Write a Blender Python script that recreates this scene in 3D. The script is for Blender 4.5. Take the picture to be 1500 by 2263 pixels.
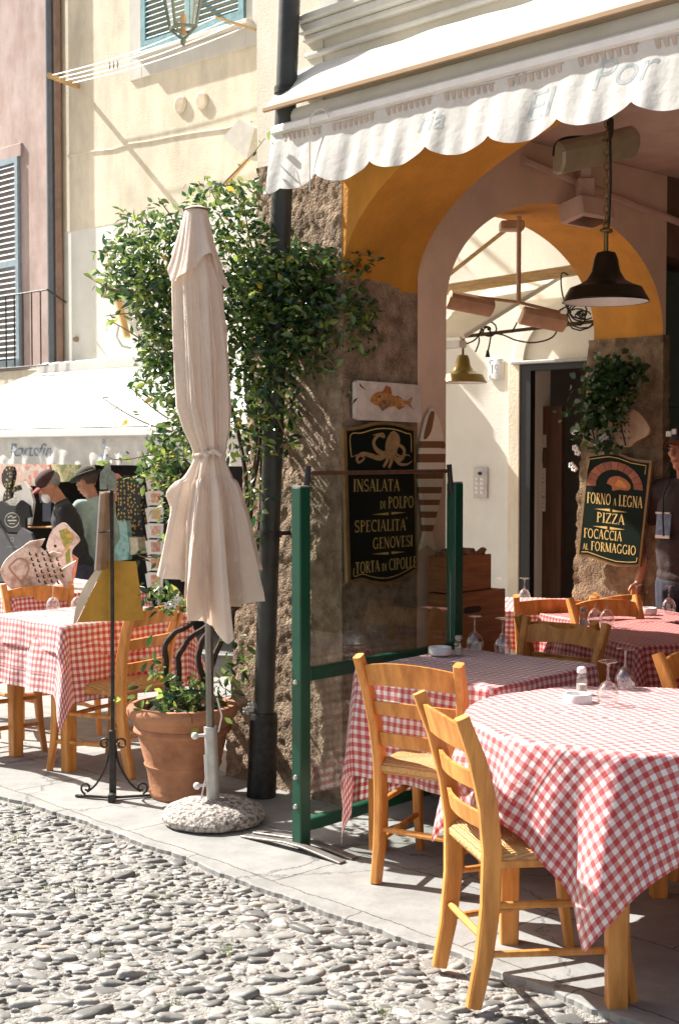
import bpy, math, random
import numpy as np
from mathutils import Vector, Matrix
R = math.radians
random.seed(7); rng = np.random.default_rng(7)
for o in list(bpy.data.objects): bpy.data.objects.remove(o)
scene = bpy.context.scene
col = scene.collection

# ------------------------------------------------------------------ camera, sky, sun, exposure
CAMZ, FPX, CX, CY, HOR = 1.62, 3000.0, 750.0, 1131.5, 1000.0
PITCH = math.atan((CY - HOR) / FPX)
cam_d = bpy.data.cameras.new('camera'); cam = bpy.data.objects.new('camera', cam_d); col.objects.link(cam)
cam.location = (0, 0, CAMZ); cam.rotation_euler = (R(90) - PITCH, 0, 0)
cam_d.sensor_fit = 'VERTICAL'; cam_d.sensor_height = 36; cam_d.lens = 36 * FPX / 2263
cam_d.clip_start = .05; cam_d.clip_end = 2000
cam_d.dof.use_dof = True; cam_d.dof.focus_distance = 5.2; cam_d.dof.aperture_fstop = 9
scene.camera = cam

AZ, EL = 31, 44                      # degrees behind the -X axis, elevation
S = Vector((-math.cos(R(AZ)) * math.cos(R(EL)), math.sin(R(AZ)) * math.cos(R(EL)), math.sin(R(EL))))
w = bpy.data.worlds.new('World'); scene.world = w; w.use_nodes = True
nt = w.node_tree; bg = nt.nodes['Background']
sky = nt.nodes.new('ShaderNodeTexSky'); sky.sky_type = 'NISHITA'; sky.sun_disc = False
sky.sun_elevation = R(EL); sky.sun_rotation = R(270 + AZ); sky.dust_density = 2.5; sky.air_density = .8
wbm = nt.nodes.new('ShaderNodeMixRGB'); wbm.blend_type = 'MULTIPLY'; wbm.inputs[0].default_value = 1; wbm.inputs[2].default_value = (1, .90, .78, 1)   # camera balanced for open shade
nt.links.new(sky.outputs[0], wbm.inputs[1]); nt.links.new(wbm.outputs[0], bg.inputs[0]); bg.inputs[1].default_value = .09
sd = bpy.data.lights.new('sun', 'SUN'); sd.energy = 5.0; sd.angle = R(.55); sd.color = (1, .97, .92)
so = bpy.data.objects.new('sun', sd); col.objects.link(so); so.rotation_euler = S.to_track_quat('Z', 'Y').to_euler()
scene.view_settings.view_transform = 'Standard'; scene.view_settings.look = 'None'
scene.view_settings.exposure = 1.27; scene.view_settings.gamma = 1

# ------------------------------------------------------------------ projection helpers (photo pixels -> places in the world)
def ray(px, py):
    c, s = math.cos(PITCH), math.sin(PITCH)
    x, y, z = (px - CX) / FPX, 1.0, -(py - CY) / FPX
    return Vector((x, y * c + z * s, -y * s + z * c))
CAM = Vector((0, 0, CAMZ))
def at(px, py, Y): d = ray(px, py); return CAM + d * (Y / d.y)
def gnd(px, py, z=0.0): d = ray(px, py); return CAM + d * ((z - CAMZ) / d.z)
def onp(px, py, P, n): d = ray(px, py); return CAM + d * ((Vector(P) - CAM).dot(n) / d.dot(n))
V = Vector
# restaurant frame: s along the facade (towards the right), d into the building
F0, RR, WW = V((-.325, 6.5, 0)), V((.689, -.725, 0)).normalized(), V((.725, .689, 0)).normalized()
def B(s, d, z): return F0 + RR * s + WW * d + V((0, 0, z))
def fac(px, py, d=0.0):                      # point on the facade plane pushed d into the wall (negative: out)
    return onp(px, py, F0 + WW * d, WW)
def sz(p): q = p - F0; return q.dot(RR), q.z
SJ = .487
# town house frame
R2 = V((math.sin(R(47)), -math.cos(R(47)), 0)); N2 = V((-math.cos(R(47)), -math.sin(R(47)), 0)); W0 = V((-1.343, 13, 0))
def W(t, d, z): return W0 + R2 * t + N2 * d + V((0, 0, z))
def wal(px, py, d=0.0): return onp(px, py, W0 + N2 * d, N2)
def tz(p): q = p - W0; return q.dot(R2), q.z
def gz(y): return -.06 * max(0.0, y - 7.2)  # the street falls away gently behind

# ------------------------------------------------------------------ materials
MATS = {}
def nd(nt, t, **kw):
    n = nt.nodes.new(t)
    for k, v in kw.items(): setattr(n, k, v)
    return n
def M(name, c, rough=.6, var=.12, scale=6.0, bump=0.0, bscale=60.0, metal=0.0, c2=None, spec=.5, coord='Object', transl=0.0, detail=6, fac2=(.35, .65), stretch=None, coat=0.0, stain=0.0):
    if name in MATS: return MATS[name]
    m = bpy.data.materials.new(name); m.use_nodes = True; nt = m.node_tree; L = nt.links
    b = nt.nodes['Principled BSDF']; tc = nd(nt, 'ShaderNodeTexCoord')
    src = tc.outputs[coord]
    if stretch:
        mp = nd(nt, 'ShaderNodeMapping'); mp.inputs['Scale'].default_value = stretch; L.new(src, mp.inputs[0]); src = mp.outputs[0]
    n1 = nd(nt, 'ShaderNodeTexNoise'); n1.inputs['Scale'].default_value = scale; n1.inputs['Detail'].default_value = detail; n1.inputs['Roughness'].default_value = .62
    L.new(src, n1.inputs['Vector'])
    cr = nd(nt, 'ShaderNodeValToRGB'); cr.color_ramp.elements[0].position = fac2[0]; cr.color_ramp.elements[1].position = fac2[1]
    a = [max(0, x * (1 - var)) for x in c]; d = [min(1, x * (1 + var)) for x in c] if c2 is None else list(c2)
    cr.color_ramp.elements[0].color = (*a, 1); cr.color_ramp.elements[1].color = (*d, 1)
    L.new(n1.outputs['Fac'], cr.inputs[0]); cout = cr.outputs[0]
    if stain:
        n3 = nd(nt, 'ShaderNodeTexNoise'); n3.inputs['Scale'].default_value = 1.7; n3.inputs['Detail'].default_value = 8; n3.inputs['Roughness'].default_value = .7
        mp3 = nd(nt, 'ShaderNodeMapping'); mp3.inputs['Scale'].default_value = (1, 1, .35); L.new(tc.outputs['Object'], mp3.inputs[0]); L.new(mp3.outputs[0], n3.inputs['Vector'])
        r3 = nd(nt, 'ShaderNodeValToRGB'); r3.color_ramp.elements[0].position = .4; r3.color_ramp.elements[1].position = .62
        k = 1 - stain; r3.color_ramp.elements[0].color = (k, k, k * .97, 1); r3.color_ramp.elements[1].color = (1, 1, 1, 1)
        mx = nd(nt, 'ShaderNodeMixRGB', blend_type='MULTIPLY'); mx.inputs[0].default_value = 1
        L.new(n3.outputs['Fac'], r3.inputs[0]); L.new(cout, mx.inputs[1]); L.new(r3.outputs[0], mx.inputs[2]); cout = mx.outputs[0]
    L.new(cout, b.inputs['Base Color'])
    b.inputs['Roughness'].default_value = rough; b.inputs['Metallic'].default_value = metal; b.inputs['Specular IOR Level'].default_value = spec
    if coat: b.inputs['Coat Weight'].default_value = coat; b.inputs['Coat Roughness'].default_value = .2
    nrm = None
    if bump:
        n2 = nd(nt, 'ShaderNodeTexNoise'); n2.inputs['Scale'].default_value = bscale; n2.inputs['Detail'].default_value = 5
        L.new(src, n2.inputs['Vector']); bp = nd(nt, 'ShaderNodeBump'); bp.inputs['Strength'].default_value = bump; bp.inputs['Distance'].default_value = .02
        L.new(n2.outputs['Fac'], bp.inputs['Height']); L.new(bp.outputs[0], b.inputs['Normal']); nrm = bp
    if transl:
        tr = nd(nt, 'ShaderNodeBsdfTranslucent'); mx = nd(nt, 'ShaderNodeMixShader'); mx.inputs[0].default_value = transl
        L.new(cout, tr.inputs[0]); L.new(b.outputs[0], mx.inputs[1]); L.new(tr.outputs[0], mx.inputs[2])
        if nrm: L.new(nrm.outputs[0], tr.inputs['Normal'])
        L.new(mx.outputs[0], nt.nodes['Material Output'].inputs[0])
    MATS[name] = m; return m

def thin_glass(name, tint=(1, 1, 1), refl=1.0, base=.04):
    m = bpy.data.materials.new(name); m.use_nodes = True; nt = m.node_tree; L = nt.links
    nt.nodes.remove(nt.nodes['Principled BSDF'])
    t = nd(nt, 'ShaderNodeBsdfTransparent'); t.inputs[0].default_value = (*tint, 1)
    g = nd(nt, 'ShaderNodeBsdfGlossy'); g.inputs['Roughness'].default_value = .02; g.inputs[0].default_value = (refl, refl, refl, 1)
    lw = nd(nt, 'ShaderNodeLayerWeight'); lw.inputs[0].default_value = .35
    mr = nd(nt, 'ShaderNodeMapRange'); mr.inputs['To Min'].default_value = base; mr.inputs['To Max'].default_value = .8
    pw = nd(nt, 'ShaderNodeMath', operation='POWER'); pw.inputs[1].default_value = 2.2
    L.new(lw.outputs['Facing'], pw.inputs[0]); L.new(pw.outputs[0], mr.inputs[0])
    mx = nd(nt, 'ShaderNodeMixShader'); L.new(mr.outputs[0], mx.inputs[0]); L.new(t.outputs[0], mx.inputs[1]); L.new(g.outputs[0], mx.inputs[2])
    L.new(mx.outputs[0], nt.nodes['Material Output'].inputs[0]); MATS[name] = m; return m

def gingham(name, p=.034, white=(.86, .82, .81), red=(.50, .016, .018), transl=.22, sheen=.6):
    m = bpy.data.materials.new(name); m.use_nodes = True; nt = m.node_tree; L = nt.links
    b = nt.nodes['Principled BSDF']; uv = nd(nt, 'ShaderNodeTexCoord'); sp = nd(nt, 'ShaderNodeSeparateXYZ')
    nz = nd(nt, 'ShaderNodeTexNoise'); nz.inputs['Scale'].default_value = 9; L.new(uv.outputs['UV'], nz.inputs['Vector'])
    av = nd(nt, 'ShaderNodeVectorMath', operation='MULTIPLY_ADD'); av.inputs[1].default_value = (.006, .006, 0)
    L.new(nz.outputs['Color'], av.inputs[0]); L.new(uv.outputs['UV'], av.inputs[2]); L.new(av.outputs[0], sp.inputs[0])
    outs = []
    for ax in ('X', 'Y'):
        d = nd(nt, 'ShaderNodeMath', operation='DIVIDE'); d.inputs[1].default_value = p; L.new(sp.outputs[ax], d.inputs[0])
        f = nd(nt, 'ShaderNodeMath', operation='FRACT'); L.new(d.outputs[0], f.inputs[0])
        g = nd(nt, 'ShaderNodeMath', operation='GREATER_THAN'); g.inputs[1].default_value = .5; L.new(f.outputs[0], g.inputs[0]); outs.append(g)
    ad = nd(nt, 'ShaderNodeMath', operation='ADD'); L.new(outs[0].outputs[0], ad.inputs[0]); L.new(outs[1].outputs[0], ad.inputs[1])
    hv = nd(nt, 'ShaderNodeMath', operation='MULTIPLY'); hv.inputs[1].default_value = .5; L.new(ad.outputs[0], hv.inputs[0])
    cr = nd(nt, 'ShaderNodeValToRGB'); e = cr.color_ramp.elements; e[0].position = 0; e[0].color = (*white, 1); e[1].position = 1; e[1].color = (*red, 1)
    mid = e.new(.5); mid.color = (white[0] * .5 + red[0] * .42, white[1] * .3 + red[1] * .5, white[2] * .3 + red[2] * .5, 1)
    L.new(hv.outputs[0], cr.inputs[0]); L.new(cr.outputs[0], b.inputs['Base Color'])
    b.inputs['Roughness'].default_value = .55; b.inputs['Specular IOR Level'].default_value = .9 * min(1, sheen + .3); b.inputs['Sheen Weight'].default_value = sheen; b.inputs['Sheen Roughness'].default_value = .55; b.inputs['Sheen Tint'].default_value = (1, .97, .95, 1)
    n2 = nd(nt, 'ShaderNodeTexNoise'); n2.inputs['Scale'].default_value = 22; n2.inputs['Detail'].default_value = 4; L.new(uv.outputs['UV'], n2.inputs['Vector'])
    cs = []
    for ax in ('X', 'Y'):                              # pressed-in folding creases
        d = nd(nt, 'ShaderNodeMath', operation='MULTIPLY_ADD'); d.inputs[1].default_value = 1 / .43; d.inputs[2].default_value = .37; L.new(sp.outputs[ax], d.inputs[0])
        f = nd(nt, 'ShaderNodeMath', operation='PINGPONG'); f.inputs[1].default_value = .5; L.new(d.outputs[0], f.inputs[0])
        g = nd(nt, 'ShaderNodeMapRange'); g.inputs['From Max'].default_value = .018; g.inputs['To Min'].default_value = 1; g.inputs['To Max'].default_value = 0; L.new(f.outputs[0], g.inputs[0]); cs.append(g)
    ca = nd(nt, 'ShaderNodeMath', operation='ADD'); L.new(cs[0].outputs[0], ca.inputs[0]); L.new(cs[1].outputs[0], ca.inputs[1])
    cb = nd(nt, 'ShaderNodeMath', operation='MULTIPLY_ADD'); cb.inputs[1].default_value = .45; L.new(ca.outputs[0], cb.inputs[0]); L.new(n2.outputs['Fac'], cb.inputs[2])
    bp = nd(nt, 'ShaderNodeBump'); bp.inputs['Strength'].default_value = .40; bp.inputs['Distance'].default_value = .014
    L.new(cb.outputs[0], bp.inputs['Height']); L.new(bp.outputs[0], b.inputs['Normal'])
    tr = nd(nt, 'ShaderNodeBsdfTranslucent'); L.new(cr.outputs[0], tr.inputs[0]); mx = nd(nt, 'ShaderNodeMixShader'); mx.inputs[0].default_value = transl
    L.new(b.outputs[0], mx.inputs[1]); L.new(tr.outputs[0], mx.inputs[2]); L.new(mx.outputs[0], nt.nodes['Material Output'].inputs[0])
    MATS[name] = m; return m

def leafmat(name, dark, light, rough=.28, transl=.25):
    m = bpy.data.materials.new(name); m.use_nodes = True; nt = m.node_tree; L = nt.links
    b = nt.nodes['Principled BSDF']; tc = nd(nt, 'ShaderNodeTexCoord'); sp = nd(nt, 'ShaderNodeSeparateXYZ'); L.new(tc.outputs['UV'], sp.inputs[0])
    cr = nd(nt, 'ShaderNodeValToRGB'); e = cr.color_ramp.elements; e[0].color = (*dark, 1); e[1].color = (*light, 1); e[0].position = .15; e[1].position = .97
    q_ = e.new(.985); q_.color = (light[0] * 1.5, light[1] * .8, light[2] * .6, 1) ; k = e.new(.7); k.color = (*[dark[i] * .55 + light[i] * .45 for i in range(3)], 1)
    L.new(sp.outputs['X'], cr.inputs[0]); L.new(cr.outputs[0], b.inputs['Base Color'])
    b.inputs['Roughness'].default_value = rough; b.inputs['Specular IOR Level'].default_value = .55
    tr = nd(nt, 'ShaderNodeBsdfTranslucent'); mx = nd(nt, 'ShaderNodeMixShader'); mx.inputs[0].default_value = transl
    hs = nd(nt, 'ShaderNodeHueSaturation'); hs.inputs['Value'].default_value = 1.6; hs.inputs['Hue'].default_value = .48; L.new(cr.outputs[0], hs.inputs['Color']); L.new(hs.outputs[0], tr.inputs[0])
    L.new(b.outputs[0], mx.inputs[1]); L.new(tr.outputs[0], mx.inputs[2]); L.new(mx.outputs[0], nt.nodes['Material Output'].inputs[0])
    MATS[name] = m; return m

# ------------------------------------------------------------------ mesh builder
class MB:
    def __init__(s): s.v = []; s.f = []; s.mi = []; s.uv = {}; s.X = Matrix.Identity(4); s.m = 0
    def add(s, vs, fs, uvs=None):
        b = len(s.v); s.v += [s.X @ V(p) for p in vs]
        for f in fs: s.f.append([b + i for i in f]); s.mi.append(s.m)
        if uvs is not None:
            for i, u in enumerate(uvs): s.uv[b + i] = u
        return s
    def box(s, c, size, rot=None, bev=0.0):
        hx, hy, hz = size[0] / 2, size[1] / 2, size[2] / 2
        if bev <= 0:
            vs = [V((x, y, z)) for x in (-hx, hx) for y in (-hy, hy) for z in (-hz, hz)]
            fs = [(0, 1, 3, 2), (4, 6, 7, 5), (0, 4, 5, 1), (2, 3, 7, 6), (0, 2, 6, 4), (1, 5, 7, 3)]
        else:
            bb = min(bev, hx * .9, hy * .9, hz * .9); vs = []
            rings = [(hx - bb, hy - bb, -hz), (hx, hy, -hz + bb), (hx, hy, hz - bb), (hx - bb, hy - bb, hz)]
            for (a, b_, z) in rings:
                vs += [V(p) for p in ((-a + bb, -b_, z), (a - bb, -b_, z), (a, -b_ + bb, z), (a, b_ - bb, z), (a - bb, b_, z), (-a + bb, b_, z), (-a, b_ - bb, z), (-a, -b_ + bb, z))]
            fs = [tuple(range(7, -1, -1)), tuple(range(24, 32))]
            for k in range(3):
                for i in range(8): j = (i + 1) % 8; fs.append((k * 8 + i, k * 8 + j, k * 8 + 8 + j, k * 8 + 8 + i))
        mt = Matrix.Translation(V(c)) @ (rot.to_4x4() if rot is not None else Matrix.Identity(4))
        return s.add([mt @ p for p in vs], fs)
    def tube(s, pts, r, n=8, cap=True, flat=None):
        pts = [V(p) for p in pts]; k = len(pts)
        rs = r if isinstance(r, (list, tuple)) else [r] * k
        vs = []; up = None
        for i, p in enumerate(pts):
            t = (pts[min(i + 1, k - 1)] - pts[max(i - 1, 0)])
            t = t.normalized() if t.length > 1e-9 else V((0, 0, 1))
            if up is None: up = V((0, 0, 1)) if abs(t.z) < .9 else V((1, 0, 0))
            a = t.cross(up); a = a.normalized() if a.length > 1e-6 else V((1, 0, 0)); b_ = a.cross(t).normalized(); up = b_
            for j in range(n):
                an = 2 * math.pi * j / n; vs.append(p + (a * math.cos(an) + b_ * math.sin(an)) * rs[i])
        fs = [(i * n + j, i * n + (j + 1) % n, (i + 1) * n + (j + 1) % n, (i + 1) * n + j) for i in range(k - 1) for j in range(n)]
        if cap: fs += [tuple(range(n - 1, -1, -1)), tuple(range((k - 1) * n, k * n))]
        return s.add(vs, fs)
    def beam(s, pts, ws, ds, side, ch=.25):      # swept chamfered rectangle; side = unit vector of the width
        pts = [V(p) for p in pts]; k = len(pts); side = V(side).normalized(); vs = []
        ws = ws if isinstance(ws, (list, tuple)) else [ws] * k; ds = ds if isinstance(ds, (list, tuple)) else [ds] * k
        for i, p in enumerate(pts):
            t = (pts[min(i + 1, k - 1)] - pts[max(i - 1, 0)]).normalized(); b_ = t.cross(side).normalized(); a = b_.cross(t).normalized()
            hw, hd = ws[i] / 2, ds[i] / 2; c = min(hw, hd) * ch
            for (x, y) in ((-hw + c, -hd), (hw - c, -hd), (hw, -hd + c), (hw, hd - c), (hw - c, hd), (-hw + c, hd), (-hw, hd - c), (-hw, -hd + c)): vs.append(p + a * x + b_ * y)
        fs = [(i * 8 + j, i * 8 + (j + 1) % 8, (i + 1) * 8 + (j + 1) % 8, (i + 1) * 8 + j) for i in range(k - 1) for j in range(8)]
        fs += [tuple(range(7, -1, -1)), tuple(range((k - 1) * 8, k * 8))]
        return s.add(vs, fs)
    def lathe(s, prof, c=(0, 0, 0), n=24, cap0=True, cap1=True, wob=None):
        c = V(c); vs = []; k = len(prof)
        for (r, z) in prof:
            for j in range(n):
                a = 2 * math.pi * j / n; rr = r * (1 + (wob(a, z) if wob else 0)); vs.append(c + V((rr * math.cos(a), rr * math.sin(a), z)))
        fs = [(i * n + j, i * n + (j + 1) % n, (i + 1) * n + (j + 1) % n, (i + 1) * n + j) for i in range(k - 1) for j in range(n)]
        if cap0: fs.append(tuple(range(n - 1, -1, -1)))
        if cap1: fs.append(tuple(range((k - 1) * n, k * n)))
        return s.add(vs, fs)
    def grid(s, fn, nu, nv, uvf=None, closed=False):
        vs = []; uvs = []
        for i in range(nu + 1):
            for j in range(nv + 1):
                vs.append(V(fn(i / nu, j / nv)));
                if uvf: uvs.append(uvf(i / nu, j / nv))
        fs = [(i * (nv + 1) + j, (i + 1) * (nv + 1) + j, (i + 1) * (nv + 1) + j + 1, i * (nv + 1) + j + 1) for i in range(nu) for j in range(nv)]
        return s.add(vs, fs, uvs if uvf else None)
    def prism(s, poly, th, Xm=None, z0=0.0):     # 2-D outline in local x,y extruded along local z
        n = len(poly); Xm = Xm or Matrix.Identity(4)
        vs = [Xm @ V((x, y, z0)) for x, y in poly] + [Xm @ V((x, y, z0 + th)) for x, y in poly]
        fs = [tuple(range(n - 1, -1, -1)), tuple(range(n, 2 * n))] + [(i, (i + 1) % n, n + (i + 1) % n, n + i) for i in range(n)]
        return s.add(vs, fs)
    def ell(s, c, r, n=12, m=8, rot=None):
        c = V(c); vs = []; rot = rot or Matrix.Identity(3)
        for i in range(m + 1):
            ph = math.pi * i / m
            for j in range(n):
                a = 2 * math.pi * j / n; vs.append(c + rot @ V((r[0] * math.sin(ph) * math.cos(a), r[1] * math.sin(ph) * math.sin(a), r[2] * math.cos(ph))))
        fs = [(i * n + j, (i + 1) * n + j, (i + 1) * n + (j + 1) % n, i * n + (j + 1) % n) for i in range(m) for j in range(n)]
        return s.add(vs, fs)
    def cap(s, a, b_, ra, rb, n=12):             # tapered capsule
        a, b_ = V(a), V(b_); t = (b_ - a).normalized(); pts = []; rs = []
        for k in range(5): an = R(90 - k * 22); pts.append(a - t * ra * math.sin(an)); rs.append(max(.001, ra * math.cos(an)))
        for k in range(5): an = R(2 + k * 22); pts.append(b_ + t * rb * math.sin(an)); rs.append(max(.001, rb * math.cos(an)))
        return s.tube(pts, rs, n)
    def build(s, name, mats, parent=None, smooth=True, local=False, auto=None):
        me = bpy.data.meshes.new(name)
        o = bpy.data.objects.new(name, me); col.objects.link(o)
        vs = s.v
        if parent is not None:
            o.parent = parent
            if not local:
                inv = PM[parent.name].inverted(); vs = [inv @ p for p in vs]
            PM[o.name] = PM[parent.name]
        elif not local:
            xs = [p.x for p in vs]; ys = [p.y for p in vs]; z0 = min(p.z for p in vs)
            c = V(((min(xs) + max(xs)) / 2, (min(ys) + max(ys)) / 2, z0)); vs = [p - c for p in vs]; o.location = c; PM[o.name] = Matrix.Translation(c)
        else: PM[o.name] = Matrix.Identity(4)
        me.from_pydata([tuple(p) for p in vs], [], s.f)
        mats = mats if isinstance(mats, (list, tuple)) else [mats]
        for mm in mats: me.materials.append(mm)
        if len(mats) > 1: me.polygons.foreach_set('material_index', s.mi)
        if s.uv:
            ul = me.uv_layers.new(name='UVMap'); li = np.zeros(len(me.loops), dtype=np.int32); me.loops.foreach_get('vertex_index', li)
            ua = np.zeros((len(s.v), 2)); 
            for i, u in s.uv.items(): ua[i] = u
            ul.data.foreach_set('uv', ua[li].ravel())
        if smooth:
            me.polygons.foreach_set('use_smooth', [True] * len(me.polygons))
            if auto is None or auto: 
                try: me.set_sharp_from_angle(angle=R(auto or 40))
                except Exception: pass
        me.validate(); me.update()
        return o
PM = {}
def tag(o, label, cat, group=None):
    o['label'] = label; o['category'] = cat
    if group: o['group'] = group
    return o
def thing(name, label, cat, loc=(0, 0, 0), rz=0.0, group=None):
    o = bpy.data.objects.new(name, None); col.objects.link(o); o.empty_display_size = .1
    o.location = loc; o.rotation_euler = (0, 0, rz); tag(o, label, cat, group)
    PM[o.name] = Matrix.Translation(V(loc)) @ Matrix.Rotation(rz, 4, 'Z'); return o
def copy_thing(src, loc, rz, label, group=None):
    c = src.copy(); col.objects.link(c); c.location = loc; c.rotation_euler = (0, 0, rz); c['label'] = label
    if group: c['group'] = group
    PM[c.name] = Matrix.Translation(V(loc)) @ Matrix.Rotation(rz, 4, 'Z')
    for ch in list(src.children):
        d = ch.copy(); col.objects.link(d); d.parent = c
        for g in list(ch.children):
            e = g.copy(); col.objects.link(e); e.parent = d
    return c
def struct(o): o['kind'] = 'structure'; return o
def fr(origin, xd, yd):                       # matrix with local x,y along xd,yd and z towards the viewer of the surface
    xd = V(xd).normalized(); zd = xd.cross(V(yd)).normalized(); yd = zd.cross(xd)
    return Matrix(((xd.x, yd.x, zd.x, origin[0]), (xd.y, yd.y, zd.y, origin[1]), (xd.z, yd.z, zd.z, origin[2]), (0, 0, 0, 1)))
def arc(cx, cy, rx, ry, a0, a1, n=12): return [(cx + rx * math.cos(R(a0 + (a1 - a0) * i / n)), cy + ry * math.sin(R(a0 + (a1 - a0) * i / n))) for i in range(n + 1)]
def strip(mb, pts, ws, Xm, z):                # flat painted stroke on a surface
    n = len(pts); ws = ws if isinstance(ws, (list, tuple)) else [ws] * n; vs = []
    for i in range(n):
        a = V(pts[max(0, i - 1)]); b_ = V(pts[min(n - 1, i + 1)]); t = (b_ - a); t = t / max(t.length, 1e-9)
        nx, ny = -t[1], t[0]; x, y = pts[i]
        vs += [Xm @ V((x + nx * ws[i] / 2, y + ny * ws[i] / 2, z)), Xm @ V((x - nx * ws[i] / 2, y - ny * ws[i] / 2, z))]
    mb.add(vs, [(2 * i, 2 * i + 1, 2 * i + 3, 2 * i + 2) for i in range(n - 1)])
def blob(mb, pts, Xm, z): mb.add([Xm @ V((x, y, z)) for x, y in pts], [tuple(range(len(pts)))])
# --- painted roman capitals, drawn stroke by stroke (unit cap height)
TK, TN = .15, .06
def stem(x, w=TK, y0=0, y1=1): return [([(x, y0), (x, y1)], w), ([(x - w * .5 - .07, y0 + .02), (x + w * .5 + .07, y0 + .02)], .04), ([(x - w * .5 - .07, y1 - .02), (x + w * .5 + .07, y1 - .02)], .04)]
GL = {
 'I': (.30, stem(.15)), 'L': (.56, stem(.16) + [([(.16, .03), (.52, .03)], .06), ([(.51, .0), (.53, .2)], .04)]),
 'N': (.74, stem(.12, TN) + stem(.62, TN) + [([(.10, 1), (.64, 0)], TK)]),
 'A': (.68, [([(.06, 0), (.33, 1)], TN), ([(.33, 1), (.62, 0)], TK), ([(.15, .34), (.5, .34)], .05), ([(0, .02), (.15, .02)], .04), ([(.5, .02), (.72, .02)], .04)]),
 'T': (.62, stem(.31) + [([(.04, .97), (.58, .97)], .06), ([(.04, 1), (.03, .8)], .04), ([(.58, 1), (.59, .8)], .04)]),
 'D': (.72, stem(.16) + [(arc(.16, .5, .46, .47, 88, -88, 14), .10)]),
 'P': (.60, stem(.16) + [(arc(.18, .73, .34, .245, 92, -92, 12), .09)]),
 'R': (.66, stem(.16) + [(arc(.18, .74, .33, .235, 92, -92, 12), .09), ([(.30, .5), (.64, 0)], TK), ([(.56, .02), (.72, .02)], .04)]),
 'O': (.78, [(arc(.39, .5, .31, .47, 0, 360, 26), .11)]),
 'E': (.58, stem(.16) + [([(.16, .97), (.5, .97)], .06), ([(.16, .52), (.44, .52)], .05), ([(.16, .03), (.52, .03)], .06), ([(.51, .0), (.53, .18)], .04), ([(.5, 1), (.5, .82)], .04)]),
 'F': (.54, stem(.16) + [([(.16, .97), (.5, .97)], .06), ([(.16, .52), (.42, .52)], .05), ([(.5, 1), (.5, .82)], .04)]),
 'C': (.68, [(arc(.40, .5, .32, .47, 48, 312, 20), .11), ([(.61, .98), (.61, .76)], .04)]),
 'G': (.76, [(arc(.40, .5, .32, .47, 48, 318, 20), .11), ([(.64, .05), (.64, .42)], .12), ([(.52, .42), (.74, .42)], .04), ([(.61, .98), (.61, .76)], .04)]),
 'V': (.66, [([(.05, 1), (.33, 0)], TK), ([(.33, 0), (.6, 1)], TN), ([(-.03, .98), (.16, .98)], .04), ([(.5, .98), (.68, .98)], .04)]),
 'Z': (.62, [([(.06, .97), (.54, .97)], .06), ([(.54, 1), (.06, 0)], TK), ([(.04, .03), (.56, .03)], .06), ([(.06, 1), (.05, .8)], .04), ([(.56, 0), (.57, .2)], .04)]),
 'M': (.90, stem(.10, TN) + stem(.76, TK) + [([(.11, 1), (.44, .05)], TK), ([(.44, .05), (.75, 1)], TN)]),
 'S': (.56, [(arc(.28, .74, .21, .23, 40, 265, 12) + arc(.28, .26, .22, .23, 85, -140, 12)[1:], .10), ([(.46, .98), (.46, .76)], .04), ([(.08, .02), (.08, .26)], .04)]),
 "'": (.2, [([(.1, 1.16), (.02, 1.0)], .08)]),
 '1': (.4, stem(.22) + [([(.22, 1), (.06, .82)], .08)]), '9': (.6, [(arc(.28, .7, .2, .26, 0, 360, 18), .10), ([(.48, .7), (.40, .2), (.2, 0)], .10)]), ' ': (.28, []),
}
def lettering(mb, txt, x, y, h, wx, Xm, z):   # x,y = left end of the baseline; wx = width factor; small letters written in lower case
    k = 0
    for ch in txt:
        u = ch.upper(); hh = h * (.66 if ch.islower() else 1); a, st = GL[u]
        for pts, sw in st:
            strip(mb, [(x + px * hh * wx, y + py * hh) for px, py in pts], sw * hh * (.5 + wx / 2) * .9, Xm, z + (k % 7) * .00012); k += 1
        x += (a + .06) * hh * wx
    return x
# ------------------------------------------------------------------ material list
m_stucco = M('rough_stucco', (.33, .215, .13), .95, .35, 14, .9, 90, c2=(.50, .36, .245), stain=.3)
m_orange = M('orange_paint', (.64, .275, .030), .8, .12, 3, .25, 70, stain=.24)
m_mauve = M('mauve_plaster', (.62, .43, .34), .85, .09, 4, .2, 90, stain=.18)
m_cream = M('cream_paint', (.70, .64, .52), .85, .06, 3, .12, 90, stain=.15)
m_trim = M('pale_grey_trim', (.66, .63, .56), .8, .06, 4, .1, 90, stain=.12)
m_peach = M('peach_paint', (.70, .42, .24), .85, .06, 4, .12, 90, stain=.1)
m_yellow = M('yellow_wall_paint', (.84, .74, .56), .85, .08, 2.5, .2, 60, stain=.26)
m_wwall = M('white_wall_paint', (.82, .79, .70), .85, .04, 3, .12, 80, stain=.08)
m_pink = M('pink_wall_paint', (.55, .385, .33), .85, .10, 2.0, .15, 70, c2=(.62, .49, .44), stain=.32)
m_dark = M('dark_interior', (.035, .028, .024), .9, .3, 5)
m_brown = M('dark_brown_wood', (.10, .045, .025), .5, .3, 3, .2, 30, stretch=(8, 8, 1))
m_black = M('black_paint', (.015, .013, .012), .45, .2, 10)
m_pipe = M('dark_grey_pipe_paint', (.055, .058, .054), .42, .3, 6, .05, 40, metal=.25, stain=.3)
m_blue = M('blue_green_shutter_paint', (.13, .30, .33), .55, .2, 14, .1, 60, c2=(.22, .41, .43))
m_greyblue = M('grey_blue_shutter_paint', (.28, .36, .40), .6, .15, 14, .1, 60)
m_iron = M('wrought_iron', (.045, .042, .038), .5, .3, 30, .2, 80, metal=.6)
m_awn = M('white_awning_canvas', (.80, .79, .75), .8, .05, 3, .15, 30, transl=.3, stain=.10)
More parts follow.
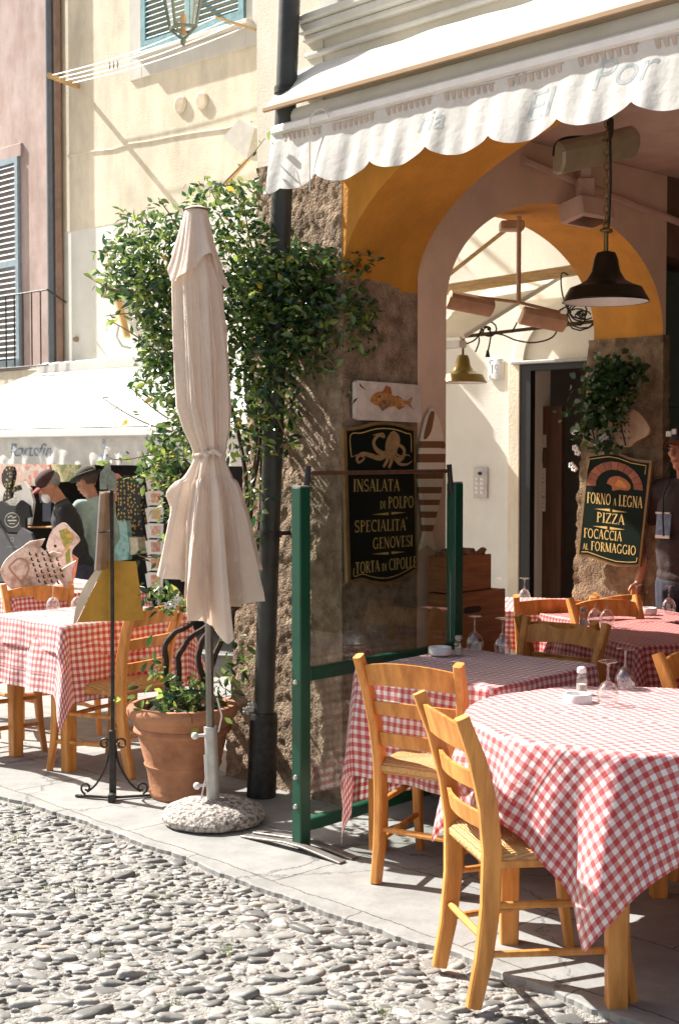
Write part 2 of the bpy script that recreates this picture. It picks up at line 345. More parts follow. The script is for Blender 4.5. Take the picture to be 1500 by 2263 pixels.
m_awn2 = M('cream_awning_canvas', (.80, .73, .58), .8, .05, 3, .1, 30, transl=.5)
m_wood = M('pale_beam_wood', (.55, .36, .16), .6, .2, 4, .15, 30, stretch=(2, 2, 12))
m_fade = M('faded_paint_lettering', (.36, .39, .38), .8, .3, 20)
m_blueink = M('blue_grey_lettering', (.20, .25, .33), .8, .2, 20)
m_grey = M('grey_metal', (.40, .40, .37), .45, .1, 10, metal=.4)
m_lgrey = M('weathered_zinc', (.50, .50, .47), .4, .15, 12, .05, 50, metal=.5)
m_white = M('white_enamel', (.78, .75, .72), .4, .05, 10)
m_gold = M('gold_sign_paint', (.62, .42, .12), .5, .15, 30)
m_sign = M('black_green_sign_paint', (.007, .010, .007), .6, .2, 10, spec=.12)

def pave_mat():
    m = bpy.data.materials.new('grey_paving_slabs'); m.use_nodes = True; nt = m.node_tree; L = nt.links; b = nt.nodes['Principled BSDF']
    tc = nd(nt, 'ShaderNodeTexCoord'); mp = nd(nt, 'ShaderNodeMapping'); mp.inputs['Rotation'].default_value = (0, 0, R(46.5)); L.new(tc.outputs['UV'], mp.inputs[0])
    nz = nd(nt, 'ShaderNodeTexNoise'); nz.inputs['Scale'].default_value = 2.2; nz.inputs['Detail'].default_value = 9; nz.inputs['Roughness'].default_value = .7; L.new(mp.outputs[0], nz.inputs['Vector'])
    ad = nd(nt, 'ShaderNodeVectorMath', operation='MULTIPLY_ADD'); ad.inputs[1].default_value = (.10, .10, 0); L.new(nz.outputs['Color'], ad.inputs[0]); L.new(mp.outputs[0], ad.inputs[2])
    br = nd(nt, 'ShaderNodeTexBrick'); br.inputs['Scale'].default_value = 1; br.inputs['Mortar Size'].default_value = .004; br.inputs['Brick Width'].default_value = .95; br.inputs['Row Height'].default_value = .48
    br.inputs['Color1'].default_value = (.31, .305, .285, 1); br.inputs['Color2'].default_value = (.27, .265, .25, 1); br.inputs['Mortar'].default_value = (.11, .10, .085, 1); br.inputs['Mortar Smooth'].default_value = .3
    L.new(ad.outputs[0], br.inputs['Vector'])
    vo = nd(nt, 'ShaderNodeTexVoronoi', feature='DISTANCE_TO_EDGE'); vo.inputs['Scale'].default_value = .9; ad2 = nd(nt, 'ShaderNodeVectorMath', operation='MULTIPLY_ADD'); ad2.inputs[1].default_value = (.5, .5, 0)
    L.new(nz.outputs['Color'], ad2.inputs[0]); L.new(tc.outputs['UV'], ad2.inputs[2]); L.new(ad2.outputs[0], vo.inputs['Vector'])
    lt = nd(nt, 'ShaderNodeMapRange'); lt.inputs['From Max'].default_value = .006; lt.inputs['To Min'].default_value = .45; L.new(vo.outputs['Distance'], lt.inputs[0])
    n2 = nd(nt, 'ShaderNodeTexNoise'); n2.inputs['Scale'].default_value = 5; n2.inputs['Detail'].default_value = 10; n2.inputs['Roughness'].default_value = .7; L.new(tc.outputs['UV'], n2.inputs['Vector'])
    cr = nd(nt, 'ShaderNodeMapRange'); cr.inputs['From Min'].default_value = .3; cr.inputs['From Max'].default_value = .7; cr.inputs['To Min'].default_value = .74; cr.inputs['To Max'].default_value = 1.16; L.new(n2.outputs['Fac'], cr.inputs[0])
    m1 = nd(nt, 'ShaderNodeMixRGB', blend_type='MULTIPLY'); m1.inputs[0].default_value = 1; L.new(br.outputs['Color'], m1.inputs[1]); L.new(cr.outputs[0], m1.inputs[2])
    m2 = nd(nt, 'ShaderNodeMixRGB', blend_type='MULTIPLY'); m2.inputs[0].default_value = 1; L.new(m1.outputs[0], m2.inputs[1]); L.new(lt.outputs[0], m2.inputs[2])
    L.new(m2.outputs[0], b.inputs['Base Color']); b.inputs['Roughness'].default_value = .8; b.inputs['Specular IOR Level'].default_value = .3
    ma = nd(nt, 'ShaderNodeMath', operation='MULTIPLY'); L.new(lt.outputs[0], ma.inputs[0]); L.new(n2.outputs['Fac'], ma.inputs[1])
    bp = nd(nt, 'ShaderNodeBump'); bp.inputs['Strength'].default_value = .4; bp.inputs['Distance'].default_value = .02; L.new(ma.outputs[0], bp.inputs['Height']); L.new(bp.outputs[0], b.inputs['Normal'])
    return m
m_pave = pave_mat()
m_bed = M('cobble_mortar', (.26, .247, .22), .95, .3, 25, 1.0, 70, c2=(.37, .35, .315))
def cobble_mat():
    m = leafmat('pebble_stone', (.135, .133, .124), (.46, .44, .40), .5, 0.0); nt = m.node_tree; b = nt.nodes['Principled BSDF']; L = nt.links
    cr = [n for n in nt.nodes if n.type == 'VALTORGB'][0]; cr.color_ramp.elements[1].color = (.285, .275, .25, 1); cr.color_ramp.elements[-1].color = (.40, .34, .27, 1) if cr.color_ramp.elements[-1].position < .98 else (.46, .44, .40, 1)
    for e_ in cr.color_ramp.elements:
        if e_.position > .98: e_.color = (.40, .33, .26, 1)
    tc = nd(nt, 'ShaderNodeTexCoord'); n = nd(nt, 'ShaderNodeTexNoise'); n.inputs['Scale'].default_value = 40; n.inputs['Detail'].default_value = 8; L.new(tc.outputs['Object'], n.inputs['Vector'])
    mr = nd(nt, 'ShaderNodeMapRange'); mr.inputs['To Min'].default_value = .72; mr.inputs['To Max'].default_value = 1.25; L.new(n.outputs['Fac'], mr.inputs[0])
    mx = nd(nt, 'ShaderNodeMixRGB', blend_type='MULTIPLY'); mx.inputs[0].default_value = 1; L.new(cr.outputs[0], mx.inputs[1]); L.new(mr.outputs[0], mx.inputs[2]); L.new(mx.outputs[0], b.inputs['Base Color'])
    bp = nd(nt, 'ShaderNodeBump'); bp.inputs['Strength'].default_value = .25; bp.inputs['Distance'].default_value = .01; L.new(n.outputs['Fac'], bp.inputs['Height']); L.new(bp.outputs[0], b.inputs['Normal'])
    b.inputs['Specular IOR Level'].default_value = .35
    L.new(b.outputs[0], nt.nodes['Material Output'].inputs[0]); return m
m_peb = cobble_mat()

# ------------------------------------------------------------------ ground
kerb_px = [(0, 1757), (60, 1772), (193, 1817), (290, 1857), (403, 1893), (480, 1925), (600, 1967), (673, 1993), (760, 2027), (833, 2050), (900, 2075), (960, 2090), (1020, 2110), (1118, 2154), (1220, 2188), (1300, 2226)]
kerb = [gnd(*p) for p in kerb_px]
kerb = [kerb[0] - RR * k for k in (14, 9, 5, 2.5, 1)] + kerb + [kerb[-1] + RR * k + WW * 0 for k in (.5, 1.5, 4, 9)]
ka = np.array([p.dot(RR) for p in kerb]); kb = np.array([p.dot(WW) for p in kerb])
def kerb_b(a): return float(np.interp(a, ka, kb)) + .007 * math.sin(a * 2.3) + .004 * math.sin(a * 17.1 + 1) + .012 * (math.floor(a * 2.1 + .3 * math.sin(a * 5)) * 7.31 % 1 - .5) + .003 * math.sin(a * 61 + 2) + .002 * math.sin(a * 133)
mb = MB()
A0, A1, NA = ka[0], ka[-1], 1400
ds = [0, .004, .012, .1, .4, 1, 2, 3.5, 5, 7, 10, 14, 20, 30]
def pv(u, v):
    a = A0 + (A1 - A0) * u; j = v * (len(ds) - 1); d = ds[int(round(j))]; p = RR * a + WW * (kerb_b(a) + (d if d > 0 else 0)); z = gz(p.y)
    return V((p.x, p.y, z - (.09 if j < .5 else (.004 if j < 1.5 else 0))))
mb.grid(pv, NA, len(ds) - 1, uvf=None); mb.uv = {i: (p.x, p.y) for i, p in enumerate(mb.v)}
struct(mb.build('pavement', m_pave, local=True, smooth=False))
mb = MB()
def gs(u, v):
    x = -60 + 120 * u; y = [-30, -12, -6, -2, 0, 2, 4, 6, 7.2, 8, 9, 10, 12, 14, 18, 30, 60][int(round(v * 16))]; return V((x, y, gz(y) - .020))
mb.grid(gs, 24, 16); struct(mb.build('street', m_bed, local=True, smooth=False))
# pebbles set in the street
def pebbles():
    pts = []; cell = {}; cs = .09
    tries = 0
    xr, yr = (-4.2, 1.6), (2.6, 9.5)
    target = 190000
    rr = rng.random((target, 6))
    for q in rr:
        x = xr[0] + (xr[1] - xr[0]) * q[0]; y = yr[0] + (yr[1] - yr[0]) * q[1]
        a = x * RR.x + y * RR.y; b_ = x * WW.x + y * WW.y
        if b_ > kerb_b(a) - .035: continue
        big = 1 + .35 * (1 if q[5] > .93 else 0) + .25 * max(0, (4.8 - y)) * .4
        L_ = (.022 + .032 * q[2] ** 1.6) * big; w_ = L_ * (.34 + .40 * q[3]); th = R(-8) + (q[4] - .5) * R(75)
        if q[5] < .25: L_ *= .55; w_ *= .7
        i, j = int(x // cs), int(y // cs); ok = True
        for ii in range(i - 2, i + 3):
            for jj in range(j - 2, j + 3):
                for (x2, y2, L2, w2, t2) in cell.get((ii, jj), ()):
                    dx, dy = x - x2, y - y2; d = math.hypot(dx, dy)
                    if d > L_ + L2: continue
                    an = math.atan2(dy, dx)
                    def rad(Lk, wk, tk): c, s_ = math.cos(an - tk), math.sin(an - tk); return Lk * wk / math.sqrt((wk * c) ** 2 + (Lk * s_) ** 2)
                    if d < .90 * (rad(L_, w_, th) + rad(L2, w2, t2)): ok = False; break
                if not ok: break
            if not ok: break
        if ok: cell.setdefault((i, j), []).append((x, y, L_, w_, th)); pts.append((x, y, L_, w_, th))
    return pts
PB = pebbles()
def pebble_mesh(PB):
    n = 11; rings = [(1.0, -.25), (.98, .40), (.85, .80), (.5, .98)]; nv = n * 4 + 1
    base = []
    for (r, z) in rings:
        for j in range(n): an = 2 * math.pi * j / n; base.append((r * math.cos(an), r * math.sin(an), z))
    base.append((0, 0, 1.0)); base = np.array(base); N = len(PB)
    P = np.array(PB); VV = np.repeat(base[None], N, 0)
    an = np.arctan2(base[:, 1], base[:, 0])[None]
    ph = rng.random((N, 4)) * 6.28
    f = 1 + .13 * np.sin(2 * an + ph[:, :1]) + .11 * np.sin(3 * an + ph[:, 1:2]) + .06 * np.sin(5 * an + ph[:, 2:3])
    h = (.008 + .012 * rng.random((N, 1))) * (1 + (P[:, 2:3] - .04) * 8)
    x = VV[:, :, 0] * f * P[:, 2:3]; y = VV[:, :, 1] * f * P[:, 3:4]
    tl = rng.normal(0, .12, (N, 2)); z = VV[:, :, 2] * h + x * tl[:, :1] + y * tl[:, 1:2] + .1 * h * np.sin(9 * VV[:, :, 0] + ph[:, 3:4])
    c, s_ = np.cos(P[:, 4:5]), np.sin(P[:, 4:5]); X = x * c - y * s_ + P[:, 0:1]; Y = x * s_ + y * c + P[:, 1:2]
    Z = z - .0255 + np.minimum(0, -.06 * (Y - 7.2))
    verts = np.stack([X, Y, Z], 2).reshape(-1, 3)
    bf = []
    for k in range(3):
        for j in range(n): bf.append((k * n + j, k * n + (j + 1) % n, (k + 1) * n + (j + 1) % n, (k + 1) * n + j))
    tri = [(3 * n + j, 3 * n + (j + 1) % n, nv - 1) for j in range(n)]
    qf = (np.array(bf)[None] + (np.arange(N) * nv)[:, None, None]).reshape(-1, 4); tf = (np.array(tri)[None] + (np.arange(N) * nv)[:, None, None]).reshape(-1, 3)
    me = bpy.data.meshes.new('street_cobbles'); nq, ntr = len(qf), len(tf)
    me.vertices.add(len(verts)); me.vertices.foreach_set('co', verts.ravel())
    me.loops.add(nq * 4 + ntr * 3); li = np.concatenate([qf.ravel(), tf.ravel()]).astype(np.int32); me.loops.foreach_set('vertex_index', li)
    me.polygons.add(nq + ntr); me.polygons.foreach_set('loop_start', np.concatenate([np.arange(nq) * 4, nq * 4 + np.arange(ntr) * 3]).astype(np.int32))
    me.update(calc_edges=True); me.polygons.foreach_set('use_smooth', np.ones(nq + ntr, dtype=bool))
    ul = me.uv_layers.new(name='UVMap'); u = rng.random(N); ul.data.foreach_set('uv', np.stack([u[li // nv], np.zeros(len(li))], 1).ravel())
    me.materials.append(m_peb); me.validate(); o = bpy.data.objects.new('street_cobbles', me); col.objects.link(o); struct(o)
pebble_mesh(PB)
mb = MB(); m_grass = leafmat('street_grass', (.05, .10, .02), (.22, .28, .08), .6, .2)
for k in range(70):
    c = PB[int(rng.integers(len(PB)))]; cx, cy = c[0] + c[2] * .8 * rng.choice((-1, 1)), c[1] + c[3] * rng.choice((-1, 1))
    if not (-2.6 < cx < 1.2 and 3.0 < cy < 6.6): continue
    for j in range(int(rng.integers(6, 20))):
        a = rng.random() * 6.28; l = .012 + .022 * rng.random(); p = V((cx + rng.normal(0, .016), cy + rng.normal(0, .016), -.022)); d = V((math.cos(a), math.sin(a), 0)); w2 = V((-d.y, d.x, 0)) * .0016
        mb.add([p - w2, p + w2, p + d * l * .4 + V((0, 0, l * .8)) + w2 * .6, p + d * l * .4 + V((0, 0, l * .8)) - w2 * .6, p + d * l + V((0, 0, l))], [(0, 1, 2, 3), (3, 2, 4)], [(.3 + .6 * rng.random(), 0)] * 5)
g_ = mb.build('street_grass', m_grass, None, local=True, smooth=False); tag(g_, 'sparse green grass tufts growing between the street pebbles', 'grass'); g_['kind'] = 'stuff'

# ------------------------------------------------------------------ restaurant building
def n3(p, f, seed=0.0):
    from mathutils import noise
    return noise.noise(V((p[0] * f + seed, p[1] * f, p[2] * f)))
RB = thing('restaurant_building', 'restaurant building with a rough stone corner pier and wide orange arches', 'building', B(0, 0, 0))
ZP = 2.98
def lean(z): return -.10 - .26 * (max(0, 1 - z / 2.95)) ** 1.2
def pier_shell():
    mb = MB(); nz = 190
    path = [(lambda z: (lean(z), 1.0)), (lambda z: (lean(z), 0.0)), (lambda z: (SJ, 0.0)), (lambda z: (SJ, .495))]
    segs = [28, 48, 36]
    prm = []
    for k, n in enumerate(segs):
        for i in range(n): prm.append((k, i / n))
    prm.append((2, 1.0))
    rows = []
    for i in range(nz + 1):
        z = -.05 + (ZP + .05) * i / nz
        for (k, t) in prm:
            a, b_ = path[k](z), path[k + 1](z); s_, d_ = a[0] + (b_[0] - a[0]) * t, a[1] + (b_[1] - a[1]) * t
            nrm = [-RR, -WW, RR][k]
            p = B(s_, d_, z)
            amp = 1.0 if k < 2 else .45
            if k == 2 and z > 2.36: amp *= max(0.1, (2.46 - z) * 10) if z < 2.46 else .1
            dsp = (.008 * n3(p, 9) + .008 * n3(p, 34, 3) + .009 * max(0, n3(p, 70, 9)) - .010 * max(0, n3(p, 17, 7) - .25)) * amp
            e = 0
            if k == 1: e = max(0, 1 - t * n / .03 if False else 0)
            p = p + nrm * dsp
            mb.v.append(p)
    n = len(prm)
    for i in range(nz):
        for j in range(n - 1):
            z = ZP * i / nz; k = prm[j][0]
            mb.f.append([i * n + j, i * n + j + 1, (i + 1) * n + j + 1, (i + 1) * n + j]); mb.mi.append(1 if (k == 2 and z > 2.40 + .03 * math.sin(prm[j][1] * 5)) else 0)
    return mb
pier_shell().build('stone_pier', [m_stucco, m_orange], RB, auto=60)
m_mauve_lit = M('bounce_lit_mauve_plaster', (.78, .56, .42), .85, .07, 4, .15, 120, stain=.08)  # mauve plaster made paler: bounced light put into the side wall colour
def ell_arch(s, s0, hw, z0, rise, pw=2.0): x = min(1, abs((s - s0) / hw)); return z0 + rise * (1 - x ** pw) ** (1 / pw)
SC, HW, SPR, RISE = 2.287, 1.80, 2.40, .74
def archwall(mb, axis, o_, lo, hi, c, hw, spr, rise, th, ztop, mats, n=64, base=None):
    # wall along `axis` from o_, thickness along th vector, arch opening centred c; strips above the arch; mats=(front,intrados,back)
    xs = [c - hw * math.cos(math.pi * i / n) for i in range(n + 1)]
    P = lambda a, z, t: o_ + axis * a + th * t + V((0, 0, z))
    for i in range(n):
        a, b_ = xs[i], xs[i + 1]; za, zb = ell_arch(a, c, hw, spr, rise), ell_arch(b_, c, hw, spr, rise)
        for t, mi in ((0, mats[0]), (1, mats[2])):
            mb.m = mi; q = [P(a, za, t), P(b_, zb, t), P(b_, ztop, t), P(a, ztop, t)]; mb.add(q, [(0, 1, 2, 3)])
        mb.m = mats[1]; mb.add([P(a, za, 0), P(b_, zb, 0), P(b_, zb, 1), P(a, za, 1)], [(0, 1, 2, 3)])
    for a, b_ in ((lo, xs[0]), (xs[-1], hi)):
        if b_ - a < 1e-6: continue
        for t, mi in ((0, mats[0]), (1, mats[2])):
            mb.m = mi; z0 = spr if (base is not None and a == lo) else -.3
            mb.add([P(a, z0, t), P(b_, z0, t), P(b_, ztop, t), P(a, ztop, t)], [(0, 1, 2, 3)])
    mb.m = mats[1]
    for a in (xs[0], xs[-1]):
        if a == xs[0] and base is not None: continue
        mb.add([P(a, -.3, 0), P(a, -.3, 1), P(a, spr, 1), P(a, spr, 0)], [(0, 1, 2, 3)])
mb = MB(); archwall(mb, RR, F0 + WW * .002, SJ, 4.7, SC, HW, SPR, RISE, WW * .49, 3.22, (0, 0, 1), base=1)
mb.build('front_arch', [m_orange, m_mauve], RB, smooth=False)
# upper facade with a moulded course
mb = MB(); mb.box(B(2.3, .25, 4.9), (.01, .01, .01))
mb = MB()
def bx(s0, s1, d0, d1, z0, z1, bev=0.0):
    c = B((s0 + s1) / 2, (d0 + d1) / 2, (z0 + z1) / 2); rot = Matrix.Rotation(math.atan2(RR.y, RR.x), 3, 'Z'); mb.box(c, (s1 - s0, d1 - d0, z1 - z0), rot, bev)
bx(-.10, .36, 0, .6, ZP, 6.4); bx(.36, 4.7, .012, .6, 3.223, 3.60); mb.build('upper_wall', m_cream, RB, smooth=False)
mb = MB(); q = [(-.10, .6), (-.10, .602), (-1.75, 1.75), (-2.6, 2.6), (-2.6, 3.4), (4.7, 5.2), (4.7, .6)]; mb.prism([(B(s, d, 0).x, B(s, d, 0).y) for s, d in q], 3.0, z0=3.403); mb.build('upper_floor_sun_block', m_cream, RB, smooth=False)  # unseen upper floor; its overhang is added to keep sun off the far jamb
mb = MB(); bx(.36, 4.7, .10, .6, 3.60, 6.4); mb.build('upper_panel', m_peach, RB, smooth=False)
mb = MB()
for (z0, z1, d) in ((3.27, 3.30, -.035), (3.30, 3.335, -.02), (3.42, 3.445, -.018), (3.49, 3.52, -.03), (3.52, 3.565, -.055), (3.565, 3.60, -.075)): bx(.25, 4.7, d, .03, z0, z1, .008)
mb.build('cornice', m_trim, RB, smooth=False)
mb = MB(); bx(.36, .52, -.02, .12, 3.603, 6.4); bx(.52, .60, .02, .13, 3.603, 6.4); mb.build('window_surround', m_trim, RB, smooth=False)
# side wall with the cross arch
mb = MB(); D0, D1 = .70, 2.57
archwall(mb, WW, F0 + RR * SJ, .497, 2.60, (D0 + D1) / 2, (D1 - D0) / 2, 2.33, .60, -RR * .483, 3.22, (0, 1, 2))
mb.build('side_arch_wall', [m_mauve_lit, m_orange, m_cream], RB, smooth=False)
mb = MB(); bx(.10, .25, 2.60, 5.0, -.4, 3.22); bx(.0, SJ, 2.601, 5.0, 2.76, 3.22); mb.build('recess_wall', MATS.get('shade_dark_recess') or M('shade_dark_recess', (.16, .09, .05), .9, .2, 5), RB, smooth=False)  # recess shade put into the dark wall colour
# rough stone foot of the far jamb, leaning out
def jamb():
    mb = MB()
    def f(u, v):
        z = -.1 + 2.40 * v; out = .015 + .05 * (1 - v); t = u * 3
        if t <= 1: s_, d_ = -.03 - .12 * (1 - v), D1 + .35 * (1 - t) - out
        elif t <= 2: s_, d_ = (-.03 - .12 * (1 - v)) + (SJ + .012 + .05 * (1 - v) + .03 + .12 * (1 - v)) * (t - 1), D1 - out
        else: s_, d_ = SJ + .012 + .05 * (1 - v), D1 - out + .07 * (t - 2)
        p = B(s_, d_, z); k = .010 * n3(p, 12) + .012 * n3(p, 32, 5)
        return p - WW * k * (1 if t < 2.05 else 0) + RR * k * (1 if t > 1.9 else 0) - RR * k * (1 if t < 1.1 else 0)
    mb.grid(f, 75, 90); return mb
jamb().build('stone_jamb', M('ochre_stucco', (.20, .135, .075), .95, .3, 12, .8, 80, c2=(.31, .22, .13)), RB, auto=60)
mb = MB(); bx(SJ - .6, 4.7, .49, 5.0, 3.222, 3.4); mb.build('ceiling', m_mauve, RB, smooth=False)
mb = MB(); bx(SJ, 4.7, 5.0, 5.2, -.4, 3.22); bx(4.7, 4.9, .49, 5.2, -.4, 3.22); mb.build('rear_wall', M('shade_dark_rear_plaster', (.10, .06, .04), .9, .2, 5), RB, smooth=False)  # back walls coloured dark to stand in for deep arcade shade
mb = MB(); pts = [onp(px, py, B(SJ + .02, 0, 0), RR) for px, py in ((1155, 352), (1290, 408), (1400, 452), (1560, 515))]; mb.tube(pts, .022, 8); mb.build('conduit', m_mauve, RB)
# green folding shutter beside the jamb
SH = thing('folding_shutter', 'tall dark green folded shutter at the right edge behind the man in the cap', 'shutter', B(.30, 2.9, 0))
for k in range(3):
    mb = MB(); mb.X = Matrix.Translation(B(.275 + .04 * k, 2.86 + .03 * k, 1.36)) @ Matrix.Rotation(math.atan2(WW.y, WW.x), 4, 'Z')
    mb.box((0, 0, 0), (.46, .03, 2.70), None, .006)
    for z in (-.9, 0, .9): mb.box((0, -.018, z), (.30, .012, .74), None, .005)
    mb.build('shutter_leaf', M('dark_green_paint', (.012, .045, .022), .4, .25, 12), SH)
# drainpipe on the facade
pp = [(642, -260), (640, 0), (633, 200), (622, 460), (606, 900), (592, 1300), (583, 1590)]
pts = [fac(px, py, -.125) for px, py in pp]
DP = thing('drainpipe', 'thick dark grey drainpipe running down the stone corner pier', 'pipe', (pts[-1].x, pts[-1].y, 0))
mb = MB(); mb.tube(pts, .048, 18); mb.build('pipe', m_pipe, DP)
mb = MB(); b0 = fac(583, 1585, -.125); b1 = V((b0.x - .012, b0.y - .01, .0)); mb.tube([b0 + V((0, 0, .02)), b0, b0 + (b1 - b0) * .5, b1], [.062, .066, .068, .070], 18); mb.build('iron_shoe', m_iron, DP)
for py in (200, 640, 1180):
    px = np.interp(py, [p[1] for p in pp], [p[0] for p in pp]); c = fac(px, py, -.125); mb = MB(); mb.lathe([(.049, -.015), (.056, -.015), (.056, .015), (.049, .015)], c, 18, False, False)
    mb.beam([c, c + WW * .14], .02, .01, (0, 0, 1)); mb.build('bracket', m_iron, DP)
# ------------------------------------------------------------------ restaurant awning
def awning():
    PD = -.16; pl = fac(604, 292, PD); s0, zr = sz(pl); s1 = 4.6
    A = thing('restaurant_awning', 'white rolled awning with a scalloped lettered valance over the big arch', 'awning', B(s0, 0, zr))
    rot = Matrix.Rotation(math.atan2(RR.y, RR.x), 3, 'Z'); sm = (s0 + s1) / 2
    mb = MB()                                       # cover over the roller
    prof = [(.0, .30), (-.05, .285), (-.19, .135), (-.215, .105), (-.215, .085), (-.16, .10), (0, .20)]
    mb.grid(lambda u, v: B(s0 + .02 + (s1 - s0) * u, prof[int(round(v * 6))][0] + .004 * math.sin(u * 90), zr + prof[int(round(v * 6))][1] + .006 * math.sin(u * 37) * (1 - v)), 160, 6)
    e = [B(s0 + .02, d, zr + z) for d, z in prof]; mb.add(e, [tuple(range(7))]); mb.build('roller_cover', m_awn, A)
    mb = MB(); mb.box(B(sm, -.218, zr + .088), (s1 - s0, .016, .022), rot, .003); mb.build('edge_strip', M('brown_strip', (.36, .22, .11), .6), A)
    mb = MB(); mb.tube([B(s0 + .03, -.09, zr + .06), B(s1, -.09, zr + .06)], .045, 14); mb.build('roller', m_awn, A)
    mb = MB(); mb.box(B(sm, PD, zr), (s1 - s0, .05, .045), rot, .01); mb.build('front_rail', m_white, A)
    H = .245
    def vp(s, h, off=0.0):                          # valance surface: s along, h down from the rail
        k = h / H; per = .325; x = (s - s0) / per
        f = .006 * math.sin(2 * math.pi * x + .6) * k + .005 * math.sin(s * 13.1) * k + .003 * math.sin(s * 31 + k * 3) * k + .002 * math.sin(s * 57 + 2 * k) * (.3 + k)
        return B(s, PD - .012 - .025 * k - f - off, zr - .02 - h + .006 * math.sin(s * 7))
    mb = MB(); NS = 520
    def vg(u, v):
        s = s0 + (s1 - s0) * u; x = ((s - s0) / .325) % 1; hb = H - .035 + .055 * abs(math.sin(math.pi * x)) ** .7 * 1.0
        if u < .02: hb += .06 * (1 - u / .02)
        return vp(s, hb * v)
    mb.grid(vg, NS, 10); o = mb.build('valance', m_awn, A)
    mst = M('worn_stitching', (.48, .38, .30), .9)
    for g in range(13):                             # ragged printed tape below the rail
        mb = MB()
        for k in range(8):
            s = s0 + .08 + g * .325 + k * .0325; vs = [vp(s + a, h, .002) for a, h in ((0, .012), (.020, .012), (.024, .020), (.026, .040), (.014, .044), (.008, .034))]; mb.add(vs, [tuple(range(6))])
        mb.add([vp(s0 + .08 + g * .325 + .26 * u, h, .0016) for u in np.linspace(0, 1, 9) for h in (.008, .014)], [(2 * i, 2 * i + 2, 2 * i + 3, 2 * i + 1) for i in range(8)])
        mb.build('printed_tape', mst, o, smooth=False)
    def fine(me):                                   # cut the letters small enough to follow the cloth
        import bmesh
        bm = bmesh.new(); bm.from_mesh(me); bmesh.ops.triangulate(bm, faces=bm.faces)
        for _ in range(3): bmesh.ops.subdivide_edges(bm, edges=[e for e in bm.edges if e.calc_length() > .06], cuts=1)
        bmesh.ops.triangulate(bm, faces=bm.faces); bm.to_mesh(me); bm.free(); return me
    def text(txt, px, py, hgt, shear=.25):
        cu = bpy.data.curves.new('t', 'FONT'); cu.body = txt; cu.size = 1; cu.shear = shear; to = bpy.data.objects.new('t', cu); col.objects.link(to)
        dg = bpy.context.evaluated_depsgraph_get(); me = bpy.data.meshes.new_from_object(to.evaluated_get(dg)); bpy.data.objects.remove(to)
        p = fac(px, py, PD - .03); s_, z_ = sz(p); h0 = zr - .02 - z_
        me = fine(me); b_ = MB(); b_.add([vp(s_ + v.co.x * hgt * 1.25, h0 - v.co.y * hgt, .0007) for v in me.vertices], [tuple(q.vertices) for q in me.polygons]); return b_
    for txt, px, py, h in (('ria', 918, 297, .115), ('"', 1108, 238, .17), ('El', 1152, 268, .15), ('Por', 1300, 206, .15)):
        text(txt, px, py, h).build('lettering', m_fade, o, smooth=False)
    mb = MB(); p = fac(705, 265, -.2); pts = [B(sz(p)[0] + .06 * math.cos(t), -.20, p.z + .045 * math.sin(t)) for t in [i * .4 for i in range(9)]]; mb.tube(pts + [pts[-1] + V((0, 0, -.3))], .003, 5); mb.build('pull_cord', m_trim, A)
awning()

# ------------------------------------------------------------------ town house behind (yellow) and its pink neighbour
TH = thing('yellow_town_house', 'pale yellow town house with blue shutters and a white ground floor', 'building', W(0, 0, -.4))
rotW = Matrix.Rotation(math.atan2(R2.y, R2.x), 3, 'Z')
def wb(mb, t0, t1, d0, d1, z0, z1, bev=0.0): mb.box(W((t0 + t1) / 2, (d0 + d1) / 2, (z0 + z1) / 2), (t1 - t0, d1 - d0, z1 - z0), rotW, bev)
TL = tz(wal(140, 500))[0]; zB = tz(wal(220, 500))[1]
tS = tz(wal(560, 1100))[0]; tD0, zD = tz(wal(1150, 806)); tD1 = tD0 + .95
zA = 2.12
mb = MB(); wb(mb, TL, 7.5, -.4, 0, zB, 10); mb.build('upper_wall', m_yellow, TH, smooth=False)
mb = MB(); wb(mb, TL, tS, -.4, -.003, zA, zB); wb(mb, tS, tD0, -.4, -.003, -1, zB); wb(mb, tD0, tD1, -.4, -.003, zD, zB); wb(mb, tD1, 7.5, -.4, -.003, -1, zB); mb.build('ground_floor_wall', m_wwall, TH, smooth=False)
# cracks and stains line on the yellow wall
mb = MB()
pts = [wal(px, py, .004) for px, py in ((150, 345), (200, 335), (250, 330), (285, 318), (330, 312), (380, 302), (440, 292), (500, 284), (555, 268))]
mb.tube(pts, .008, 6); mb.build('plaster_ridge', m_yellow, TH)
# window with louvred shutters
def louvre(mb, Pf, a0, a1, z0, z1, d, n, fw=.05):
    # frame boxes and slats; Pf(a,d,z)->world
    for (x0, x1, y0, y1) in ((a0, a0 + fw, z0, z1), (a1 - fw, a1, z0, z1), (a0 + fw, a1 - fw, z0, z0 + fw * 1.4), (a0 + fw, a1 - fw, z1 - fw, z1), (a0 + fw, a1 - fw, (z0 + z1) / 2 - fw * .6, (z0 + z1) / 2 + fw * .6)):
        c = [(x0, y0), (x1, y0), (x1, y1), (x0, y1)]
        vs = [Pf(x, d, y) for x, y in c] + [Pf(x, d + .035, y) for x, y in c]; mb.add(vs, [(0, 3, 2, 1), (4, 5, 6, 7), (0, 1, 5, 4), (1, 2, 6, 5), (2, 3, 7, 6), (3, 0, 4, 7)])
    zs = z0 + fw * 1.4; H = z1 - fw - zs
    for k in range(n):
        z = zs + H * (k + .5) / n; vs = [Pf(x, dd, z + e) for x in (a0 + fw, a1 - fw) for dd, e in ((d + .005, .016), (d + .03, -.014), (d + .034, -.008), (d + .009, .022))]
        mb.add(vs, [(0, 1, 2, 3), (7, 6, 5, 4), (0, 4, 5, 1), (1, 5, 6, 2), (2, 6, 7, 3), (3, 7, 4, 0)])
t0, z0 = tz(wal(318, 118)); t1, _ = tz(wal(545, 60)); zw1 = z0 + 1.7
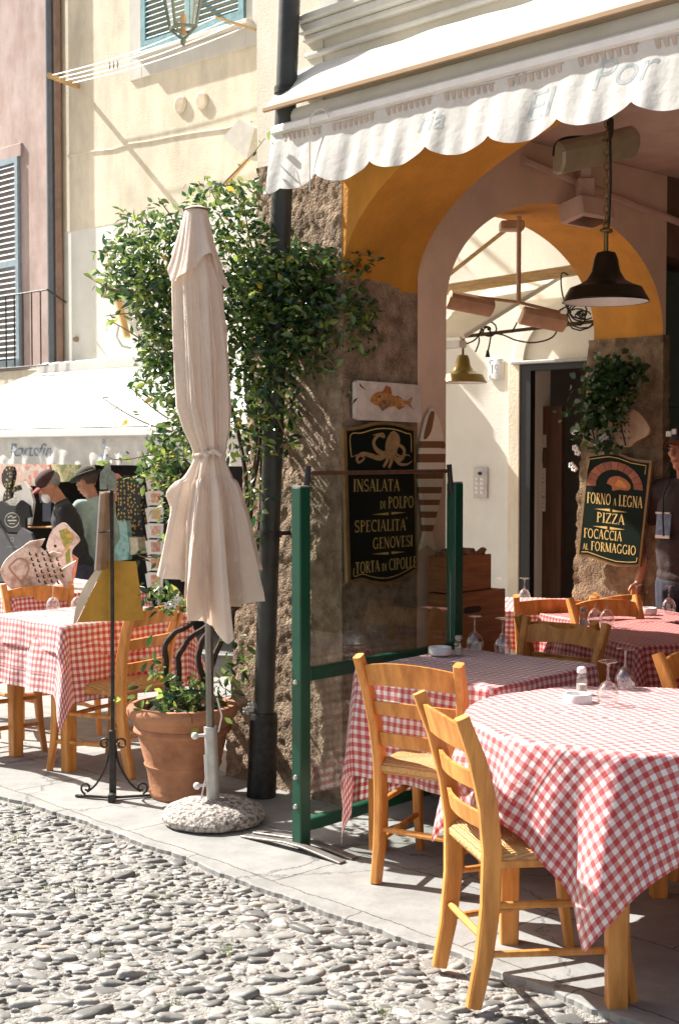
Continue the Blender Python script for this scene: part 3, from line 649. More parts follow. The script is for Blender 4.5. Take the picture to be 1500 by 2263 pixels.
mb = MB(); wb(mb, t0 - .20, t0 - .01, -.02, .02, z0 - .24, zw1, .004); wb(mb, t1 + .01, t1 + .20, -.02, .02, z0 - .24, zw1, .004); wb(mb, t0 - .01, t1 + .01, -.02, .02, z0 - .24, z0 - .06, .004); mb.build('window_surround', m_trim, TH, smooth=False)
mb = MB(); wb(mb, t0 - .06, t1 + .10, -.02, .09, z0 - .058, z0 - .012, .006); mb.build('window_sill', m_trim, TH, smooth=False)
tm = (t0 + t1) / 2
for a, b_ in ((t0, tm - .006), (tm + .006, t1)):
    mb = MB(); louvre(mb, lambda x, d, z: W(x, d, z), a, b_, z0, zw1, .006, 30, .07); mb.build('shutter', m_blue, TH, smooth=False)
for px, py in ((400, 231), (447, 223)):
    mb = MB(); c = wal(px, py); X = fr(c + N2 * .004, R2, (0, 0, 1)); mb.X = X; mb.lathe([(.085, 0), (.085, .012), (.07, .02)], (0, 0, 0), 24)
    for k in range(-4, 5): mb.box((0, k * .015, .021), (2 * math.sqrt(max(0, .07 ** 2 - (k * .015) ** 2)), .005, .006))
    mb.build('wall_vent', M('cream_vent', (.66, .55, .38) if px > 420 else (.76, .66, .5), .7), TH, smooth=False)
# door 19
rec = MB()
for (x0, x1, z0_, z1_, d0, d1) in ((tD0, tD0 + .10, -1, zD, -.05, .012), (tD1 - .1, tD1, -1, zD, -.28, .012), (tD0 + .10, tD1 - .1, zD - .05, zD, -.05, .012)): wb(rec, x0, x1, d0, d1, z0_, z1_)
rec.build('door_frame', m_black, TH, smooth=False)
mb = MB(); wb(mb, tz(wal(1146, 1000, -.09))[0], tz(wal(1181, 1000, -.09))[0], -.12, -.09, -1, zD); mb.build('door_reveal', m_wwall, TH, smooth=False)
mb = MB(); wb(mb, tD0 - .10, tD0 + .004, 0.0, .025, -1, zD + .02, .004); mb.build('door_edging', m_yellow, TH, smooth=False)
mb = MB(); wb(mb, tD0 - .06, tD1 + .02, .014, .05, zD, zD + .025, .004); mb.build('door_lintel', m_grey, TH, smooth=False)
mb = MB(); wb(mb, tz(wal(1176, 1000, -.30))[0], tz(wal(1240, 1000, -.30))[0], -.34, -.30, -1, 1.98); mb.build('inner_door', m_brown, TH, smooth=False)
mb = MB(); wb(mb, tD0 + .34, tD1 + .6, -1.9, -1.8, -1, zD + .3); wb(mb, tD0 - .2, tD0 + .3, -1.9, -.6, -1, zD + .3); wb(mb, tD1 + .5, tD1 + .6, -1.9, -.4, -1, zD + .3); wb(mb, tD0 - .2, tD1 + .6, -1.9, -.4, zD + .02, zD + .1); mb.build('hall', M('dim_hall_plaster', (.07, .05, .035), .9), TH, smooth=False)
mb = MB()
for k in range(7): p = W(tD0 + .50 + .06 * k, -1.2, 1.5 + .05 * k); mb.tube([p, p + V((0, 0, .75))], .01, 6)
mb.build('stair_railing', m_black, TH)
for px, py, wd, hd, mm, d in ((1198, 975, .075, .10, (.5, .46, .4), -.298), (1198, 1010, .075, .09, (.09, .07, .04), -.298), (1191, 1082, .12, .34, (.62, .58, .53), -.298)):
    c = wal(px, py, d); mb = MB(); mb.X = fr(c + N2 * .001, R2, (0, 0, 1)); mb.box((0, 0, .002), (wd, hd, .004)); o = mb.build('notice', M('notice_%d' % py, mm, .7, .2, 60), TH, smooth=False)
    if hd > .3:
        mb = MB(); mb.X = fr(c + N2 * .006, R2, (0, 0, 1))
        for (x, y, a, b_) in ((0, .09, .05, .03), (0, .055, .1, .008), (0, -.06, .1, .006)): mb.box((x, y, 0), (a, b_, .002))
        mb.build('print', M('red_print', (.5, .12, .07), .7), o, smooth=False)
        mb = MB(); mb.X = fr(c + N2 * .006, R2, (0, 0, 1))
        for k in range(9): mb.box((-.01 + .012 * (k % 3), .15 - .03 * k - (.05 if k > 2 else 0), .0002), (.07 + .01 * (k % 2), .006, .002))
        mb.build('print', M('grey_print', (.3, .28, .26), .7), o, smooth=False)
for px, py, c2 in ((1138, 945, (.55, .45, .12)), (1133, 1033, (.7, .62, .6))):
    c = wal(px, py, .013); mb = MB(); mb.X = fr(c, R2, (0, 0, 1)); mb.box((0, 0, .002), (.036, .08, .004)); mb.build('door_label', M('label_%d' % py, c2, .6), TH, smooth=False)
# arched white relief over the door
c = wal(1262, 800); mb = MB(); ct, cz = tz(c)
for k in range(24):
    a0, a1 = R(180 - 180 * k / 24), R(180 - 180 * (k + 1) / 24)
    q = [(ct + r * math.cos(a), 2.30 + r * .92 * math.sin(a)) for a in (a0, a1) for r in (.42, .50)]
    vs = [W(x, dd, y) for dd in (-.001, .03) for x, y in (q[0], q[1], q[3], q[2])]; mb.add(vs, [(0, 1, 2, 3), (7, 6, 5, 4), (0, 4, 5, 1), (1, 5, 6, 2), (2, 6, 7, 3), (3, 7, 4, 0)])
mb.build('arch_relief', m_wwall, TH, smooth=False)
# shop opening: dark room in the ground floor
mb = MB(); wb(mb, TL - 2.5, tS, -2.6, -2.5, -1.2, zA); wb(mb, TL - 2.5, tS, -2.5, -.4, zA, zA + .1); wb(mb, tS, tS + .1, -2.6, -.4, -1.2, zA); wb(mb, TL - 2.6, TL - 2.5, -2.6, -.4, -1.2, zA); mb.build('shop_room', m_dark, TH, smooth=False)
# number tile, intercom
def tile(px, py, wd, hd, name, label, cat, m1):
    c = wal(px, py); o = thing(name, label, cat, c); mb = MB(); mb.X = fr(c + N2 * .002, R2, (0, 0, 1)); mb.box((0, 0, .008), (wd, hd, .016), None, .003); mb.build('plate', m1, o); return o, c
o, c = tile(1097, 816, .135, .165, 'house_number_tile', 'painted white ceramic tile with number 19 beside the dark doorway', 'house number', M('white_ceramic', (.74, .73, .70), .25))
mb = MB(); X = fr(c + N2 * .019, R2, (0, 0, 1)); lettering(mb, '1', -.045, -.032, .068, .9, X, .0); lettering(mb, '9', -.008, -.032, .068, .9, X, .0); mb.build('number', m_blueink, o, smooth=False)
mb = MB()
for (x, y) in ((-.055, .07), (.055, .07), (-.055, -.07), (.055, -.07)):
    strip(mb, [(x, y * .5), (x, y), (x * .4, y)], .007, X, .0004)
    strip(mb, arc(x * .88, y * .88, .012, .012, 0, 300, 8), .005, X, .0008)
mb.build('border', M('sage_glaze', (.34, .40, .34), .3), o, smooth=False)
o, c = tile(1063, 1067, .135, .24, 'door_intercom', 'brushed metal door intercom panel on the white wall', 'intercom', M('brushed_panel', (.55, .50, .46), .4, .1, 20, metal=.3))
mb = MB(); mb.X = fr(c + N2 * .02, R2, (0, 0, 1)); mb.ell((0.0, .075, 0), (.022, .014, .006)); mb.build('speaker', m_black, o)
for x in (-.03, .02):
    mb = MB(); mb.X = fr(c + N2 * .02, R2, (0, 0, 1))
    for k in range(4): mb.box((x, .03 - .035 * k, 0), (.035, .022, .006), None, .002)
    mb.build('button_row', m_white, o)
# pink house at far left
R3 = V((math.sin(R(45)), -math.cos(R(45)), 0)); N3 = V((-math.cos(R(45)), -math.sin(R(45)), 0)); K0 = W(TL, .02, 0)
def K(t, d, z): return K0 + R3 * t + N3 * d + V((0, 0, z))
def kal(px, py, d=0.0): return onp(px, py, K0 + N3 * d, N3)
def ktz(p): q = p - K0; return q.dot(R3), q.z
PK = thing('pink_town_house', 'faded pink town house with grey blue louvred shutters at far left', 'building', K(-1, 0, -.5))
rotK = Matrix.Rotation(math.atan2(R3.y, R3.x), 3, 'Z')
def kb_(mb, t0, t1, d0, d1, z0, z1, bev=0.0): mb.box(K((t0 + t1) / 2, (d0 + d1) / 2, (z0 + z1) / 2), (t1 - t0, d1 - d0, z1 - z0), rotK, bev)
zf = ktz(kal(60, 815))[1]
mb = MB(); kb_(mb, -6, -.02, -.4, 0, zf, 10); mb.build('wall', m_pink, PK, smooth=False)
mb = MB(); kb_(mb, -6, -.02, -.4, .01, zf - .22, zf - .005, .01); mb.build('string_course', m_yellow, PK, smooth=False)
ta, zb0 = ktz(kal(50, 812)); zt = ktz(kal(50, 345))[1]; tb_ = ta - .56
mb = MB(); louvre(mb, K, tb_, ta, zb0, zt, .006, 34, .06); mb.build('shutter', m_greyblue, PK, smooth=False)
mb = MB(); louvre(mb, K, tb_ - .57, tb_ - .01, zb0, zt, .006, 34, .06); mb.build('shutter', m_greyblue, PK, smooth=False)
mb = MB(); kb_(mb, tb_ - .7, ta + .06, -.01, .03, zt, zt + .14, .005); mb.build('window_head', m_pink, PK, smooth=False)
# railing in front of the shutter
rt = ktz(kal(103, 636)); d = .22; tr0, zr0 = ktz(kal(105, 640, d)); _, zr1 = ktz(kal(60, 810, d))
mb = MB(); mb.tube([K(tr0 - 2.2, d, zr0 + .0), K(tr0, d, zr0)], .010, 6); mb.tube([K(tr0 - 2.2, d, zr1), K(tr0, d, zr1)], .010, 6); mb.tube([K(tr0, d, zr0), K(tr0 + .02, 0, zr0 - .12)], .010, 6)
for k in range(12): mb.tube([K(tr0 - .13 - .17 * k, d, zr1), K(tr0 - .13 - .17 * k, d, zr0)], .008, 6)
mb.build('window_railing', m_iron, PK)
# downpipes at the joint of the two houses
t, _ = tz(wal(132, 400)); GP = thing('rainwater_pipe', 'slim grey rainwater pipe between pink and yellow houses', 'pipe', W(t, .1, 2.45))
mb = MB(); mb.tube([W(t - .03, .09, 2.45), W(t - .03, .09, 10)], .045, 12); mb.build('pipe', M('pipe_grey', (.16, .17, .18), .5, .1, 8, metal=.3), GP)
mb = MB(); mb.tube([W(t + .065, .06, 2.45), W(t + .065, .06, 10)], .035, 10); mb.build('side_pipe', M('pipe_brown', (.28, .17, .12), .6, .2, 8), GP)
# clothes line
la, lb = wal(122, 165, .45), wal(575, 60, .45)
CLN = thing('clothes_line', 'row of thin white clothes lines strung below the blue shuttered window', 'clothes line', la)
ba, bb = wal(108, 166, .55), wal(170, 190, .02)
mb = MB(); mb.beam([ba, bb + N2 * -.02], .05, .035, (0, 0, 1)); mb.build('bracket_arm', m_wood, CLN)
mb = MB(); e = wal(566, 66, .02); mb.beam([e, e + N2 * .49], .018, .016, (0, 0, 1)); mb.build('bracket_arm', m_wood, CLN)
for k in range(4):
    f = .12 + .12 * k; p, q = bb + (ba - bb) * (f / .5) * .98, e + N2 * f; mb = MB(); mb.tube([p + (q - p) * (i / 10) + V((0, 0, -.05 * math.sin(math.pi * i / 10))) for i in range(11)], .0045, 5); mb.build('line', m_white, CLN)
mb = MB()
for i in range(3): p = la + (lb - la) * (.30 + .02 * i) + V((0, 0, -.04)); mb.box(p, (.012, .02, .07), None, .003)
mb.build('peg', M('grey_peg', (.3, .3, .32), .5), CLN)
# floodlight and yellow arm on the corner
c = wal(548, 306, .35); FL = thing('floodlight', 'small wedge shaped floodlight on the corner above the climbing plant', 'floodlight', c)
mb = MB(); mb.X = fr(c, R2, (0, 0, 1)) @ Matrix.Rotation(R(-18), 4, 'Z'); mb.prism([(-.20, -.04), (.16, -.17), (.18, .10), (-.04, .14)], .22, z0=-.11); mb.build('housing', M('floodlight_grey', (.55, .52, .44), .5, .1, 8), FL, smooth=False)
mb = MB(); q = wal(556, 342, .3); mb.beam([c + V((.1, 0, -.1)), q, wal(500, 405, .3)], .035, .03, N2); mb.build('arm', M('ochre_arm', (.60, .36, .12), .6), FL)
mb = MB(); mb.beam([wal(560, 285, 0), wal(550, 295, .30)], .05, .05, (0, 0, 1)); mb.build('bracket', m_iron, FL)
# street lantern at the top
c = at(405, 62, 10.5); LN = thing('street_lantern', 'green iron street lantern with glass panes hanging in front of the blue shutters', 'lantern', c)
h, rt_, rb_ = .50, .22, .115; mbf = MB(); mbg = MB()
for k in range(4):
    a0, a1 = R(45 + 90 * k + 20), R(135 + 90 * k + 20)
    b0, b1 = c + V((rb_ * math.cos(a0), rb_ * math.sin(a0), 0)), c + V((rb_ * math.cos(a1), rb_ * math.sin(a1), 0))
    t0_, t1_ = c + V((rt_ * math.cos(a0), rt_ * math.sin(a0), h)), c + V((rt_ * math.cos(a1), rt_ * math.sin(a1), h))
    mbf.tube([b0, t0_], .013, 6); mbf.tube([b0, b1], .012, 6); mbf.tube([t0_, t1_], .014, 6); mbf.tube([b0, c + V((0, 0, -.09))], .010, 6); mbg.add([b0, b1, t1_, t0_], [(0, 1, 2, 3)])
mbf.ell(c + V((0, 0, -.10)), (.022, .022, .035)); mbf.lathe([(rt_ + .05, h), (.12, h + .16), (.05, h + .22), (.03, h + .4)], c, 8)
m_lant = M('lantern_green', (.16, .19, .15), .5, .2, 10, metal=.3)
mbf.build('frame', m_lant, LN); mbg.build('glass_pane', thin_glass('lantern_glass', (.95, .97, .95)), LN, smooth=False)
mb = MB(); mb.ell(c + V((0, 0, .06)), (.028, .028, .05)); mb.tube([c + V((0, 0, -.05)), c + V((0, 0, .05))], .02, 8); mb.build('bulb_holder', M('ochre_holder', (.45, .25, .1), .5), LN)
mb = MB(); ww_ = wal(405, -200); mb.tube([c + V((0, 0, .9)), c + V((0, 0, 1.15)), V((ww_.x, ww_.y, c.z + 1.2))], .02, 8); mb.build('wall_bracket', m_lant, LN)

# ------------------------------------------------------------------ shop awning at left, sail awning seen through the arch
def shop_awning():
    ta_, za_ = tz(wal(105, 800, .02)); tb, _ = tz(wal(925, 790, .02)); za_ = 2.50
    pr = 1.25; f = wal(200, 944, pr); _, zf_ = tz(f)
    A = thing('shop_awning', 'long white sloping shop awning with blue lettering over the souvenir shop', 'awning', W(ta_, 0, za_))
    tl = ta_ - 1.6
    mb = MB(); mb.grid(lambda u, v: W((ta_ + (tl - ta_) * v) + ((tb - ta_) + (ta_ - tl) * v) * u, .10 + (pr - .1) * v, za_ + (zf_ - za_) * v - .03 * math.sin(math.pi * v)), 40, 14); mb.build('canopy', m_awn, A)
    mb = MB(); wb(mb, ta_ - .02, tb, .0, .16, za_ - .05, za_ + .07, .02); mb.build('roller_box', m_awn, A)
    mb = MB(); wb(mb, tl, tb, pr - .03, pr + .03, zf_ - .085, zf_ - .01, .01); mb.build('front_rail', m_white, A)
    Hh = .25
    def vp(t, h, off=0.0): k = h / Hh; return W(t, pr - .01 + .02 * math.sin(t * 9) * k + .012 * math.sin(t * 31 + 2 * k) * k + .01 * math.sin(t * 17 - 6 * k) + off, zf_ - .085 - h)
    mb = MB(); mb.grid(lambda u, v: vp(tl + (tb - tl) * u, Hh * v), 300, 8); o = mb.build('valance', M('shop_valance_canvas', (.74, .72, .66), .85, .1, 6, .2, 30, transl=.3), A)
    cu = bpy.data.curves.new('t', 'FONT'); cu.body = 'Portofin'; cu.shear = .3; to = bpy.data.objects.new('t', cu); col.objects.link(to); dg = bpy.context.evaluated_depsgraph_get(); me = bpy.data.meshes.new_from_object(to.evaluated_get(dg)); bpy.data.objects.remove(to)
    wd = max(v.co.x for v in me.vertices); te, _ = tz(wal(112, 985, pr)); k = .175; hs = 1.15
    mb = MB(); mb.add([vp(te - (wd - v.co.x) * k * hs, .175 - v.co.y * k, .008) for v in me.vertices], [tuple(q.vertices) for q in me.polygons]); mb.build('lettering', m_blueink, o, smooth=False)
    tc_, zc_ = tz(wal(231, 980, pr)); mb = MB(); k = .0
    def sp(pts, w_):
        nonlocal k; k += .0003
        for i in range(len(pts) - 1):
            (x0, y0), (x1, y1) = pts[i], pts[i + 1]; l = math.hypot(x1 - x0, y1 - y0) or 1; nx, ny = -(y1 - y0) / l * w_ / 2, (x1 - x0) / l * w_ / 2
            mb.add([vp(tc_ + x, .125 - y, .009 + k) for x, y in ((x0 + nx, y0 + ny), (x1 + nx, y1 + ny), (x1 - nx, y1 - ny), (x0 - nx, y0 - ny))], [(0, 1, 2, 3)])
    sp([(0, .07), (0, -.09)], .012); sp([(-.03, .04), (.03, .04)], .010); sp(arc(0, .085, .015, .015, 0, 360, 10), .007); sp(arc(0, -.02, .055, .07, 190, 350, 14), .011)
    for sx in (-1, 1): sp([(sx * .055, -.035), (sx * .07, -.05)], .02)
    mb.build('anchor_emblem', m_blueink, o, smooth=False)
    for t in (tl + .3, tb - .4):
        mb = MB(); mb.tube([W(t, .05, zf_ - .25), W(t, pr - .05, zf_ - .05)], .018, 8); mb.build('arm', m_grey, A)
shop_awning()
def sail():
    Wp = wal(1240, 610, .03); tw, zw = tz(Wp); pr = 1.15; q = wal(1022, 744, pr); tq, zq = tz(q); tl = tq - .55
    A = thing('courtyard_awning', 'cream canvas awning on timber beams glimpsed through the inner arch', 'awning', W(tw, 0, zw))
    mb = MB(); mb.grid(lambda u, v: W(tl + (tw + (tq - tw) * v - tl) * u, .03 + (pr - .03) * v, zw + (zq - zw) * v - .02 * math.sin(v * 3.14)), 16, 10); mb.build('canvas', m_awn2, A)
    mb = MB(); b0, b1 = wal(985, 640, .55), wal(1243, 601, .30); mb.beam([b0 + (b0 - b1) * .8, b1 + (b1 - b0) * .3], .07, .09, (0, 0, 1)); mb.build('beam', m_wood, A)
    mb = MB(); b0, b1 = wal(985, 612, .8), wal(1108, 515, .5); mb.beam([b0, b1 + (b1 - b0) * 1.2], .03, .03, (0, 0, 1)); mb.build('batten', m_wood, A)
    mb = MB(); mb.beam([Wp, q], .03, .03, (0, 0, 1)); mb.build('edge_batten', m_trim, A)
    mb = MB(); b0 = W(tq, pr, zq - .05); mb.beam([W(tl, pr, zq - .05), b0], .05, .08, (0, 0, 1)); mb.build('front_beam', m_trim, A)
sail()
# ------------------------------------------------------------------ chairs
m_chair = M('honey_varnished_beech', (.64, .245, .045), .5, .24, 3.0, .12, 40, c2=(.77, .345, .080), stretch=(9, 9, 1.2), coat=.03, stain=.12)
def rush_mat():
    m = bpy.data.materials.new('woven_rush'); m.use_nodes = True; nt = m.node_tree; L = nt.links; b = nt.nodes['Principled BSDF']
    tc = nd(nt, 'ShaderNodeTexCoord'); sp = nd(nt, 'ShaderNodeSeparateXYZ'); L.new(tc.outputs['Object'], sp.inputs[0])
    ax = nd(nt, 'ShaderNodeMath', operation='ABSOLUTE'); L.new(sp.outputs['X'], ax.inputs[0]); ay = nd(nt, 'ShaderNodeMath', operation='ABSOLUTE'); L.new(sp.outputs['Y'], ay.inputs[0])
    mx = nd(nt, 'ShaderNodeMath', operation='MAXIMUM'); L.new(ax.outputs[0], mx.inputs[0]); L.new(ay.outputs[0], mx.inputs[1])
    mu = nd(nt, 'ShaderNodeMath', operation='MULTIPLY'); mu.inputs[1].default_value = 720; L.new(mx.outputs[0], mu.inputs[0])
    n = nd(nt, 'ShaderNodeTexNoise'); n.inputs['Scale'].default_value = 60; L.new(tc.outputs['Object'], n.inputs['Vector'])
    ad = nd(nt, 'ShaderNodeMath', operation='MULTIPLY_ADD'); ad.inputs[1].default_value = 6; L.new(n.outputs['Fac'], ad.inputs[0]); L.new(mu.outputs[0], ad.inputs[2])
    si = nd(nt, 'ShaderNodeMath', operation='SINE'); L.new(ad.outputs[0], si.inputs[0])
    cr = nd(nt, 'ShaderNodeValToRGB'); cr.color_ramp.elements[0].color = (.44, .215, .07, 1); cr.color_ramp.elements[1].color = (.62, .36, .13, 1)
    mr = nd(nt, 'ShaderNodeMapRange'); mr.inputs['From Min'].default_value = -1; L.new(si.outputs[0], mr.inputs[0]); L.new(mr.outputs[0], cr.inputs[0])
    n2 = nd(nt, 'ShaderNodeTexNoise'); n2.inputs['Scale'].default_value = 12; n2.inputs['Detail'].default_value = 5; L.new(tc.outputs['Object'], n2.inputs['Vector'])
    m2 = nd(nt, 'ShaderNodeMixRGB', blend_type='MULTIPLY'); m2.inputs[0].default_value = .6; L.new(cr.outputs[0], m2.inputs[1]); L.new(n2.outputs['Color'], m2.inputs[2]); 
    hv = nd(nt, 'ShaderNodeHueSaturation'); hv.inputs['Value'].default_value = 1.35; L.new(m2.outputs[0], hv.inputs['Color'])
    mx3 = nd(nt, 'ShaderNodeMixRGB'); mx3.inputs[0].default_value = .75; L.new(hv.outputs[0], mx3.inputs[1]); L.new(cr.outputs[0], mx3.inputs[2]); L.new(cr.outputs[0], b.inputs['Base Color'])
    bp = nd(nt, 'ShaderNodeBump'); bp.inputs['Strength'].default_value = .6; bp.inputs['Distance'].default_value = .004; L.new(si.outputs[0], bp.inputs['Height']); L.new(bp.outputs[0], b.inputs['Normal'])
    b.inputs['Roughness'].default_value = .55; return m
m_rush = rush_mat()
CG = 'honey coloured ladder back chairs with rush seats'
def make_chair():
    t = thing('ladder_back_chair', 'x', 'chair', (0, 0, 0), 0, CG); PM[t.name] = Matrix.Identity(4)
    def part(name, mb, m=m_chair, p=None, auto=None): return mb.build(name, m, p or t, local=True, auto=auto)
    for s in (-1, 1):
        mb = MB(); mb.beam([(s * .163, -.245, 0), (s * .165, -.215, .14), (s * .170, -.197, .30), (s * .176, -.195, .46), (s * .186, -.212, .60), (s * .198, -.250, .74), (s * .208, -.300, .865)], [.034] * 7, [.044, .052, .057, .058, .056, .050, .040], (1, 0, 0), .35); part('back_post', mb)
        mb = MB(); mb.beam([(s * .222, .190, .445), (s * .224, .188, .30), (s * .226, .200, .15), (s * .230, .226, 0)], [.038, .038, .034, .028], [.040, .040, .035, .028], (1, 0, 0), .35); part('front_leg', mb)
        mb = MB(); mb.tube([(s * .168, -.2, .30), (s * .197, 0, .30), (s * .224, .19, .30)], [.010, .0125, .010], 8); part('stretcher', mb)
        mb = MB(); mb.tube([(s * .165, -.22, .155), (s * .195, -.01, .155), (s * .226, .2, .155)], [.010, .0125, .010], 8); part('stretcher', mb)
        mb = MB(); mb.beam([(s * .174, -.18, .425), (s * .222, .18, .425)], .022, .034, (0, 0, 1)); part('seat_rail', mb)
    mb = MB(); mb.tube([(-.165, -.212, .20), (0, -.212, .20), (.165, -.212, .20)], [.010, .0125, .010], 8); part('stretcher', mb)
    mb = MB(); mb.tube([(-.224, .19, .27), (0, .19, .27), (.224, .19, .27)], [.010, .0125, .010], 8); part('stretcher', mb)
    for z, h, arch in ((.795, .088, .022), (.665, .050, .006), (.545, .050, .004)):
        y = np.interp(z, [.46, .60, .74, .865], [-.195, -.212, -.250, -.300]); hw = np.interp(z, [.46, .60, .74, .865], [.176, .186, .198, .208]) - .004; sl = .28 if z > .7 else .2
        mb = MB(); N = 14; vs = []
        for i in range(N + 1):
            u = -1 + 2 * i / N; x = hw * u; yb = y - .030 * (1 - u * u); top = z + h / 2 + arch * (1 - u * u) - (.010 if arch > .01 else 0); bot = z - h / 2 + arch * .55 * (1 - u * u)
            for (zz, off) in ((bot, .007), (top, .007), (top, -.007), (bot, -.007)): vs.append((x, yb - (zz - z) * sl + off, zz))
        fs = [(i * 4 + j, i * 4 + (j + 1) % 4, i * 4 + 4 + (j + 1) % 4, i * 4 + 4 + j) for i in range(N) for j in range(4)] + [(3, 2, 1, 0), tuple(range(N * 4, N * 4 + 4))]
        mb.add(vs, fs); part('slat', mb)
    mb = MB()
    def seat(u, v):
        y = -.205 + .425 * v; hw = np.interp(y, [-.2, .215], [.172, .232]); x = hw * (2 * u - 1); e = min(u, 1 - u, v, 1 - v)
        z = .468 - .014 * math.exp(-e / .05) + .007 * max(0, 1 - abs(abs(2 * u - 1) - abs(2 * v - 1)) * 6) * (1 if e > .02 else 0) - .006 * (1 - (2 * u - 1) ** 2) * (1 - (2 * v - 1) ** 2)
        return (x, y, z)
    mb.grid(seat, 24, 24); ring = [seat(i / 24, 0) for i in range(24)] + [seat(1, i / 24) for i in range(24)] + [seat(1 - i / 24, 1) for i in range(24)] + [seat(0, 1 - i / 24) for i in range(24)]
    n = len(ring); vs = []
    for (o_, dz) in ((0, 0), (.010, -.012), (.010, -.030), (0, -.044), (-.03, -.046)):
        for (x, y, z) in ring: k = 1 + o_ / .2; vs.append((x * k, y * k + .0, z + dz))
    mb.add(vs, [(i * n + j, (i + 1) * n + j, (i + 1) * n + (j + 1) % n, i * n + (j + 1) % n) for i in range(4) for j in range(n)] + [tuple(range(4 * n, 5 * n))])
    part('seat', mb, m_rush, auto=70)
    return t
chair0 = make_chair(); first_chair = True
def place_chair(x, y, fx, fy, label, dz=0.0):
    global first_chair
    rz = math.atan2(-fx, fy); loc = (x, y, gz(y) + dz)
    if first_chair: chair0.location = loc; chair0.rotation_euler = (0, 0, rz); chair0['label'] = label; first_chair = False; return chair0
    return copy_thing(chair0, loc, rz, label, CG)
place_chair(.590, 4.115, .972, .235, 'sunlit ladder back chair nearest the camera, drawn up to the round checked table', .0)
place_chair(.405, 5.165, .53, .85, 'ladder back chair in front of the glass screen, facing the half shaded checked table')
place_chair(.82, 5.86, -.66, -.75, 'ladder back chair on the far side of the half shaded table, facing the camera')
place_chair(1.19, 6.36, .70, .71, 'shaded ladder back chair back to back with the one facing the half shaded table')
place_chair(-1.165, 6.945, -.866, .5, 'ladder back chair between the wrought iron menu stand and the terracotta pot')
place_chair(-1.72, 8.05, .45, -.89, 'ladder back chair behind the left table, only its arched top rail rising over the cloth')
place_chair(-1.93, 7.35, .689, .725, 'ladder back chair at the left picture edge with its legs showing under the cloth')
place_chair(1.19, 7.70, .05, 1.0, 'small far ladder back chair just right of the wooden crates in the arch')
place_chair(1.47, 8.08, -.55, .83, 'small far ladder back chair whose back stands against the foot of the rough ochre jamb')
place_chair(1.50, 6.83 - .02, .40, -.91, 'dim ladder back chair standing between the two red tables below the pizza sign')
place_chair(2.45, 7.35, -.62, -.785, 'dark ladder back chair by the man at the right picture edge')
place_chair(1.555, 5.02, .70, -.71, 'chair at right picture edge with its slanted back post behind the round table')
place_chair(1.62, 4.25, -.98, -.1, 'chair in deep shadow under the right side of the round table')

# ------------------------------------------------------------------ tables and cloths
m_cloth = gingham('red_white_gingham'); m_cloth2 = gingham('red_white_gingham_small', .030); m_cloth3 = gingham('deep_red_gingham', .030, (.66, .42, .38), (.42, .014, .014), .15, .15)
def table(label, cx, cy, rz, hx, hy, top=.745, legs=None, rnd=0.0):
    t = thing('wooden_table', label, 'table', (cx, cy, gz(cy)), rz, 'wooden tables under checked cloths'); mb = MB()
    if rnd: mb.lathe([(rnd - .01, top - .03), (rnd, top - .025), (rnd, top - .005), (rnd - .01, top)], (0, 0, 0), 40)
    else: mb.box((0, 0, top - .015), (hx * 2, hy * 2, .03), None, .006)
    mb.build('table_top', m_chair, t, local=True)
    for (x, y) in (legs or [(sx * (hx - .06), sy * (hy - .06)) for sx in (-1, 1) for sy in (-1, 1)]):
        mb = MB(); mb.beam([(x, y, 0), (x, y, .45), (x, y, top - .03)], [.058, .066, .07], [.058, .066, .07], (1, 0, 0), .12); mb.build('leg', m_chair, t, local=True)
    if not rnd:
        for sgn in (-1, 1):
            mb = MB(); mb.box((0, sgn * (hy - .07), top - .09), (hx * 2 - .15, .025, .10)); mb.build('apron', m_chair, t, local=True)
    return t
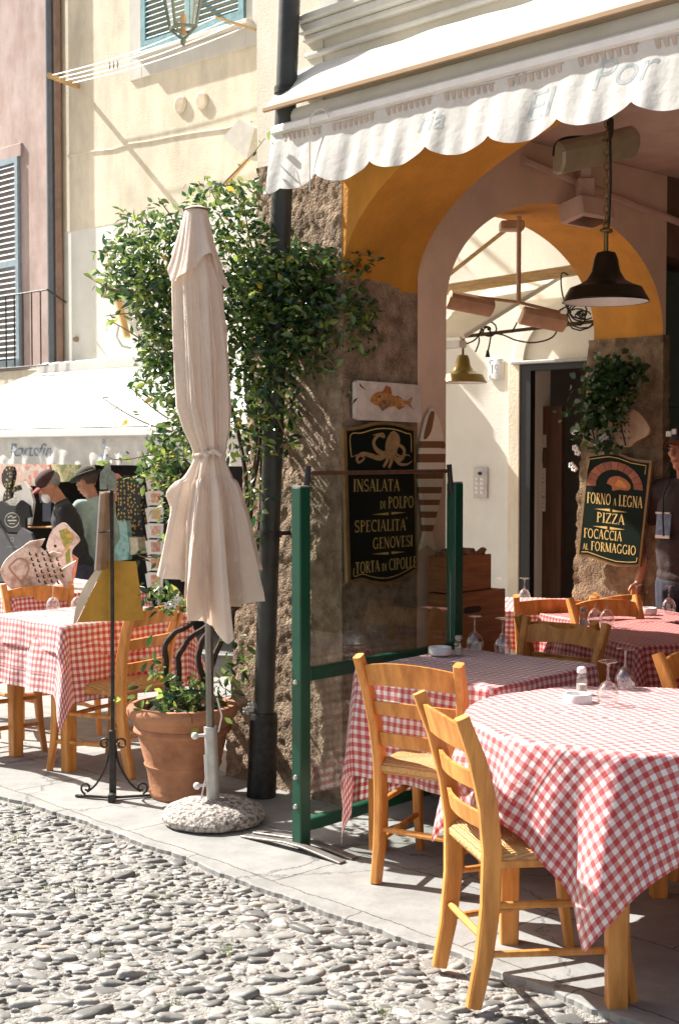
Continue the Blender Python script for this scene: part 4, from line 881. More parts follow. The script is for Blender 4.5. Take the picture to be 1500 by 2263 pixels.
def drape(name, label, cx, cy, rz, A, Bh, Rr, top, LA, LB, crot=0.0, seed=0.0, amp=.10, k=7, corner=.45, mat=None, flare=.03, off=(0, 0), group='red and white checked tablecloths', N=110, lift=0.0, sag=None):
    zb = gz(cy); c, s_ = math.cos(crot), math.sin(crot); mb = MB()
    def pos(u, v):
        a, b_ = LA * (2 * u - 1), LB * (2 * v - 1); x, y = a * c - b_ * s_ + off[0], a * s_ + b_ * c + off[1]
        qx, qy = max(-(A - Rr), min(A - Rr, x)), max(-(Bh - Rr), min(Bh - Rr, y)); vx, vy = x - qx, y - qy; L_ = math.hypot(vx, vy)
        if L_ <= Rr or L_ < 1e-6:
            return V((x, y, top + lift + .0015 * math.sin(x * 23 + y * 17 + seed) + .0015 * math.sin(y * 31 - x * 11) + .003 * math.exp(-((x * .6 + y * .8 + .1) / .012) ** 2)))
        dx, dy = vx / L_, vy / L_; e = L_ - Rr; th = math.atan2(y, x); cf = (abs(2 * dx * dy)) ** 1.3 if (abs(vx) > 1e-6 and abs(vy) > 1e-6) else 0
        if Rr > .3: cf = 0
        ar = th * k + seed
        fold = (.5 + .5 * math.sin(ar + .8 * math.sin(2.3 * th + seed))) * amp + .5 * amp * (.5 + .5 * math.sin(2.1 * ar + 1.3 + seed + 4 * e))
        o_ = .010 * (1 - math.exp(-e / .008)) + e * (flare + corner * cf) + fold * (1 - math.exp(-e / .12)) * (e ** .6) + lift
        slope = flare + corner * cf + fold * .5; dz = e * math.sqrt(max(.3, 1 - slope * slope)) - .006 * (1 - math.exp(-e / .008))
        if sag: dz, o_ = sag(dz, o_, e, th)
        return V((qx + dx * (Rr + o_), qy + dy * (Rr + o_), top + lift - max(0, dz) + .002 * math.sin(th * 9 + seed)))
    mb.grid(pos, N, N, uvf=lambda u, v: (LA * 2 * u + seed, LB * 2 * v + seed * .37))
    o = mb.build(name, mat or m_cloth, None, local=True, auto=85); o.location = (cx, cy, zb); o.rotation_euler = (0, 0, rz); tag(o, label, 'tablecloth', group); PM[o.name] = Matrix.Translation(o.location) @ Matrix.Rotation(rz, 4, 'Z')
    return o
# round table 1
T1 = (.985, 4.40); lg = [(.56 - T1[0], 4.43 - T1[1]), (.81 - T1[0], 3.915 - T1[1]), (.42, .05), (.18, .50)]
table('round wooden table in full sun at right, under two overlapping checked cloths', *T1, 0, .5, .5, legs=lg, rnd=.56)
drape('tablecloth', 'longer under cloth on the round sunlit table, its hem hanging over the chair seat', *T1, 0, .56, .56, .56, .75, .70, .70, R(63), 4.1, .11, 11, mat=m_cloth, off=(.07, -.05), flare=.045, N=130)
drape('tablecloth', 'sunlit upper cloth on the round table with a long pointed corner hanging to the right', *T1, 0, .56, .56, .56, .753, .81, .81, R(18), 4.1, .135, 11, mat=m_cloth, lift=.008, flare=.07, off=(.06, .01), N=150)
# table 2
T2 = (.56, 5.51); rz2 = R(-42)
table('wooden table beside the glass screen under a half shaded checked cloth', *T2, rz2, .335, .355)
drape('tablecloth', 'half shaded checked cloth beside the glass screen, reaching almost to the ground', *T2, rz2, .345, .365, .03, .75, .80, .80, 0, 2.2, .055, 9, corner=.03, flare=.012, N=120, off=(-.13, .0))
# tables 3, 4, 5 inside the arch
e3 = V((.359, -.81, 0)).normalized(); rz3 = math.atan2(e3.y, e3.x)
p3v = V((.914, .405, 0)); c3 = V((1.345, 6.07, 0)) - e3 * .35 + p3v * .32; c4 = c3 - e3 * .66 + p3v * .33
table('wooden table inside the arch with a deep red checked cloth, nearest the facade', c3.x, c3.y, rz3, .34, .31)
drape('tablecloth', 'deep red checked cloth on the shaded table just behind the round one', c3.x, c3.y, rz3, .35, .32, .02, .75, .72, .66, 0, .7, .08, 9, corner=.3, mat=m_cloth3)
table('wooden table at the back of the arch under the pizza sign', c4.x, c4.y, rz3, .28, .34)
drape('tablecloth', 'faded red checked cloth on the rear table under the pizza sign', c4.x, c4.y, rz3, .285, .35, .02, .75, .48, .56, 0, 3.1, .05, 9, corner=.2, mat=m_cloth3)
table('wooden table in the courtyard beyond the inner arch', 1.24, 8.42, R(-12), .42, .36)
drape('tablecloth', 'pale sunlit checked cloth on the courtyard table beyond the crates', 1.24, 8.42, R(-12), .43, .37, .02, .75, .68, .62, 0, 5.1, .07, 9, mat=m_cloth2)
# tables A, B at left
cA = V((-1.376, 6.77, 0)) + WW * .37 - RR * .31; rzA = math.atan2(WW.y, WW.x)
table('wooden table at left behind the menu stand, under two sunlit checked cloths', cA.x, cA.y, rzA, .38, .32)
drape('tablecloth', 'longer under cloth on the left table with a pointed corner hanging by its leg', cA.x, cA.y, rzA, .385, .325, .02, .75, .73, .71, 0, 1.9, .06, 9, corner=.16, off=(.0, .0))
drape('tablecloth', 'bright white looking upper cloth on the left table behind the menu stand', cA.x, cA.y, rzA, .385, .325, .02, .754, .53, .50, 0, .4, .04, 7, lift=.007, corner=.18, mat=m_cloth)
table('wooden table at far left carrying two carved fish', -1.92, 8.85, rzA, .48, .42, top=.832)
drape('tablecloth', 'checked cloth on the far left table carrying two carved fish', -1.92, 8.85, rzA, .485, .425, .02, .838, .74, .68, 0, 2.9, .06, 9, corner=.3, mat=m_cloth2)

# ------------------------------------------------------------------ things on the tables
m_glass = thin_glass('clear_wine_glass', (.96, .97, .97), base=.10); m_bglass = thin_glass('clear_bottle_glass', (.9, .93, .92), base=.14)
GG = 'upturned wine glasses on the tables'
glass0 = None
def wine_glass(px, py, label, zt=.754, p=None):
    global glass0
    p = p or gnd(px, py, zt); zt += gz(p.y); loc = (p.x, p.y, zt + .002)
    if glass0 is None:
        t = thing('wine_glass', label, 'wine glass', loc, 0, GG); PM[t.name] = Matrix.Identity(4)
        mb = MB(); mb.lathe([(.031, 0), (.036, .02), (.038, .04), (.034, .060), (.022, .078), (.008, .087)], (0, 0, 0), 28, False, True); mb.lathe([(.0295, .001), (.0345, .02), (.0365, .04), (.0325, .059), (.02, .0765), (.004, .084)], (0, 0, 0), 28, False, True); mb.lathe([(.0295, 0), (.0315, 0), (.0315, .0025), (.0295, .0025)], (0, 0, 0), 28, False, False); mb.build('bowl', m_glass, t, local=True)
        mb = MB(); mb.lathe([(.007, .0875), (.0045, .10), (.004, .125), (.0045, .140), (.008, .147)], (0, 0, 0), 12, False, False); mb.build('stem', m_glass, t, local=True)
        mb = MB(); mb.lathe([(.008, .1475), (.030, .151), (.0335, .154), (.030, .1565), (.006, .157)], (0, 0, 0), 28); mb.build('foot', m_glass, t, local=True)
        glass0 = t; t.location = loc; return t
    return copy_thing(glass0, loc, rng.random() * 3, label, GG)
wine_glass(1342, 1562, 'upturned wine glass on the sunlit round table, nearer the white ashtray')
wine_glass(1380, 1528, 'upturned wine glass on the sunlit round table, the one behind nearer the right edge')
wine_glass(1048, 1440, 'upturned wine glass next to the salt shaker on the half shaded table')
wine_glass(1110, 1446, 'upturned wine glass in front of the chair back on the half shaded table')
wine_glass(1314, 1383, 'darker upturned wine glass overlapped by its twin on the deep red table')
wine_glass(1340, 1386, 'upturned wine glass standing forward of its twin on the deep red table')
wine_glass(1424, 1332, 'upturned wine glass on the rear table below the man\'s hand', p=V((1.63, 7.44, 0)))
wine_glass(1480, 1336, 'upturned wine glass on the rear table, nearest the right picture edge', p=V((1.78, 7.32, 0)))
wine_glass(1102, 1302, 'upturned wine glass on the courtyard table next to the crates')
wine_glass(1158, 1305, 'upturned wine glass on the courtyard table in front of the brown door')
wine_glass(118, 1350, 'upturned wine glass on the left table below the big carved fish')
wine_glass(172, 1347, 'upturned wine glass on the left table beside the yellow menu leaf')
wine_glass(20, 1308, 'upturned wine glass at the left picture edge before the carved fish')
m_marble = M('white_marble', (.72, .70, .68), .35, .12, 20); m_salt = M('grey_salt', (.5, .46, .42), .9)
AG = 'white stone ashtrays on the tables'
ash0 = None
def ashtray(px, py, label, sc=1.0):
    global ash0
    p = gnd(px, py, .754); loc = (p.x, p.y, .757 + gz(p.y))
    if ash0 is None:
        mb = MB(); mb.lathe([(.046, 0), (.050, .004), (.050, .030), (.047, .034), (.040, .034), (.037, .030), (.036, .012), (.004, .010)], (0, 0, 0), 28, True, True); ash0 = mb.build('ashtray', m_marble, None, local=True); ash0.location = loc; tag(ash0, label, 'ashtray', AG); return
    o = ash0.copy(); col.objects.link(o); o.location = loc; o['label'] = label
ashtray(1275, 1556, 'white stone ashtray on the sunlit round table below the small bottle')
ashtray(972, 1448, 'white stone ashtray on the half shaded table near the glass screen')
ashtray(1402, 1354, 'white stone ashtray on the rear table, left of its pair')
ashtray(1430, 1356, 'white stone ashtray on the rear table, right of its pair')
def shaker(px, py, label, h=.085, top=m_grey):
    p = gnd(px, py, .754); t = thing('salt_shaker', label, 'salt shaker', (p.x, p.y, .756 + gz(p.y)), .3, 'small glass salt and pepper shakers'); PM[t.name] = Matrix.Identity(4)
    mb = MB(); mb.lathe([(.020, 0), (.022, .004), (.020, h * .62), (.015, h * .74), (.0145, h * .8)], (0, 0, 0), 8); mb.build('bottle', m_bglass, t, local=True, smooth=False)
    mb = MB(); mb.lathe([(.0185, .003), (.018, h * .42)], (0, 0, 0), 8); mb.build('salt', m_salt, t, local=True)
    mb = MB(); mb.lathe([(.0155, h * .80), (.017, h * .82), (.0165, h * .95), (.011, h)], (0, 0, 0), 14); mb.build('cap', top, t, local=True)
shaker(1013, 1449, 'glass salt shaker beside the ashtray on the half shaded table')
shaker(1288, 1387, 'small glass shaker at the left end of the deep red table', .10)
shaker(1284, 1540, 'white topped glass bottle behind the ashtray on the round sunlit table', .105, m_white)
# ------------------------------------------------------------------ glass wind screen
GSa, GSb = V((-.156, 5.49, 0)), V((.531, 6.25, 0)); gd = (GSb - GSa).normalized(); gn = V((-gd.y, gd.x, 0))
GS = thing('glass_wind_screen', 'green framed glass wind screen in front of the stone pier', 'screen', (GSa + GSb) / 2, 0)
m_green = M('racing_green_paint', (.006, .080, .043), .35, .12, 10, .03, 50, stain=.2)
rotG = Matrix.Rotation(math.atan2(gd.y, gd.x), 3, 'Z')
for p, nm in ((GSa, 'post'), (GSb, 'post')):
    mb = MB(); mb.box(p + V((0, 0, .745)), (.062, .052, 1.47), rotG, .004); o = mb.build(nm, m_green, GS)
    mb = MB(); mb.box(p + V((0, 0, 1.483)), (.056, .046, .006), rotG); mb.build('cap', m_grey, o)
    e = 1 if p is GSa else -1
    mb = MB(); mb.tube([p + gd * .025 * e + V((0, 0, 1.42)), p + gd * (.045) * e + V((0, 0, 1.565))], .012, 8); mb.build('slide_rod', m_black, o)
    if p is GSa:
        for zz in (.18, .30, .69):
            mb = MB(); q = p - gd * .0315 + V((0, 0, zz)); mb.tube([q, q - gd * .010], [.011, .008], 10); mb.build('bolt', m_lgrey, o)
L_ = (GSb - GSa).length - .062
for z, h in ((.715, .055), (.095, .05)):
    mb = MB(); mb.box((GSa + GSb) / 2 + V((0, 0, z)), (L_, .045, h), rotG, .004); mb.build('rail', m_green, GS)
mb = MB(); mb.box((GSa + GSb) / 2 + gn * .0 + V((0, 0, 1.535)), (L_ - .06, .016, .018), rotG, .004); mb.build('top_bar', m_brown, GS)
mg = thin_glass('screen_glass', (.90, .93, .91), base=.06)
for z0, z1 in ((.745, 1.525), (.122, .686)):
    mb = MB(); mb.box((GSa + GSb) / 2 + V((0, 0, (z0 + z1) / 2)), (L_ - .004, .006, z1 - z0), rotG); mb.build('glass_pane', mg, GS, smooth=False)
for k in (-.06, .06):
    mb = MB(); c = GSa + gd * k * .6; mb.beam([c - gn * -.30 + V((0, 0, .005)), c + gn * .05 + V((0, 0, .028)), c - gn * .05 + V((0, 0, .028)), c - gn * .26 + V((0, 0, .005))], .04, .008, gd); mb.build('foot', M('dull_steel', (.30, .27, .24), .45, .2, 10, metal=.6), GS)
    mb = MB(); c = GSb + gd * k * .6; mb.beam([c + gn * .3 + V((0, 0, .005)), c - gn * .26 + V((0, 0, .005))], .04, .008, gd); mb.build('foot', MATS['dull_steel'], GS)
# ------------------------------------------------------------------ closed parasol
PU = gnd(472, 1815); PA = thing('closed_parasol', 'closed cream parasol tied in the middle with a steel pole in a round stone base', 'parasol', (PU.x, PU.y, 0))
m_fab = M('cream_parasol_cloth', (.84, .71, .595), .9, .05, 5, .25, 140, transl=.25, detail=8); m_gran = M('speckled_granite', (.16, .13, .11), .9, .3, 60, .9, 45, c2=(.55, .50, .44), fac2=(.38, .6))
mb = MB(); mb.lathe([(.20, 0), (.222, .012), (.226, .035), (.205, .062), (.16, .083), (.06, .098), (.03, .10)], (PU.x, PU.y, .001), 56, True, True, lambda a, z: .010 * math.sin(7 * a) + .012 * math.sin(13 * a + z * 60) + .008 * math.sin(29 * a + 2 + z * 90) + .006 * math.sin(41 * a)); mb.build('stone_base', m_gran, PA)
mb = MB(); mb.tube([(PU.x, PU.y, .09), (PU.x - .012, PU.y, .42)], [.029, .029], 20); tubeo = mb.build('base_tube', m_lgrey, PA)
for zz in (.165, .385):
    x0 = PU.x - .012 * (zz - .09) / .33; mb = MB(); mb.tube([(x0 - .024, PU.y - .012, zz), (x0 - .062, PU.y - .03, zz)], .007, 8); mb.ell((x0 - .066, PU.y - .032, zz), (.016, .016, .016)); mb.build('clamp_knob', m_white, tubeo)
axx = lambda z: PU.x + float(np.interp(z, [0, .42, .74, 1.0, 1.32, 1.634, 1.82, 2.18, 2.45, 2.7], [0, -.014, .020, -.008, -.012, -.012, -.036, -.052, -.064, -.064]))
mb = MB(); mb.tube([(PU.x - .012, PU.y, .40), (PU.x - .016, PU.y, .8), (axx(1.62), PU.y, 1.62), (axx(2.6), PU.y, 2.66)], .018, 14); mb.build('pole', M('steel_pole', (.20, .19, .17), .3, .15, 8, metal=.7), PA)
NT = 360; NZ = 130
rng2 = np.random.default_rng(3); NPL = 8
plv = []
for i in range(NPL): plv.append((2 * math.pi * (i + .25 * (rng2.random() - .5)) / NPL + .35, .75 + .6 * rng2.random(), rng2.random() * .5 - .25))
def pleat(th, z):
    f = 0
    for a, s_, tw in plv:
        d = (th - a - tw * (1.6 - z) * .5 + math.pi) % (2 * math.pi) - math.pi; f = max(f, s_ * max(0, 1 - abs(d) / .42) ** 1.25)
    g = .16 * math.sin(17 * th + 3 * z + 1) + .10 * math.sin(29 * th - 2 * z)
    rd = (1 - abs(math.sin(6.5 * th + 1.3 * z + .6 * math.sin(3 * z)))) ** 3 + .7 * (1 - abs(math.sin(10.5 * th - 1.1 * z + 2))) ** 4
    return f + .32 * g + .34 * rd
def wdt(z): return float(np.interp(z, [.72, .85, .95, 1.02, 1.12, 1.32, 1.45, 1.56, 1.615, 1.66, 1.72, 1.82, 2.1, 2.35, 2.42, 2.49, 2.60, 2.66], [.275, .275, .268, .262, .236, .192, .150, .098, .070, .080, .102, .120, .120, .112, .094, .070, .050, .044]))
def hem(th):                                      # hem height round the canopy: lowest tip towards the camera-right, high at left
    d = (th - R(-75) + math.pi) % (2 * math.pi) - math.pi
    z = .70 + .29 * min(1, abs(d) / 1.5) ** 1.1
    for a, s_, tw in plv:
        dd = (th - a - tw * .3 + math.pi) % (2 * math.pi) - math.pi; z -= .05 * max(0, 1 - abs(dd) / .4) - .02
    return z
def canopy(u, v):
    th = 2 * math.pi * u - math.pi; zt = 2.64; zb = hem(th); z = zt + (zb - zt) * v ** .95
    w_ = wdt(z); p = pleat(th, z); am = .20 + .45 * min(1, max(0, (1.6 - z) / .6)) if z < 1.6 else .30 + .10 * math.sin(z * 2)
    r = w_ * (1 - am + am * min(1.25, p * 1.25) * 1.0) * (.8 if z < 1.6 else .95) + .012 * (z < 1.5) * p
    sq = 1 - .12 * abs(math.sin(th)) ; d_l = 0
    if z < 1.55: r *= 1 + .42 * math.exp(-((th - (-2.95)) ** 2 if th < 0 else (th - 3.33) ** 2) / .05) * math.exp(-((z - 1.455) / .06) ** 2)
    return (axx(z) + r * math.cos(th), PU.y + r * math.sin(th) * sq, z)
mb = MB(); mb.grid(canopy, NT, NZ); mb.build('canopy', m_fab, PA, auto=88)
def capf(u, v):
    th = 2 * math.pi * u - math.pi; zt = 2.668; fl = .5 + .5 * math.sin(3 * th + 1.9); fl2 = .5 + .5 * math.sin(5 * th - .6)
    zb = 2.32 + .12 * (1 - fl) + .04 * fl2; z = zt + (zb - zt) * v
    r = .046 + (.050 + .012 * fl2) * v ** .9 + .011 * v * math.sin(7 * th + 2) + (.020 * fl + .010) * v ** 4 + .005 * math.sin(17 * th) * v
    return (axx(2.5) + r * math.cos(th), PU.y + r * math.sin(th) * .9, z)
mb = MB(); mb.grid(capf, 200, 26); mb.build('top_flap', m_fab, PA, auto=88)
mb = MB(); mb.lathe([(.048, 2.664), (.047, 2.672), (.03, 2.680), (.004, 2.683)], (axx(2.6), PU.y, 0), 28); mb.build('top_cap', m_fab, PA)
mb = MB(); mb.tube([(axx(2.6) + .048 * math.cos(a), PU.y + .048 * math.sin(a), 2.666) for a in np.linspace(0, 6.283, 30)], .0035, 6); mb.build('cap_ring', m_brown, PA)
mb = MB(); N = 40
mb.tube([(axx(1.615) + (.064) * math.cos(a), PU.y + .060 * math.sin(a), 1.615 + .006 * math.sin(3 * a)) for a in np.linspace(0, 6.283, N)], .008, 6)
kx = axx(1.615) - .005; ky = PU.y - .066; tie = mb.build('tie', m_fab, PA)
mb = MB(); mb.ell((kx, ky, 1.61), (.014, .012, .012)); mb.beam([(kx, ky, 1.612), (kx + .03, ky - .012, 1.630), (kx + .065, ky - .004, 1.605)], .018, .004, (0, 0, 1)); mb.beam([(kx, ky, 1.61), (kx - .012, ky - .012, 1.55), (kx - .02, ky - .018, 1.46)], .018, .004, (1, 0, 0)); mb.build('bow', m_fab, tie)
mb = MB(); mb.tube([(PU.x + .02, PU.y - .02, .55), (PU.x + .04, PU.y - .02, .47), (PU.x + .025, PU.y - .02, .40)], .004, 6); mb.tube([(PU.x - .035, PU.y - .03, .30), (PU.x - .03, PU.y - .035, .20), (PU.x - .05, PU.y - .05, .11)], .004, 6); mb.build('cord', m_white, PA)
# ------------------------------------------------------------------ terracotta pot and climbing jasmine
PT = gnd(405, 1757); m_terra = M('terracotta', (.42, .165, .075), .8, .2, 5, .2, 60, c2=(.56, .26, .13), stain=.25)
PO = thing('terracotta_pot', 'large ribbed terracotta pot holding the jasmine', 'flower pot', (PT.x, PT.y, 0)); 
wob = lambda a, z: .004 * math.sin(3 * a + z * 9)
mb = MB(); mb.lathe([(.150, 0), (.158, .012), (.160, .030), (.156, .038), (.172, .135), (.180, .150), (.184, .158), (.180, .166), (.212, .300), (.222, .306), (.232, .318), (.228, .332), (.222, .338), (.230, .345), (.238, .372), (.252, .380), (.262, .400), (.262, .420), (.250, .436), (.228, .438), (.216, .425), (.212, .36)], (PT.x, PT.y, 0), 56, True, False, wob); mb.build('pot_body', m_terra, PO)
m_soil = M('dry_soil', (.055, .03, .018), .95, .5, 20, 1.0, 40)
mb = MB(); mb.grid(lambda u, v: (PT.x + .213 * u * math.cos(6.2832 * v), PT.y + .213 * u * math.sin(6.2832 * v), .395 + .025 * n3((u * math.cos(6.28 * v), u * math.sin(6.28 * v), 0), 9) + .012 * n3((u * math.cos(6.28 * v), u * math.sin(6.28 * v), 3), 26)), 16, 48); mb.build('soil', m_soil, PO, auto=80)
JS = thing('climbing_jasmine', 'glossy climbing jasmine growing from the terracotta pot up the stone pier', 'climbing plant', (PT.x, PT.y, .4))
m_bark = M('twisting_bark', (.055, .032, .022), .85, .3, 20, .6, 60)
YV = 6.28
def tw(pts, r, seed):
    q = []; n = len(pts)
    for i in range(n - 1):
        for k in range(6): t = k / 6; q.append(V(pts[i]) * (1 - t) + V(pts[i + 1]) * t)
    q.append(V(pts[-1])); q = [sum((q[max(0, min(len(q) - 1, j + d))] for d in (-3, -2, -1, 0, 1, 2, 3)), V()) / 7 for j in range(len(q))]
    q = [p + V((math.sin(i * .9 + seed), math.cos(i * .8 + seed), 0)) * r * .22 for i, p in enumerate(q)]
    return q
main = [[(372, 1560, 6.42), (368, 1480, 6.40), (362, 1425, 6.36), (385, 1395, 6.36), (420, 1385, 6.38), (460, 1330, 6.42), (520, 1230, 6.44), (560, 1080, 6.42), (585, 900, 6.36), (590, 700, 6.34), (560, 560, 6.36)],
        [(400, 1560, 6.44), (392, 1470, 6.42), (396, 1440, 6.4), (425, 1402, 6.42), (470, 1380, 6.45), (530, 1290, 6.46), (555, 1150, 6.44), (570, 950, 6.40), (560, 800, 6.36), (480, 660, 6.34), (380, 560, 6.32)],
        [(455, 1540, 6.44), (440, 1470, 6.44), (438, 1425, 6.44), (470, 1390, 6.46), (545, 1330, 6.47), (575, 1200, 6.44), (580, 1000, 6.40), (600, 850, 6.34), (660, 760, 6.28), (740, 700, 6.24)],
        [(448, 1545, 6.46), (455, 1490, 6.46), (478, 1450, 6.47), (500, 1380, 6.48), (548, 1240, 6.47), (545, 1050, 6.44), (520, 900, 6.4), (430, 760, 6.36), (340, 640, 6.34)]]
mb = MB()
for i, m_ in enumerate(main):
    pts = tw([at(*p) for p in m_], .016, i * 2.1); n = len(pts); mb = MB(); mb.tube(pts, [.017 - .010 * j / n for j in range(n)], 7); mb.build('stem', m_bark, JS)
mb = MB(); tips = []
twigs = [((560, 560), (500, 480), (470, 430), (455, 385)), ((560, 570), (540, 460), (530, 400)), ((430, 560), (380, 480), (345, 430)), ((400, 560), (310, 480), (245, 470)), ((360, 600), (290, 560), (215, 552)), ((350, 640), (260, 650), (175, 600)), ((350, 700), (290, 690), (225, 700)), ((380, 800), (300, 740), (228, 700)), ((400, 960), (300, 930), (215, 870)), ((400, 940), (330, 900), (275, 840)),
         ((620, 600), (720, 560), (800, 560), (845, 575)), ((700, 640), (770, 640), (825, 670), (820, 710)), ((720, 720), (780, 760), (830, 740)), ((680, 760), (740, 800), (770, 860), (780, 880)), ((600, 480), (640, 500), (665, 540)), ((420, 1010), (350, 1000), (270, 1020), (235, 1010)), ((400, 1200), (340, 1240), (290, 1220)), ((560, 1060), (545, 1180), (520, 1290)), ((600, 900), (640, 980), (650, 1060)), ((745, 560), (760, 470), (752, 370)), ((560, 640), (600, 690), (650, 850)), ((480, 420), (560, 340), (590, 300))]
for i, tws in enumerate(twigs):
    pts = tw([at(px, py, 6.25 + .08 * math.sin(i * 2.3)) for px, py in tws], .006, i); n = len(pts); mb = MB(); mb.tube(pts, [.0045 - .0028 * j / n for j in range(n)], 5)
    mb.build('twig', M('brown_twig', (.22, .13, .06), .7), JS); tips += [(p, .02) for p in pts[n // 3:]]
m_leaf = leafmat('glossy_jasmine_leaf', (.020, .065, .024), (.28, .41, .085), .20, .38)
MATS['glossy_jasmine_leaf'].node_tree.nodes['Principled BSDF'].inputs['Specular IOR Level'].default_value = .85
m_ivy = leafmat('ivy_leaf', (.012, .045, .012), (.07, .14, .03), .45, .2)
def leaves(name, centres, parent, m, size=(.030, .048), wr=.42, up=.5):
    # centres: list of (point, spread); builds folded pointed leaves
    N = len(centres); C0 = np.array([[c[0][0], c[0][1], c[0][2]] for c in centres]) + rng.normal(0, 1, (N, 3)) * np.array([c[1] if not isinstance(c[1], tuple) else 1 for c in centres])[:, None]
    d = rng.normal(0, 1, (N, 3)); d[:, 2] = d[:, 2] * .7 - .25; d /= np.linalg.norm(d, axis=1)[:, None]
    n_ = rng.normal(0, .6, (N, 3)) + np.array([-.45, -.35, up]); s_ = np.cross(d, n_); s_ /= np.linalg.norm(s_, axis=1)[:, None]; n_ = np.cross(s_, d)
    L = size[0] + (size[1] - size[0]) * rng.random((N, 1)); Wd = L * wr * .5 * (.8 + .4 * rng.random((N, 1)))
    prof = [(0, .12), (.28, .9), (.58, .85), (1.0, 0)]; rows = []
    for (t, ww_) in prof:
        mid = C0 + d * L * t - n_ * L * .10 * t * t
        rows += [mid - s_ * Wd * ww_ + n_ * Wd * .35 * ww_, mid, mid + s_ * Wd * ww_ + n_ * Wd * .35 * ww_]
    vv = np.stack(rows, 1).reshape(-1, 3); f = []
    for k in range(3): f += [(k * 3, k * 3 + 1, k * 3 + 4, k * 3 + 3), (k * 3 + 1, k * 3 + 2, k * 3 + 5, k * 3 + 4)]
    ff = (np.array(f)[None] + (np.arange(N) * 12)[:, None, None]).reshape(-1, 4)
    mb = MB(); mb.v = [V(p) for p in vv]; mb.f = [list(q) for q in ff.tolist()]; mb.mi = [0] * len(mb.f); u = rng.random(N) ** 1.3
    mb.uv = {i: (float(u[i // 12]), 0) for i in range(len(vv))}
    return mb.build(name, m, parent, auto=80)
blobs = [(470, 440, 62, 34, 60), (540, 430, 30, 30, 30), (330, 500, 60, 36, 60), (285, 560, 55, 38, 90), (300, 620, 65, 42, 150), (350, 580, 55, 60, 130), (430, 540, 60, 55, 110), (540, 520, 55, 50, 130), (580, 600, 80, 40, 240), (680, 580, 80, 32, 200), (760, 590, 50, 28, 90), (640, 650, 110, 45, 360), (760, 670, 55, 42, 150), (720, 720, 70, 40, 150), (600, 720, 70, 55, 230), (360, 670, 60, 50, 190), (370, 760, 55, 55, 190), (360, 830, 48, 55, 130), (410, 880, 40, 50, 90), (560, 810, 60, 60, 170), (660, 790, 60, 45, 120), (600, 880, 60, 50, 90), (380, 980, 45, 40, 100), (350, 1040, 45, 35, 60), (540, 950, 50, 60, 70), (620, 960, 30, 50, 30), (375, 1150, 25, 60, 24), (560, 1120, 25, 80, 26), (770, 760, 50, 40, 50), (520, 680, 70, 70, 220), (800, 700, 25, 30, 40), (380, 1330, 35, 25, 26), (345, 1310, 26, 16, 14), (520, 1210, 22, 50, 14), (780, 870, 18, 30, 6)]
cen = []
for (bx_, by_, rx, ry, n) in blobs:
    for i in range(int(n * 2.8)):
        while True:
            a, b_ = rng.uniform(-1, 1), rng.uniform(-1, 1)
            if a * a + b_ * b_ < 1: break
        Y = 6.26 + rng.normal(0, .10); cen.append((at(bx_ + a * rx * 1.2, by_ + b_ * ry * 1.16, max(5.98, min(6.5, Y))), .012))
cen += [(p, .016) for (p, _) in tips]
leaves('foliage', cen, JS, m_leaf, (.022, .060), .46)
cen = [(V((PT.x + rng.normal(0, .09) + .02, PT.y - .03 + rng.normal(0, .09), .47 + rng.normal(0, .045))), .012) for _ in range(210)] + [(at(535 + rng.normal(0, 24), 1480 + rng.normal(0, 35), 6.42), .01) for _ in range(55)] + [(at(340 + rng.normal(0, 24), 1490 + rng.normal(0, 22), 6.35), .01) for _ in range(30)]
leaves('foliage', cen, JS, m_leaf, (.045, .070))
mb = MB()
for (px, py) in ((385, 1335), (392, 1322), (400, 1330), (372, 1338), (545, 1570), (556, 1560), (562, 1575)):
    c = at(px, py, 6.2 if py < 1400 else 6.44); 
    for k in range(5): a = k * 1.2566; mb.ell(c + V((.013 * math.cos(a), -.004, .013 * math.sin(a))), (.010, .004, .007), 6, 4, Matrix.Rotation(-a, 3, 'Y'))
mb.build('blossom', M('white_petal', (.80, .78, .72), .6), JS)
# ------------------------------------------------------------------ menu stand
PMS = gnd(250, 1768); MS = thing('menu_stand', 'wrought iron menu stand with scrolled feet and hanging ochre menu leaves', 'menu stand', (PMS.x, PMS.y, 0))
def spiral(c, r0, r1, turns, a0, ax, n=26, sgn=1): return [V(c) + V(ax) * ((r0 + (r1 - r0) * i / n) * math.cos(a0 + sgn * turns * 6.283 * i / n)) + V((0, 0, 1)) * ((r0 + (r1 - r0) * i / n) * math.sin(a0 + sgn * turns * 6.283 * i / n)) for i in range(n + 1)]
mb = MB(); X0, Y0 = PMS.x, PMS.y
mb.beam([(X0, Y0, .0), (X0 + .004, Y0, .8), (X0 + .006, Y0, 1.45)], .016, .016, (1, 0, 0), .2); mb.build('post', m_iron, MS)
mb = MB(); mb.box((X0, Y0, .18), (.03, .03, .30), None, .003); mb.box((X0 + .0, Y0 - .02, .02), (.03, .07, .04), None, .003); mb.build('foot_socket', m_iron, MS)
